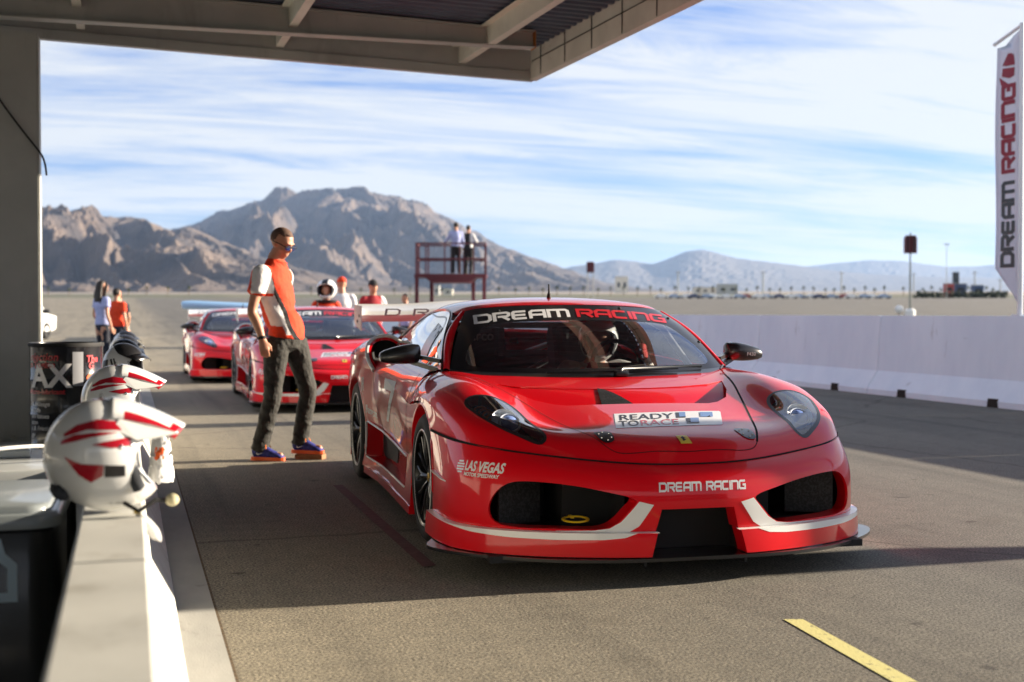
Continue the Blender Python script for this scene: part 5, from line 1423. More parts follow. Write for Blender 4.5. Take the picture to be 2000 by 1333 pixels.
def loft(mb, pts, rad, n=14, nseg=None, ref=(0, 1, 0)):
    """closed tapering tube through joints; rad = r or (r_along_ref, r_across)"""
    P = np.array(pts, float); Rr = np.array([(r, r) if np.isscalar(r) else r for r in rad], float)
    k = nseg or (len(P)-1)*5+1
    A = nat_spline(np.concatenate([P, Rr], 1), k, np.arange(len(P), dtype=float)) if len(P) > 2 else np.array([np.concatenate([P, Rr], 1)[0]*(1-t)+np.concatenate([P, Rr], 1)[1]*t for t in np.linspace(0, 1, k)])
    pts = [Vector(a[:3]) for a in A]; V = []; F_ = []; ref = Vector(ref)
    for i, p in enumerate(pts):
        t = (pts[min(i+1, k-1)]-pts[max(i-1, 0)]).normalized(); sx = (ref-t*ref.dot(t))
        sx = sx.normalized() if sx.length > .05 else t.orthogonal().normalized(); sy = t.cross(sx)
        V += [p+sx*math.cos(2*math.pi*j/n)*max(.002, A[i, 3])+sy*math.sin(2*math.pi*j/n)*max(.002, A[i, 4]) for j in range(n)]
    for i in range(k-1):
        for j in range(n): F_.append([i*n+j, i*n+(j+1) % n, (i+1)*n+(j+1) % n, (i+1)*n+j])
    c0 = len(V); V += [pts[0]-(pts[1]-pts[0]).normalized()*min(A[0, 3], A[0, 4])*.6, pts[-1]+(pts[-1]-pts[-2]).normalized()*min(A[-1, 3], A[-1, 4])*.6]
    for j in range(n): F_ += [[c0, (j+1) % n, j], [c0+1, (k-1)*n+j, (k-1)*n+(j+1) % n]]
    mb.add(V, F_)
def fuse(name, mb, mt, parent, vox, smooth_it=4, midx=None, fold=None):
    """melt overlapping closed shapes into one continuous skin"""
    me = bpy.data.meshes.new('raw'); me.from_pydata([tuple(v) for v in mb.V], [], mb.F); me.update()
    bm = bmesh.new(); bm.from_mesh(me); bmesh.ops.recalc_face_normals(bm, faces=bm.faces); bm.to_mesh(me); bm.free()
    o = bpy.data.objects.new('raw', me); COL.objects.link(o)
    r = o.modifiers.new('r', 'REMESH'); r.mode = 'VOXEL'; r.voxel_size = vox; r.use_smooth_shade = True
    if smooth_it: s = o.modifiers.new('s', 'SMOOTH'); s.iterations = smooth_it; s.factor = .5
    dg = bpy.context.evaluated_depsgraph_get(); m2 = bpy.data.meshes.new_from_object(o.evaluated_get(dg))
    bpy.data.objects.remove(o); bpy.data.meshes.remove(me); m2.name = name
    m2.materials.clear()
    for x in (mt if isinstance(mt, (list, tuple)) else [mt]): m2.materials.append(x)
    m2.polygons.foreach_set('use_smooth', [True]*len(m2.polygons))
    if fold:
        amp, fx, fz = fold; nn = [v.normal.copy() for v in m2.vertices]
        for v, n in zip(m2.vertices, nn):
            c = v.co; w_ = noise.ridged_multi_fractal((c.x*fx+c.z*4, c.y*fx, c.z*fz+c.x*7), .9, 2.0, 3, 1.0, 2.0)-1.0
            v.co = c+n*amp*w_
        m2.update()
    if midx: m2.polygons.foreach_set('material_index', [midx(p.center) for p in m2.polygons])
    else: m2.polygons.foreach_set('material_index', [0]*len(m2.polygons))
    o = bpy.data.objects.new(name, m2); COL.objects.link(o)
    if parent: o.parent = parent
    return o
def hand(mb, w, d, side, curl=.5, s=1.0, palm=None):
    """w wrist point, d direction of the hand, side = direction of the thumb"""
    w = Vector(w); d = Vector(d).normalized(); sd = Vector(side); sd = (sd-d*sd.dot(d)).normalized(); n = d.cross(sd).normalized()
    if palm is not None and n.dot(Vector(palm)) < 0: n = -n
    loft(mb, [w-d*.02*s, w+d*.03*s, w+d*.085*s], [(.028*s, .018*s), (.038*s, .017*s), (.040*s, .014*s)], 12, ref=sd)
    for k, (o, L) in enumerate(((.030, .070), (.010, .078), (-.010, .073), (-.029, .058))):
        b = w+d*.083*s+sd*o*s; c = curl*(1+.12*k); d1 = (d*math.cos(c*.6)+n*math.sin(c*.6)); d2 = (d*math.cos(c*1.5)+n*math.sin(c*1.5)); d3 = (d*math.cos(c*2.2)+n*math.sin(c*2.2))
        p1 = b+d1*L*.48*s; p2 = p1+d2*L*.32*s; p3 = p2+d3*L*.26*s
        loft(mb, [b-d*.015*s, b, p1, p2, p3], [.0095*s, .0092*s, .0085*s, .0078*s, .0062*s], 8)
    b = w+d*.025*s+sd*.026*s; t1 = (d*.75+sd*.62+n*.25).normalized(); t2 = (d*.95+sd*.15+n*.3).normalized()
    loft(mb, [b-sd*.01*s, b+t1*.035*s, b+t1*.035*s+t2*.03*s, b+t1*.035*s+t2*.055*s], [.0125*s, .0115*s, .0098*s, .0075*s], 8)
def head(mb, c, f, s=1.0, up_=(0, 0, 1)):
    """head centred at c looking along f"""
    c = Vector(c); f = Vector(f).normalized(); u = Vector(up_); u = (u-f*u.dot(f)).normalized(); r = f.cross(u)
    def P(a, b, cc): return c+f*a*s+r*b*s+u*cc*s
    q = Matrix((r, f, u)).transposed()
    def ell(p, rx, ry, rz):
        k = len(mb.V); mb.sphere((0, 0, 0), (rx*s, ry*s, rz*s), 20, 14)
        for v in mb.V[k:]: v[:] = (q @ v+p)[:]
    ell(P(-.012, 0, .030), .077, .097, .088); ell(P(.030, 0, -.030), .058, .066, .085); ell(P(.048, 0, -.082), .036, .038, .034)
    loft(mb, [P(.088, 0, .022), P(.104, 0, -.010), P(.100, 0, -.026)], [(.009*s, .010*s), (.013*s, .012*s), (.012*s, .008*s)], 8, ref=r)
    ell(P(.086, 0, -.056), .024, .012, .008); ell(P(.084, 0, -.068), .020, .012, .008)
    ell(P(.080, 0, .036), .052, .018, .010)
    for sg in (1, -1): ell(P(-.005, sg*.078, -.005), .010, .020, .032); ell(P(.052, sg*.040, -.030), .022, .024, .022)
    return P
def person_mesh(root, J, sk=1.0, vox=.010, shirt=None, pants=None, shoes=None, hands=True, face=(1, 0, 0), hair=None, hairmat=None, girl=False, sleeve=.55):
    """J: joints in the root's space (head, neck, chest, waist, hip, and l/r shoulder elbow wrist hand hip knee ankle toe)"""
    mb = MB(); Jv = {k: Vector(v) for k, v in J.items() if isinstance(v, tuple)}
    w = (Jv['rsh']-Jv['lsh']).normalized() if 'ref' not in J else Vector(J['ref'])
    P = head(mb, Jv['head'], face, sk)
    loft(mb, [Jv['chest'].lerp(Jv['neck'], .6), Jv['neck'], Jv['head']+Vector((0, 0, -.04))], [.070*sk, .064*sk, .060*sk], 12)
    T = [(Jv['hip']+Vector((0, 0, -.03)), .155, .105), (Jv['hip']+Vector((0, 0, .06)), .158, .112), (Jv['waist'], .140, .103), (Jv['chest'].lerp(Jv['waist'], .45), .155, .115), (Jv['chest'], .172, .122), (Jv['chest'].lerp(Jv['neck'], .55), .150, .09), (Jv['neck'], .062, .06)]
    k = .93 if girl else 1.0
    loft(mb, [t[0] for t in T], [(t[1]*sk*k, t[2]*sk*k) for t in T], 22, ref=w)
    for s_ in 'lr':
        S, E, W = Jv[s_+'sh'], Jv[s_+'el'], Jv[s_+'wr']; in_ = (Jv['chest']+Vector((0, 0, .10*sk))-S).normalized()
        loft(mb, [S+in_*.07*sk, S, S.lerp(E, .4), E, E.lerp(W, .35), W], [.052*sk*k, .056*sk*k, .048*sk*k, .039*sk*k, .040*sk*k, .026*sk*k], 12)
        if hands: hand(mb, W, J.get(s_+'hd', W-E), J.get(s_+'th', (1, 0, 0)), J.get('curl', .45), sk*.98, palm=J.get(s_+'pm'))
        H, K_, A, TO = Jv[s_+'hp'], Jv[s_+'kn'], Jv[s_+'an'], Jv[s_+'to']
        loft(mb, [H, H.lerp(K_, .35), K_, K_.lerp(A, .3), A], [(.086*sk, .090*sk), (.078*sk, .082*sk), (.054*sk, .056*sk), (.054*sk, .058*sk), (.037*sk, .038*sk)], 14)
        loft(mb, [A+Vector((0, 0, .0)), A.lerp(TO, .3)-Vector((0, 0, .025)), TO], [.040*sk, .036*sk, .026*sk], 10)
    fuse('body', mb, M['skin'], root, vox*sk, 3)
    if shirt:
        mt, fn = shirt; mb = MB(); g = 1.0
        T2 = [(Jv['hip']+Vector((0, 0, .0)), .178, .134), (Jv['hip']+Vector((0, 0, .09)), .172, .128), (Jv['waist'], .160, .122), (Jv['chest'].lerp(Jv['waist'], .45), .170, .130), (Jv['chest'], .184, .134), (Jv['chest'].lerp(Jv['neck'], .55), .160, .100), (Jv['neck']+Vector((0, 0, -.005)), .075, .073)]
        loft(mb, [t[0] for t in T2], [(t[1]*sk*k, t[2]*sk*k) for t in T2], 22, ref=w)
        for s_ in 'lr':
            S, E = Jv[s_+'sh'], Jv[s_+'el']; W = Jv[s_+'wr']; in_ = (Jv['chest']+Vector((0, 0, .10*sk))-S).normalized(); D = (E-S)
            if sleeve <= 1: loft(mb, [S+in_*.08*sk, S, S.lerp(E, .5*sleeve), S.lerp(E, sleeve)], [.062*sk*k, .070*sk*k, .070*sk*k, .073*sk*k], 14)
            else: loft(mb, [S+in_*.08*sk, S, S.lerp(E, .5), E, E.lerp(W, .5), E.lerp(W, .96)], [.062*sk*k, .068*sk*k, .060*sk*k, .054*sk*k, .050*sk*k, .040*sk*k], 14)
        fuse('shirt', mb, mt, root, vox*sk, 4, fn, (.005, 4, 6))
    if pants:
        mb = MB()
        loft(mb, [Jv['hip']+Vector((0, 0, .075*sk)), Jv['hip'], Jv['hip']-Vector((0, 0, .09*sk))], [(.162*sk*k, .120*sk*k), (.170*sk*k, .126*sk*k), (.150*sk*k, .11*sk*k)], 20, ref=w)
        for s_ in 'lr':
            H, K_, A = Jv[s_+'hp'], Jv[s_+'kn'], Jv[s_+'an']; q = 1.0 if not girl else .85; A2 = A+Vector((0, 0, -.015*sk))
            pts = [H, H.lerp(K_, .3), H.lerp(K_, .65), K_, K_.lerp(A2, .25), K_.lerp(A2, .6), K_.lerp(A2, .85), A2]
            rr = [.100, .096, .080, .070, .069, .067, .066, .064]
            loft(mb, pts, [(r*sk*q, r*sk*q) for r in rr], 16)
            rnd = random.Random(5)
            for c_ in range(9):     # folds bunched at the knee and the ankle
                t = (.38, .46, .53, .60, .80, .86, .91, .95, .985)[c_]; p = H.lerp(K_, t/.5) if t < .5 else K_.lerp(A2, (t-.5)/.5)
                ax = (K_-H if t < .5 else A2-K_).normalized(); rr_ = (.070 if t < .62 else .061)*sk*q; tl = Vector((rnd.uniform(-.5, .5), rnd.uniform(-.4, .4), 0)); nn = (ax+tl).normalized(); e1 = nn.orthogonal().normalized(); e2 = nn.cross(e1); a0 = rnd.uniform(0, 6.28)
                loft(mb, [p+(e1*math.cos(a0+b)+e2*math.sin(a0+b))*rr_ for b in (0, .8, 1.6, 2.4)], [.004*sk, .013*sk, .013*sk, .004*sk], 8)
        fuse('trousers', mb, pants, root, vox*sk, 2, None, (.0045, 4, 6))
    if shoes:
        for s_ in 'lr':
            A, TO = Jv[s_+'an'], Jv[s_+'to']; d = (TO-A); d.z = 0; d.normalize(); z0 = J.get(s_+'z', 0.0)
            heel = Vector((A.x, A.y, z0))-d*.065*sk; toe = Vector((TO.x, TO.y, z0))+d*.02*sk
            r = Vector((-d.y, d.x, 0)); lift = J.get(s_+'lift', 0)
            up_ = lambda p, h: p+Vector((0, 0, h*sk))
            mb = MB(); loft(mb, [up_(heel+d*.02, .055), up_(heel.lerp(toe, .3), .070), up_(heel.lerp(toe, .6), .052), up_(heel.lerp(toe, .85), .036), up_(toe-d*.01, .028)], [(.036*sk, .045*sk), (.040*sk, .055*sk), (.047*sk, .036*sk), (.046*sk, .026*sk), (.030*sk, .014*sk)], 14, ref=r)
            loft(mb, [up_(heel+d*.055, .05), up_(heel+d*.06, .105)], [.044*sk, .042*sk], 12)
            sh = fuse('shoe', mb, shoes[0], root, .006*sk if vox < .012 else .015, 2)
            mb = MB(); ol = [heel-d*.008, heel+r*.036*sk+d*.02, heel.lerp(toe, .4)+r*.038*sk, heel.lerp(toe, .72)+r*.05*sk, toe-d*.02+r*.03*sk, toe+d*.01, toe-d*.02-r*.034*sk, heel.lerp(toe, .72)-r*.048*sk, heel.lerp(toe, .4)-r*.036*sk, heel-r*.036*sk+d*.02]
            lp = smooth_loop([(p.x, p.y) for p in ol], 28); mb.prism(lp, z0+.002, z0+.030*sk, lambda x, y, z: (x, y, z)); mb.build('sole', shoes[1], sh)
            if len(shoes) > 2:
                mb = MB()
                for q in range(5): c = up_(heel.lerp(toe, .42+.07*q), .095-.010*q); mb.tube([c-r*.030, c+Vector((0, 0, .008)), c+r*.030], .004, 6)
                for q in range(2): c = up_(heel.lerp(toe, .40), .105); mb.tube([c, c+r*(.03-.06*q)+Vector((0, 0, .02))+d*.02, c+r*(.045-.09*q)-Vector((0, 0, .01))+d*.03], .0035, 6)
                mb.build('laces', shoes[2], sh, smooth=True)
    if hair: hair(P, root, sk, hairmat or M['hair'])
    return P
def hair_short(P, root, s, mt, fac=1.03, low=-.02):
    mb = MB(); mb.sphere((0, 0, 0), (.080*fac, .101*fac, .092*fac), 28, 18)
    c = P(-.012, 0, .030); f = (P(1, 0, 0)-P(0, 0, 0)).normalized(); r = (P(0, 1, 0)-P(0, 0, 0)).normalized(); u = (P(0, 0, 1)-P(0, 0, 0)).normalized()
    keep = []
    V2 = [(v.x, v.y, v.z) for v in mb.V]
    for fc in mb.F:
        m_ = [sum(V2[i][k] for i in fc)/len(fc) for k in range(3)]
        if m_[2] > .036*(1+m_[1]*8) if m_[1] > 0 else m_[2] > low-.02*0+m_[1]*.35: keep.append(fc)
    mb.F = keep; mb.M = [0]*len(keep); mb.S = [False]*len(keep)
    mb.V = [c+r*x*s+f*y*s+u*z*s for x, y, z in V2]; o = mb.build('hair', mt, root, smooth=True)
    sol = o.modifiers.new('t', 'SOLIDIFY'); sol.thickness = .003; sol.offset = -1
    return o
def hair_long(P, root, s, mt):
    mb = MB()
    loft(mb, [P(.01, 0, .085), P(-.05, 0, .08), P(-.085, 0, .0), P(-.095, 0, -.12), P(-.10, .01, -.26), P(-.09, .02, -.36)], [(.06*s, .03*s), (.088*s, .05*s), (.098*s, .055*s), (.105*s, .05*s), (.10*s, .045*s), (.05*s, .02*s)], 16, ref=(P(0, 1, 0)-P(0, 0, 0)))
    for sg in (1, -1): loft(mb, [P(.03, sg*.045, .085), P(.03, sg*.080, .02), P(.0, sg*.092, -.08), P(-.03, sg*.09, -.2)], [.02*s, .024*s, .028*s, .018*s], 10)
    rnd = random.Random(2)
    for k in range(12):
        a = rnd.uniform(-.09, .09); loft(mb, [P(-.09, a, -.02), P(-.125+.02*rnd.random(), a*1.2, -.15), P(-.11, a*1.1+.01, -.30), P(-.10+rnd.uniform(-.02, .02), a*1.1, -.37-.06*rnd.random())], [.014*s, .018*s, .016*s, .006*s], 8)
    return fuse('hair', mb, mt, root, .012*s, 2)
def cap(P, root, s, mt, brim=True, bk=False):
    def h(P_, root_, s_, m_): pass
    f = (P(1, 0, 0)-P(0, 0, 0)).normalized(); r = (P(0, 1, 0)-P(0, 0, 0)).normalized(); u = (P(0, 0, 1)-P(0, 0, 0)).normalized(); c = P(-.012, 0, .035)
    mb = MB(); prof = [(math.cos(a), math.sin(a)) for a in np.linspace(0, math.pi/2-.01, 8)]; V = []; F_ = []; n = 24
    for i in range(n):
        a = 2*math.pi*i/n
        for x, z in prof: V.append(c+r*math.cos(a)*x*.086*s+f*math.sin(a)*x*.106*s+u*z*.10*s)
    for i in range(n):
        for k in range(7): F_.append([i*8+k, ((i+1) % n)*8+k, ((i+1) % n)*8+k+1, i*8+k+1])
    if brim:
        b = len(V); d = -1 if bk else 1
        for i in range(9):
            t = (i/8-.5)*2; V += [c+r*t*.078*s+f*d*(.106*math.sqrt(max(0, 1-(t*.9)**2)))*s, c+r*t*.070*s+f*d*(.106*math.sqrt(max(0, 1-(t*.9)**2))+.075*math.sqrt(max(0, 1-t*t*.8)))*s-u*.018*s]
        for i in range(8): F_.append([b+2*i, b+2*i+1, b+2*i+3, b+2*i+2])
    mb.add(V, F_); o = mb.build('cap', mt, root, smooth=True); so = o.modifiers.new('t', 'SOLIDIFY'); so.thickness = .005
    return o

def crew_man():
    """the crew member: origin between his feet, +X = picture right"""
    root = empty('person', (1.17, 10.22, 0), -TH-R(8), 'tall man in red and white polo, charcoal trousers and blue sunglasses', 'person')
    J = dict(head=(-.005, -.010, 1.700), neck=(-.060, 0, 1.575), chest=(-.070, 0, 1.36), waist=(-.025, 0, 1.13), hip=(.025, 0, .965),
             rsh=(-.115, -.185, 1.455), rel=(-.165, -.245, 1.175), rwr=(-.085, -.245, .945), lsh=(-.045, .185, 1.445), lel=(-.09, .215, 1.18), lwr=(-.03, .19, .96),
             rhp=(-.020, -.095, .93), rkn=(-.050, -.115, .500), ran=(-.150, -.130, .095), rto=(.035, -.150, .040),
             lhp=(.065, .085, .93), lkn=(.185, .055, .530), lan=(.120, .045, .130), lto=(.300, .020, .085), lz=.040, rz=0.0,
             rhd=(.22, -.05, -1), rth=(.8, .3, 0), rpm=(.5, 1, 0), lhd=(.2, 0, -1), lth=(.8, -.3, 0), curl=.5, ref=(-.12, -1, 0))
    def col(c):
        # 0 red, 1 white, 2 black
        d1 = (Vector((c.x, c.y, c.z))-Vector((-.115, -.185, 1.455)))
        arm = (c.y < -.165 and c.z > 1.20 and c.x < .02 and c.z > 1.28-.0) or (c.y > .175 and c.z > 1.2)
        sx = c.x-(-.07+(1.36-c.z)*.22)      # distance in front of the torso axis
        if arm: 
            if c.z > 1.30 and c.x > -.165 : return 1
            return 0
        if c.y < -.02 or True:
            if c.z > 1.42 and c.y < -.04 and -.06 < sx+.03 < .02: return 1
            if c.z < 1.40:
                wv = lerp(-.02, .055, max(0, min(1, (1.36-c.z)/.40)))
                if abs(c.y) > .03 and -.10 < sx-wv < .045 and c.z > .98 and sx-wv > -.085+.10*(c.z < 1.05): return 1
                if abs(c.y) > .02 and .045 <= sx-wv < .075: return 2
            elif abs(c.y) > .03 and .0 < sx < .03 and c.z < 1.5: return 2
        return 0
    def hr(P, rt_, s, mt): hair_short(P, rt_, s, mt, .998, -.02)
    P = person_mesh(root, J, 1.0, .0075, ([M['c_red'], M['c_white'], M['c_black']], col), M['c_grey'], (M['shoe_blue'], M['shoe_sole'], M['lace']), face=(.82, -.30, -.50), hair=hr, hairmat=M['buzz'])
    # collar and placket, sunglasses, bracelet, swoosh, sleeve badge
    f = (P(1, 0, 0)-P(0, 0, 0)).normalized(); r = (P(0, 1, 0)-P(0, 0, 0)).normalized(); u = (P(0, 0, 1)-P(0, 0, 0)).normalized()
    mb = MB(); mb.tube([P(.100, -.066, .012), P(.108, 0, .018), P(.100, .066, .012)], .006, 8)
    for sg in (1, -1): mb.tube([P(.098, sg*.066, .014), P(.04, sg*.080, .012), P(-.02, sg*.084, .004)], .0045, 6)
    sg_ = mb.build('sunglasses', M['carbon'], root, smooth=True)
    for sg in (1, -1):
        mb = MB(); k = len(mb.V); mb.sphere((0, 0, 0), (.027, .007, .021), 16, 10)
        q = Matrix((r, f, u)).transposed() @ Matrix.Rotation(-sg*.18, 3, 'Z')
        mb.V = [q @ v+P(.100, sg*.035, .002) for v in mb.V]; mb.build('lens', M['shades'], sg_, smooth=True)
    mb = MB(); mb.lathe([(.072, -.015), (.080, .012), (.083, .010), (.080, -.035)], n=24); q = Vector((.12, 0, 1)).to_track_quat('Z', 'Y').to_matrix(); mb.V = [q @ v+Vector((-.052, 0, 1.548)) for v in mb.V]; mb.build('collar', M['c_red'], root, smooth=True)
    mb = MB(); w = Vector((-.085, -.245, .945)); d = Vector((.22, -.05, -1)).normalized(); q = d.to_track_quat('Z', 'Y').to_matrix(); mb.lathe([(.030, -.012), (.034, -.006), (.034, .006), (.030, .012)], n=20); mb.V = [q @ v+w-d*.015 for v in mb.V]; mb.build('bracelet', M['black'], root, smooth=True)
    v, f_, w_ = plain('GARS', .030, .05, 0, 1.0); mk('lettering', [(-.175+p[0], -.262+abs(p[0]-.03)*.15, 1.345+p[1]) for p in v], f_, M['decal_black'], root)
    sw = [(0, .012), (.012, 0), (.060, .022), (.018, .010), (.010, .014), (.010, .022)]
    for (x, y, z) in ((-.165, -.1755, .045), (.105, -.005, .085)): mk('shoe_mark', [(x+a, y-.002, z+b) for a, b in sw], [[0, 1, 2, 3], [0, 3, 4, 5]], M['decal_white'], root)
    # back pocket flap and seam detail on the trousers
    return root
crew_man()
blk_ = empty('wood_block', (1.17, 10.22, 0), -TH-R(8), 'small reddish wooden block under the right foot of the crew man', 'wood block')
mb = MB(); mb.box((.21, .03, .019), (.225, .10, .038), rz=-.05, bev=.002); mb.build('plank', nmat('wood', (.22, .09, .035), (.38, .18, .08), 6, 6, .7, stretch=(1, 12, 1)), blk_)

def stander(name_loc, yaw, label, J=None, sk=1.0, **k):
    root = empty('person', name_loc, yaw, label, 'person')
    B = dict(head=(.02, 0, 1.66), neck=(-.01, 0, 1.50), chest=(-.01, 0, 1.32), waist=(0, 0, 1.10), hip=(0, 0, .95), rsh=(-.01, -.18, 1.42), rel=(-.03, -.24, 1.14), rwr=(.05, -.24, .90), lsh=(-.01, .18, 1.42), lel=(-.03, .24, 1.14), lwr=(.05, .24, .90),
             rhp=(0, -.09, .92), rkn=(.02, -.10, .50), ran=(-.02, -.11, .09), rto=(.14, -.13, .04), lhp=(0, .09, .92), lkn=(.03, .10, .50), lan=(-.01, .11, .09), lto=(.15, .13, .04), rth=(1, 0, 0), lth=(1, 0, 0), ref=(0, 1, 0))
    B.update(J or {}); B = {a: (tuple(c*sk for c in b) if isinstance(b, tuple) and a not in ('ref', 'rth', 'lth') else b) for a, b in B.items()}
    k.setdefault('vox', .016); k.setdefault('face', (1, 0, 0)); k.setdefault('shoes', (M['black'], M['white']))
    P = person_mesh(root, B, sk, **k); return root, P
FR = math.pi/2-TH  # facing away from the camera
# woman by the drum, seen from behind
stander((-.46, 25.19, 0), FR-.75, 'woman with long dark hair in a pale blue T-shirt standing behind the black drum', dict(lwr=(.12, .22, .92)), .985, shirt=([M['c_blue']], None), pants=M['c_navy'], hair=hair_long, girl=True, sleeve=.5)
def dark_hair(P, r, s, mt): hair_short(P, r, s, mt, 1.05, -.05)
stander((-.22, 27.3, 0), FR-.4, 'person in a bright red shirt half hidden behind the woman with long hair', None, .93, shirt=([M['c_red']], None), pants=M['c_navy'], hair=dark_hair)
stander((-.20, 31.5, 0), FR+.6, 'person in dark blue beyond the red shirted person by the wall', None, .93, shirt=([M['c_navy']], None), pants=M['c_black'], hair=dark_hair)
# behind the middle car
o, P = stander((3.60, 22.5, 0), FR+.25, 'person in white shirt and red cap behind the middle car', dict(rwr=(.2, -.3, 1.05)), 1.0, shirt=([M['c_white']], None), pants=M['c_navy'], sleeve=1.2); cap(P, o, 1.0, M['c_red'], bk=False)
def colr(c): return 1 if (c.y > .15 and c.z > .9) else 0
o, P = stander((4.30, 23.3, 0), -math.pi/2-TH+.5, 'person in dark red shirt with white sleeves and black cap', dict(lel=(.02, .28, 1.16), lwr=(.20, .20, 1.1)), .985, shirt=([mat('deep_red_cloth', (.30, .012, .02), .8), M['c_white']], colr), pants=M['c_navy'], sleeve=1.2, hair=dark_hair); cap(P, o, 1.0, M['c_black'])
stander((6.22, 29.5, 0), -math.pi/2-TH-.9, 'dark haired person in lavender shirt, low, left of the red tower', None, .90, shirt=([M['c_lav']], None), pants=M['c_navy'], hair=dark_hair)
# observation tower with two people
px0 = far(882, 45)
tw = empty('observation_tower', px0, -TH, 'dark red steel viewing tower with a railed deck that two people stand on', 'tower')
W2, D2_, ZD = 1.19, .75, 2.50
mb = MB(); mb.box((0, 0, ZD-.06), (2*W2+.1, 2*D2_+.1, .12)); mb.add([(-W2*.75, -D2_, ZD-.12), (W2*.75, -D2_, ZD-.12), (W2*.55, -D2_, ZD-.30), (-W2*.55, -D2_, ZD-.30), (-W2*.75, D2_, ZD-.12), (W2*.75, D2_, ZD-.12), (W2*.55, D2_, ZD-.30), (-W2*.55, D2_, ZD-.30)], [[0, 1, 2, 3], [5, 4, 7, 6], [3, 2, 6, 7], [1, 5, 6, 2], [4, 0, 3, 7]]); mb.build('deck', M['primer'], tw)
for sx_ in (-1, 1):
    for sy_ in (-1, 1): mb = MB(); mb.bar((sx_*(W2-.03-(.42 if sy_ > 0 else 0)), sy_*D2_, -.05), (sx_*(W2-.03-(.42 if sy_ > 0 else 0)), sy_*D2_, ZD-.1), .13); mb.build('leg', M['primer'], tw)
def rail(pts, closed=False):
    for h in (.52, 1.05):
        mb = MB()
        for a, b in zip(pts, pts[1:]): mb.bar((a[0], a[1], ZD+h), (b[0], b[1], ZD+h), .055)
        mb.build('handrail', M['primer'], tw)
rail([(-W2, D2_), (-W2, -D2_), (W2, -D2_), (W2, D2_), (-W2, D2_)])
for x, y in ((-W2, -D2_), (-.76, -D2_), (-.20, -D2_), (.32, -D2_), (.80, -D2_), (W2, -D2_), (-W2, D2_), (-.95, D2_), (-.05, D2_), (.4, D2_), (W2, D2_), (-W2, 0), (W2, 0)):
    mb = MB(); mb.bar((x, y, ZD), (x, y, ZD+1.07), .045); mb.build('baluster', M['primer'], tw)
def onto(px, D, dz): p = far(px, D); p.z += dz; return p
p1 = onto(891, 44.9, ZD); p2 = onto(915, 45.3, ZD)
stander(p1, FR+.3, 'person in pale blue shirt on the red tower, left of the two', dict(lel=(.10, .28, 1.2), lwr=(.30, .34, 1.10)), 1.02, shirt=([M['c_blue']], None), pants=M['c_black'], sleeve=1.2, hair=dark_hair, vox=.03, hands=False)
def colv(c): return 1 if c.y < -.12 else 0
stander(p2, FR-.5, 'person in black vest with white sleeves on the red tower', dict(rel=(.08, -.28, 1.2), rwr=(.22, -.22, 1.12)), .98, shirt=([M['c_black'], M['c_white']], colv), pants=M['c_black'], sleeve=1.2, hair=dark_hair, vox=.03, hands=False)
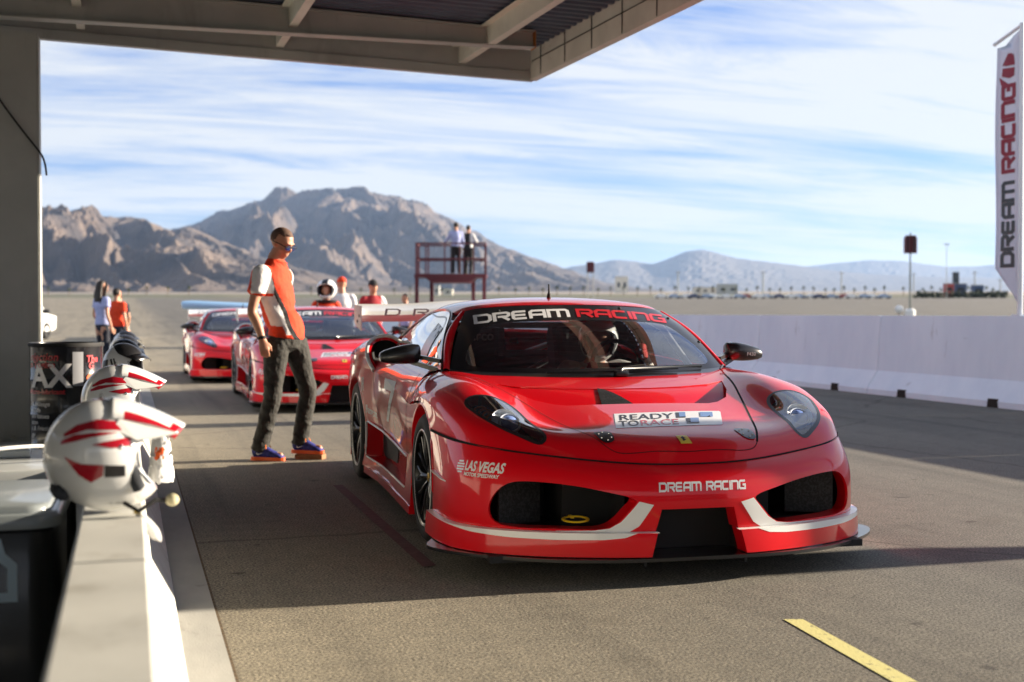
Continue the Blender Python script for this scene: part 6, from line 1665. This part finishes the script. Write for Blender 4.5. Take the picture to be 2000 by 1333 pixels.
# ------------------------------------------------------------------ helmets
M['h_white'] = mat('white_helmet_shell', (.74, .75, .74), .22, coat=1.0, coat_rough=.05)
M['h_red'] = mat('red_helmet_graphic', (.38, .006, .018), .25, coat=1.0)
M['h_pad'] = nmat('helmet_padding', (.02, .022, .028), (.05, .055, .065), 30, 4, .9)
def helmet_shell(front=None, peak=True, graphics=True, style='rally', s=1.0):
    """open-face helmet, nose towards +X, standing on z=0; returns root"""
    root = empty('helmet', (0, 0, 0))
    nu, nv = 72, 60; G = np.zeros((nv+1, nu+1, 3))
    for j in range(nv+1):
        b = math.pi*j/nv
        for i in range(nu+1):
            a = 2*math.pi*i/nu; x = math.sin(b)*math.cos(a); y = math.sin(b)*math.sin(a); z = math.cos(b)
            X = .140*x; Y = .122*y; Z = .142*z+.158
            if z < 0:
                X += .022*(-z)*max(0, x) ; X *= 1-.10*z*z*(x < 0); Y *= 1-.16*z*z
                if x > 0: X += .030*(-z)*x
            G[j, i] = (X, Y, Z)
    S = Surf.__new__(Surf); S.set(G)
    if (S.N*(S.V-np.array([0, 0, .158]))).sum() < 0: S.set(G, True)
    # side outline of what is left: the face opening and the neck are cut away
    FACE = [(.30, .245), (.118, .222), (.088, .205), (.070, .170), (.073, .130), (.098, .098), (.135, .080), (.30, .075)]
    if style == 'rally': FACE = [(.30, .232), (.128, .222), (.100, .200), (.084, .170), (.086, .132), (.106, .098), (.135, .070), (.30, .055)]
    if style == 'wide': FACE = [(.30, .236), (.112, .228), (.078, .205), (.056, .170), (.060, .128), (.084, .088), (.112, .062), (.30, .045)]
    NECK = [(-.30, -.05), (.30, -.05), (.30, .018), (.085, .018), (.0, .022), (-.06, .045), (-.115, .078), (-.30, .095)]
    g = split_all(S, [(FACE, None, None)] if False else [([(x, z) for x, z in FACE], 'y', lambda c: c.x > 0), (NECK, 'y', None)], lambda c: None if (c.x > 0 and inside(FACE, c.x, c.z)) or inside(NECK, c.x, c.z) else 's')
    bm = g['s']
    d = joined([S.data(bm), S.rim(bm, .018)])
    sh = mkd('shell', d, M['h_white'], root)
    V, F_, LN = S.data(bm, -.018); mk('lining', V, [f[::-1] for f in F_], M['h_pad'], root, smooth=True)
    for q in range(2):
        sg = 1 if q else -1; mb = MB()
        loft(mb, [(.075, sg*.085, .19), (.070, sg*.088, .13), (.092, sg*.075, .08)], [(.012, .016), (.015, .022), (.012, .016)], 10); mb.build('cheek_pad', M['h_pad'], root, smooth=True)
    mb = MB(); loft(mb, [(-.09, .06, .075), (-.10, 0, .080), (-.09, -.06, .075)], [.022, .026, .022], 10); mb.build('padding', M['h_pad'], root, smooth=True)
    # bottom trim
    mb = MB(); pts = []
    for e in bm.edges:
        pass
    if peak:
        V = []; F_ = []; n = 14; m_ = 9
        for i in range(n+1):
            t = i/n
            for k in range(m_):
                u = (k/(m_-1)-.5)*2; wd = lerp(.088, .068, t)
                x = lerp(.020, .205-.028*u*u, t); z = .303-.072*t**1.5-.046*u*u*(1-.35*t)
                V.append((x, u*wd, z))
        for i in range(n):
            for k in range(m_-1): F_.append([i*m_+k, (i+1)*m_+k, (i+1)*m_+k+1, i*m_+k+1])
        pk = mk('peak', V, F_, [M['h_white'], M['h_red']], root, smooth=True, midx=[1 if (k in (0, 7) and i > 2) or (i > 11 and k in (0, 1, 6, 7)) else 0 for i in range(n) for k in range(m_-1)])
        so = pk.modifiers.new('t', 'SOLIDIFY'); so.thickness = .006; so.offset = 0
        for sg in (1, -1):
            mb = MB(); mb.add([(.030, sg*.100, .232), (.085, sg*.102, .205), (.125, sg*.094, .206), (.188, sg*.069, .216), (.12, sg*.079, .240), (.045, sg*.086, .256)], [[0, 1, 2, 3, 4, 5] if sg < 0 else [5, 4, 3, 2, 1, 0]])
            ps = mb.build('peak_side', M['h_white'], root); so = ps.modifiers.new('t', 'SOLIDIFY'); so.thickness = .005
    if graphics:
        GR = [[(-.085, .222), (-.055, .243), (-.005, .256), (.050, .248), (.075, .238), (.078, .226), (.03, .230), (-.03, .232), (-.085, .214)],
              [(-.092, .205), (-.06, .220), (.0, .226), (.045, .224), (-.02, .214), (-.055, .205), (-.092, .196)],
              [(-.020, .196), (.01, .203), (.075, .212), (.068, .190), (.03, .187)],
              [(-.085, .168), (-.045, .150), (.008, .146), (.006, .120), (-.022, .103), (-.050, .122), (-.068, .145)]]
        for gq in GR:
            for sg in (1, -1):
                b2 = S.piece(gq, 'y', ok=lambda c, s_=sg: c.y*s_ > 0, off=.0012); mkd('red_graphic', b2, M['h_red'], sh)
        for sg in (1, -1):
            b2 = S.piece([(.010, .146), (.058, .143), (.058, .116), (.010, .116)], 'y', ok=lambda c, s_=sg: c.y*s_ > 0, off=.0016); mkd('black_patch', b2, M['decal_black'], sh)
        # centre stripe over the crown
        b2 = S.piece([(-.022, -.2), (-.022, .2), (-.016, .2), (-.016, -.2)], 'z', ok=lambda c: c.z > .06, off=.001) if False else S.piece([(-.2, -.014), (.06, -.014), (.06, .014), (-.2, .014)], 'z', ok=lambda c: c.z > .09, off=.0012); mkd('crown_stripe', b2, M['h_red'], sh)
        for x, z in ((.048, .188), (.072, .192)):
            for sg in (1, -1):
                mb = MB(); h = S.bvh.ray_cast(Vector((x, sg*1, z)), Vector((0, -sg, 0)))[0]
                if h: mb.sphere((h.x, h.y, h.z), (.0065, .003, .0065), 10, 6); mb.build('screw', M['chrome'], sh, smooth=True)
        v, f, w_ = plain('C. ARRELLY', .011, .02); ss = wrap(v, f, [S], (.02, -1, .040), (1, 0, 0), (0, 0, 1), (0, 1, 0), .001, .02); mkd('lettering', ss, M['grey_metal'], sh)
    bm.free(); return root, S
H, HS = helmet_shell()
mb = MB(); mb.tube([(.055, -.105, .05), (.09, -.12, .03), (.13, -.11, .055), (.155, -.10, .052)], .006, 8); arm = mb.build('microphone_boom', M['black'], H, smooth=True)
mb = MB(); mb.sphere((.170, -.10, .052), (.017, .014, .016), 14, 10); mb.build('foam_ball', nmat('mic_foam', (.42, .38, .24), (.55, .50, .33), 60, 3, .95), arm, smooth=True)
mb = MB(); V = []
for k in range(9):
    t = k/8; w = .012+.010*math.sin(t*math.pi); c = Vector((.095+.036*t, -.095-.012*math.sin(t*3), .020-.055*t-.012*t*t)); V += [c+Vector((-w, 0, .004)), c+Vector((w, 0, -.006))]
mb.add(V, [[2*k, 2*k+1, 2*k+3, 2*k+2] for k in range(8)]); st = mb.build('chin_strap', M['c_white'], H, smooth=True); so = st.modifiers.new('t', 'SOLIDIFY'); so.thickness = .006
mb = MB(); mb.box((.086, -.093, .026), (.018, .012, .010)); mb.build('buckle', M['decal_yellow'], H)
H.location = (-.066, 3.41, .632); H.rotation_euler = (0, 0, -TH+R(16))
# scale is baked so that copies and boxes stay simple
tag(H, 'white open-face helmet with red slashes and a long peak, the nearest one in the foreground', 'helmet', 'red and white rally helmets on the wall')
H2 = copy_tree(H); H2.location = (-.05, 5.62, .648); H2.rotation_euler = (0, 0, -TH+R(12)); H2.location.z = .632
for c in list(H2.children):
    if c.name.startswith(('chin_strap', 'buckle')) or c.name.startswith('microphone'):
        for cc_ in list(c.children): bpy.data.objects.remove(cc_)
        bpy.data.objects.remove(c)
tag(H2, 'white open-face helmet with red slashes, second in the row just above the nearest helmet', 'helmet')
# helmet with black visor and others farther along
H3, S3 = helmet_shell(peak=False, graphics=False)
V, F_, LN = S3.piece([(-.06, .32), (.30, .32), (.30, .205), (.10, .200), (.02, .235), (-.06, .30)], 'y', off=.006); mkd('black_visor', (V, F_, LN), M['decal_black'], H3)
mb = MB(); V = []
for k in range(9):
    u = (k/8-.5)*2; V += [(.10+.02*(1-u*u), u*.105, .238-.012*u*u), (.175-.02*u*u, u*.085, .205-.02*u*u)]
mb.add(V, [[2*k, 2*k+1, 2*k+3, 2*k+2] for k in range(8)]); o = mb.build('visor_peak', M['carbon'], H3, smooth=True); so = o.modifiers.new('t', 'SOLIDIFY'); so.thickness = .004
for gq, mt in (([(-.10, .19), (-.05, .20), (-.05, .12), (-.10, .11)], M['decal_black']), ([(-.035, .20), (-.022, .205), (.03, .08), (.015, .07)], M['decal_black']), ([(-.012, .205), (-.002, .208), (.045, .085), (.035, .08)], M['decal_black'])):
    for sg in (1, -1): mkd('black_graphic', S3.piece(gq, 'y', ok=lambda c, s_=sg: c.y*s_ > 0, off=.0012), mt, [c for c in H3.children if c.name.startswith('shell')][0])
H3.location = (-.03, 8.85, .648); H3.rotation_euler = (0, 0, -TH-R(12)); tag(H3, 'white helmet with a raised black visor, third in the row on the wall', 'helmet')
for i, (y, rz, lb) in enumerate([(10.3, -1.0, 'plain white helmet just behind the one with the black visor'), (12.2, .4, 'small white helmet fifth in the row on the wall, in front of the woman'), (15.0, -.6, 'small distant white helmet with dark visor near the far end of the helmet row')]):
    o = copy_tree(H3); o.location = (-.03, y, .648); o.rotation_euler = (0, 0, rz); tag(o, lb, 'helmet')
# white carrier bag with orange print hanging over the wall
bag = empty('plastic_bag', (.100, 4.30, .735), -TH, 'crumpled white plastic bag with an orange print hanging on the wall behind the nearest helmet', 'bag')
mb = MB(); rnd = random.Random(3); V = []; F_ = []; nx_, nz_ = 14, 16
for j in range(nz_+1):
    for i in range(nx_+1):
        u = i/nx_-.5; t = j/nz_; w = .085*(.75+.5*t)*(1 if t < .9 else .9)
        V.append((u*w*.8, -.035*math.cos(u*math.pi)*(.4+t)+.012*noise.noise((u*14, t*12, 0)), -.15*t+.02+.012*noise.noise((u*9, t*9, 4))))
for j in range(nz_):
    for i in range(nx_): a = j*(nx_+1)+i; F_.append([a, a+1, a+nx_+2, a+nx_+1])
b_ = mk('bag', V, F_, [M['c_white'], M['shoe_sole']], bag, smooth=True, midx=[1 if 4 <= j <= 7 and 4 <= i <= 9 and (i+j) % 5 else 0 for j in range(nz_) for i in range(nx_)]); so = b_.modifiers.new('t', 'SOLIDIFY'); so.thickness = .003
mb = MB(); mb.tube([(-.04, 0, .02), (-.07, .03, .045), (-.10, .06, .04)], .006, 6); mb.tube([(.04, 0, .02), (-.02, .03, .05), (-.08, .07, .04)], .006, 6); mb.build('handle', M['c_white'], bag, smooth=True)

# ------------------------------------------------------------------ coolers
M['cool_black'] = mat('black_plastic', (.008, .009, .012), .3, coat=.4, coat_rough=.1)
M['cool_grey'] = mat('grey_plastic_lid', (.24, .27, .28), .35, coat=.4, coat_rough=.1)
M['cool_white'] = mat('white_plastic_lid', (.48, .50, .49), .35, coat=.4, coat_rough=.1)
def rbox(mb, c, d, r, n=6, top=1.0):
    x, y, z = d[0]/2, d[1]/2, d[2]/2; P = []
    for sx_, sy_, a0 in ((1, 1, 0), (-1, 1, 90), (-1, -1, 180), (1, -1, 270)):
        for k in range(n+1): a = R(a0+90*k/n); P.append((sx_*(x-r)+r*math.cos(a), sy_*(y-r)+r*math.sin(a)))
    N = len(P); rings = [(1.0 if top >= 1 else 1/top*top, -z), (top, z-.012), (top*.985, z-.003), (top*.96, z)]; V = []
    for s_, zz_ in rings: V += [(c[0]+px_*s_, c[1]+py_*s_, c[2]+zz_) for px_, py_ in P]
    F_ = []
    for k in range(3): F_ += [[k*N+i, k*N+(i+1) % N, (k+1)*N+(i+1) % N, (k+1)*N+i] for i in range(N)]
    F_ += [list(range(N))[::-1], list(range(3*N, 4*N))]; mb.add(V, F_)
ck = empty('cooler', (-.62, 3.97, 0), -R(1), 'black cool box with a grey lid and a pale emblem in the bottom left corner', 'cooler')
mb = MB(); rbox(mb, (0, 0, .285), (.86, .60, .57), .07, top=1.0); mb.build('body', M['cool_black'], ck, smooth=True)
mb = MB(); rbox(mb, (0, 0, .592), (.89, .63, .040), .08); rbox(mb, (0, 0, .622), (.84, .58, .022), .06); lid = mb.build('lid', M['cool_grey'], ck, smooth=True)
mb = MB()
for s_ in (-1, 1): mb.box((s_*.22, -.318, .575), (.07, .02, .05), bev=.006)
mb.build('latch', M['cool_grey'], ck)
em = [(.02, .47), (.075, .47), (.085, .43), (.115, .40), (.115, .30), (.02, .30), (.02, .325), (.09, .325), (.09, .39), (.062, .415), (.055, .445), (.02, .445)]
mb = MB()
for s_ in (1,): mb.add([(x+.222, -.3055, z+.078) for x, z in em], [[0, 1, 2, 10, 11], [2, 3, 9, 10], [3, 4, 8, 9], [4, 5, 6, 7, 8]])
mb.build('emblem', mat('pale_blue_print', (.42, .55, .66), .5), ck)
ck2 = empty('cooler', (-.60, 5.05, 0), R(2), 'white lidded cool box with a wire handle behind the black cool box', 'cooler')
mb = MB(); rbox(mb, (0, 0, .27), (.82, .70, .54), .06); mb.build('body', M['cool_black'], ck2, smooth=True)
mb = MB(); rbox(mb, (0, 0, .575), (.85, .73, .07), .07); mb.build('lid', M['cool_white'], ck2, smooth=True)
mb = MB(); mb.tube(nat_spline(np.array([(.05, -.22, .615), (.10, -.24, .66), (.22, -.20, .675), (.33, -.14, .66), (.35, -.10, .615)]), 20), .007, 8); mb.build('handle', M['white'], ck2, smooth=True)
mb = MB(); mb.box((.10, .10, .625), (.30, .10, .03), bev=.008); mb.build('lid_grip', M['cool_white'], ck2)

# ------------------------------------------------------------------ drum
dr = empty('oil_drum', (-.50, 11.45, 0), 0, 'black steel drum with red and white lettering standing by the column', 'drum')
M['drum'] = mat('drum_black', (.012, .012, .016), .22, coat=.7, coat_rough=.08)
mb = MB(); rr_ = .295; Hh = .90
prof = [(.0001, .01), (rr_-.01, .01), (rr_+.004, .0), (rr_+.006, .02), (rr_, .035)]
for zc in (.31, .60): prof += [(rr_, zc-.02), (rr_+.008, zc), (rr_, zc+.02)]
prof += [(rr_, Hh-.04), (rr_+.006, Hh-.025), (rr_+.006, Hh), (rr_-.006, Hh+.002), (rr_-.010, Hh-.015), (.0001, Hh-.015)]
mb.lathe(prof, n=56); mb.build('barrel', M['drum'], dr, smooth=True)
mb = MB(); mb.lathe([(rr_+.008, Hh-.03), (rr_+.011, Hh-.015), (rr_+.009, Hh+.004)], n=56); mb.build('lid_ring', M['black'], dr, smooth=True)
camang = math.atan2(-11.45, .50)   # direction from the drum towards the camera
def ondrum(V2, f, a_c, z, mt, name='lettering', par=None):
    V2, f = fine(V2, f, .02)
    return mk(name, [(math.cos(camang+a_c+x/rr_)*(rr_+.0095), math.sin(camang+a_c+x/rr_)*(rr_+.0095), z+y) for x, y in V2], f, mt, par or dr)
for tx, sz, z, a, mt, bold, shr in (('njection', .062, .760, -1.12, M['decal_red'], .03, .15), ('n Engine', .055, .700, -1.15, M['decal_red'], .03, .15), ('AX', .185, .545, -1.10, M['decal_white'], .05, 0), ('Micro-lubricant', .040, .485, -1.18, M['decal_red'], .04, 0), ('% Mileage', .036, .385, -1.10, M['decal_white'], .02, .15), ('n Life', .036, .335, -1.10, M['decal_white'], .02, .15),
                                  ('ain Issues', .036, .285, -1.10, M['decal_white'], .02, .15), ('sion', .036, .235, -1.10, M['decal_white'], .02, .15), ('t & Friction', .036, .185, -1.10, M['decal_white'], .02, .15), ('gy', .036, .135, -1.10, M['decal_white'], .02, .15), ('The', .055, .745, .55, M['decal_red'], .04, .1), ('G', .055, .69, .62, M['decal_red'], .04, .1)):
    v, f, w_ = plain(tx, sz/.7, bold*.6, shr, .95); ondrum(v, f, a, z, mt)
mb_v = [(0, 0), (.10, 0), (.10, .70), (0, .70)]; ondrum([(x, y) for x, y in [(0, 0), (.085, 0), (.085, .28), (0, .28)]], [[0, 1, 2, 3]], .16, .55, mat('drum_label_grey', (.30, .31, .33), .4), 'label_band')
ondrum([(0, 0), (.06, .012), (.075, .05), (.02, .045), (.0, .025)], [[0, 1, 2, 3, 4]], .55, .60, M['shoe_sole'], 'flame_mark')

# ------------------------------------------------------------------ white off-road car behind the column
vn = empty('parked_car', far(24, 56), -TH-R(96), 'white off-road car with a black mirror mostly hidden behind the steel column', 'car')
P_ = [(-2.3, .45), (-2.35, 1.0), (-1.5, 1.12), (-.75, 1.75), (1.9, 1.80), (2.3, 1.3), (2.35, .5), (1.9, .35), (-1.9, .35)]
mb = MB(); mb.prism([(x, z) for x, z in P_], -.88, .88, lambda x, z, y: (x, y*(1 if z < 1.2 else .86), z)); mb.build('body', M['white'], vn)
mb = MB(); mb.prism([(-1.30, 1.18), (-.72, 1.66), (1.8, 1.70), (2.0, 1.2)], -.885, .885, lambda x, z, y: (x, y*(1 if z < 1.25 else .885), z)); mb.build('side_window', M['carbon'], vn)
mb = MB(); mb.prism([(-.62, .62), (.62, .62), (.56, .08), (-.56, .08)], 0, .004, lambda a, b, k: (-1.40+b*.95-.0+k-.02, a*1.2, 1.17+b*.95)); mb.build('windscreen', M['carbon'], vn)
for y in (-1, 1):
    mb = MB(); mb.box((-1.0, y*1.08, 1.22), (.14, .26, .20), bev=.03); mb.bar((-1.0, y*.85, 1.17), (-1.0, y*1.0, 1.2), .05); mb.build('door_mirror', M['carbon'], vn)
    for x in (-1.45, 1.45): mb = MB(); mb.lathe([(.001, y*.66), (.36, y*.66), (.37, y*.70), (.37, y*.86), (.34, y*.90), (.22, y*.90), (.20, y*.86), (.001, y*.86)], (x, 0, .37), 24, 'Y'); mb.build('wheel', M['black'], vn, smooth=True)
    mb = MB(); mb.box((-2.33, y*.62, .85), (.06, .30, .16), bev=.02); mb.build('headlight', M['chrome'], vn)

# ------------------------------------------------------------------ pale blue beam behind the farthest car
bb = empty('padded_beam', (2.25, 27.6, 0), 0, 'long pale blue padded beam raised on posts behind the farthest red car', 'beam')
mb = MB(); mb.tube([(-1.18, 0, 1.31), (-1.16, 0, 1.315), (-1.0, 0, 1.32), (1.0, 0, 1.24), (1.3, 0, 1.22)], [.05, .085, .095, .09, .06], 16); mb.build('pad', mat('pale_blue_vinyl', (.28, .48, .72), .4, coat=.3), bb, smooth=True)
for x in (-.7, .9): mb = MB(); mb.bar((x, 0, 0), (x, 0, 1.2), .05); mb.build('post', M['steel'], bb)

# ------------------------------------------------------------------ banners on the barrier
def banner(y0, label, w=.45):
    t = empty('banner', (10.40, y0, 1.115), 0, label, 'banner')
    zb, zt, w = .18, 3.50, w
    mb = MB(); mb.tube([(0, 0, -.01), (0, 0, zt+.05)], [.034, .030], 12); mb.box((0, 0, .01), (.12, .16, .02)); mb.build('pole', mat('white_pole', (.62, .66, .72), .3, coat=.5) if 'white_pole' not in bpy.data.materials else bpy.data.materials['white_pole'], t, smooth=True)
    mb = MB(); mb.tube([(0, -.01, zt+.03), (0, w+.06, zt-.11)], .022, 10); mb.sphere((0, w+.06, zt-.11), .026, 10, 8); mb.build('top_arm', bpy.data.materials['white_pole'], t, smooth=True)
    V = []; F_ = []; nz_ = 40
    for k in range(nz_+1):
        tz = k/nz_; z = lerp(zb, zt, tz); ww = w*min(1, max(.06, (z-zb)/.42))
        for i in range(5):
            u = i/4; V.append((-.012*math.sin(tz*9+u*2)*u, .030+u*ww, z-.14*u*(1 if tz > .95 else 0)-(.12*u if tz > .97 else 0)))
    for k in range(nz_):
        for i in range(4): a = k*5+i; F_.append([a, a+5, a+6, a+1])
    V = [(x, y, min(z, zt-.02-.14*(y-.03)/w)) for x, y, z in V]
    cl = mk('cloth', V, F_, cloth('banner_cloth', (.60, .64, .76), .94, 5, .15) if 'banner_cloth' not in bpy.data.materials else bpy.data.materials['banner_cloth'], t, smooth=True)
    so = cl.modifiers.new('t', 'SOLIDIFY'); so.thickness = .003
    BV = BVHTree.FromPolygons([Vector(v) for v in V], F_)
    def on(v2, f, z0, yc, mt, name='lettering'):
        v2, f = fine(v2, f, .05); out_ = []
        for x, y in v2:      # drawing x runs up the banner, drawing y runs towards the pole side reversed (reads bottom to top)
            yy, zz_ = yc-y*-1.0, z0+x
            yy = yc+(-y); h = BV.ray_cast(Vector((-1, yy, zz_)), Vector((1, 0, 0))); out_.append((h[0].x-.005 if h[0] else -.005, yy, zz_))
        return mk(name, out_, f, mt, cl)
    # seen from the lane (-X side) picture right is towards smaller y, so the letters' tops point to larger y
    def lay(text, z0, hgt, mt, total):
        v, f, w_ = techno(text, 1.0, .34, .0, .36, 1.0); k = total/w_
        v = [(a*k, -(b)*hgt) for a, b in v]; return on(v, f, z0, .135, mt)
    lay('DREAM', .62, .20, M['decal_black'], 1.02); lay('RACING', 1.78, .20, mat('banner_red', (.22, .01, .03), .5) if 'banner_red' not in bpy.data.materials else bpy.data.materials['banner_red'], 1.05)
    red_ = bpy.data.materials['banner_red']
    for q in ([(3.02, -.10), (3.04, -.02), (3.14, -.01), (3.16, -.24), (3.06, -.25)], [(3.20, -.02), (3.32, -.06), (3.33, -.14), (3.19, -.25)], [(3.17, -.01), (3.19, -.01), (3.31, -.03), (3.18, -.20)], [(2.94, -.10), (2.88, -.22), (3.0, -.28), (3.06, -.30)]):
        on([(x-3.0, y) for x, y in q], [list(range(len(q)))], 3.0-.10, .115, red_, 'logo')
    return t
banner(13.22, 'tall narrow white banner reading DREAM RACING on the barrier at the right edge')
banner(5.08, 'tall white banner on the barrier outside the right edge whose shadow crosses the lane', .37)

# ------------------------------------------------------------------ cars
car, ws_ = build_car(); car_marks(car, ws_)
tag(car, 'nearest red race car with READY TO RACE sticker, its driver seated inside', 'race car')
c2 = copy_tree(car); c2.location = (2.42, 16.03, 0); c2.rotation_euler = (0, 0, 0)
tag(c2, 'middle red race car, blurred, directly behind the crew man', 'race car')
c3 = copy_tree(car); c3.location = (2.0, 22.6, 0); c3.rotation_euler = (0, 0, 0)
tag(c3, 'farthest red race car, left of the crew man under the pale blue beam', 'race car')
for c in list(c3.children):
    for q in list(c.children):
        if q.name.startswith(('white_flash', 'sticker')):
            for w_ in list(q.children): bpy.data.objects.remove(w_)
            bpy.data.objects.remove(q)
for c in (c2, c3): c['group'] = 'red race cars queued behind the nearest one'
# ------------------------------------------------------------------ driver (car space, seated behind the wheel)
def driver():
    cs, sn = math.cos(R(-2.6)), math.sin(R(-2.6))
    root = empty('person', (2.39, 6.248, 0), R(-2.6), 'driver in white racing suit and red gloves inside the nearest red car', 'person')
    suit = cloth('white_race_suit', (.55, .53, .50), .8)
    J = dict(head=(.345, 1.225, .975), neck=(.35, 1.33, .85), chest=(.355, 1.38, .70), waist=(.36, 1.42, .52), hip=(.36, 1.40, .42), rsh=(.17, 1.34, .79), lsh=(.54, 1.34, .79), rel=(.10, 1.12, .66), lel=(.66, 1.10, .70), rwr=(.20, .95, .80), lwr=(.52, .93, .90),
             rhp=(.27, 1.35, .42), rkn=(.22, .95, .52), ran=(.24, .68, .30), rto=(.24, .58, .30), lhp=(.45, 1.35, .42), lkn=(.50, .95, .52), lan=(.48, .68, .30), lto=(.48, .58, .30), ref=(1, 0, 0), rth=(0, 0, 1), lth=(0, 0, 1), rhd=(.1, -1, .2), lhd=(-.1, -1, .25), curl=1.0)
    person_mesh(root, J, .95, .011, ([suit], None), suit, None, face=(-.28, -1, -.12), sleeve=1.2)
    mb = MB()
    for w, d in ((J['rwr'], (.1, -1, .2)), (J['lwr'], (-.1, -1, .25))): hand(mb, w, d, (0, 0, 1), 1.05, 1.12)
    fuse('gloves', mb, cloth('red_glove', (.45, .02, .02)), root, .008, 2)
    mb = MB(); mb.tube([(.40, 1.22, .56), (.44, 1.25, .70), (.46, 1.30, .80)], .028, 6); mb.tube([(.30, 1.22, .56), (.27, 1.25, .70), (.25, 1.30, .80)], .028, 6); mb.build('harness', M['c_red'], root, smooth=True)
    return root
driver()
dh, SD = helmet_shell(peak=False, graphics=False, style='wide')
for sg in (1, -1): mkd('black_graphic', SD.piece([(-.03, .215), (.05, .225), (.035, .19), (-.05, .185)], 'y', ok=lambda c, s_=sg: c.y*s_ > 0, off=.0012), M['decal_black'], [c for c in dh.children if c.name.startswith('shell')][0])
q = Matrix.Rotation(R(-2.6), 3, 'Z') @ Vector((.350, 1.262, .830)) + Vector((2.39, 6.248, 0))
dh.location = q; dh.rotation_euler = (0, .10, R(-2.6)-math.pi/2-.27); dh.scale = (1.02, 1.02, 1.0)
tag(dh, 'white open-face helmet on the head of the driver in the nearest car', 'helmet')
# helmeted person behind the middle car
o, P = stander((2.95, 19.95, 0), FR-math.pi+.3, 'person in a red racing suit with white and black striped helmet behind the middle car', None, .90, shirt=([M['c_red']], None), pants=M['c_red'], sleeve=1.2)
fh = copy_tree(dh)
fh.location = (2.96, 19.95, 1.335); fh.rotation_euler = (0, 0, FR+math.pi-.1); fh.scale = (1.28, 1.28, 1.15)
tag(fh, 'white helmet with a broad black stripe worn behind the middle car', 'helmet')
shl = [c for c in fh.children if c.name.startswith('shell')][0]
for c in list(shl.children): bpy.data.objects.remove(c)
mkd('black_stripe', SD.piece([(-.2, -.036), (.12, -.036), (.12, .036), (-.2, .036)], 'z', ok=lambda c: c.z > .07, off=.0015), M['decal_black'], shl)
mb = MB(); mb.lathe([(.10, 0), (.16, .02), (.17, .05), (.10, .055)], (0, 0, 0), 24); mb.tube([(-.16, -.10, .02), (-.20, 0, .03), (-.16, .10, .02)], .03, 8)
hd = mb.build('neck_brace', M['black'], o, smooth=True); hd.location = (0, 0, 1.30)

# ------------------------------------------------------------------ haze
hz = MB(); hz.box((3000, 10400, 450), (44000, 24600, 1120)); hz.V = [Vector((v.x, v.y, v.z)) for v in hz.V]
hm = bpy.data.materials.new('haze_air'); hm.use_nodes = True; nt = hm.node_tree; nt.nodes.clear()
o_ = nt.nodes.new('ShaderNodeOutputMaterial'); pv = nt.nodes.new('ShaderNodeVolumePrincipled'); pv.inputs['Color'].default_value = (.42, .62, 1.0, 1); pv.inputs['Density'].default_value = HAZE; pv.inputs['Anisotropy'].default_value = .2
nt.links.new(pv.outputs[0], o_.inputs['Volume'])
if HAZE > 0: tag(hz.build('haze', hm), kind='stuff')
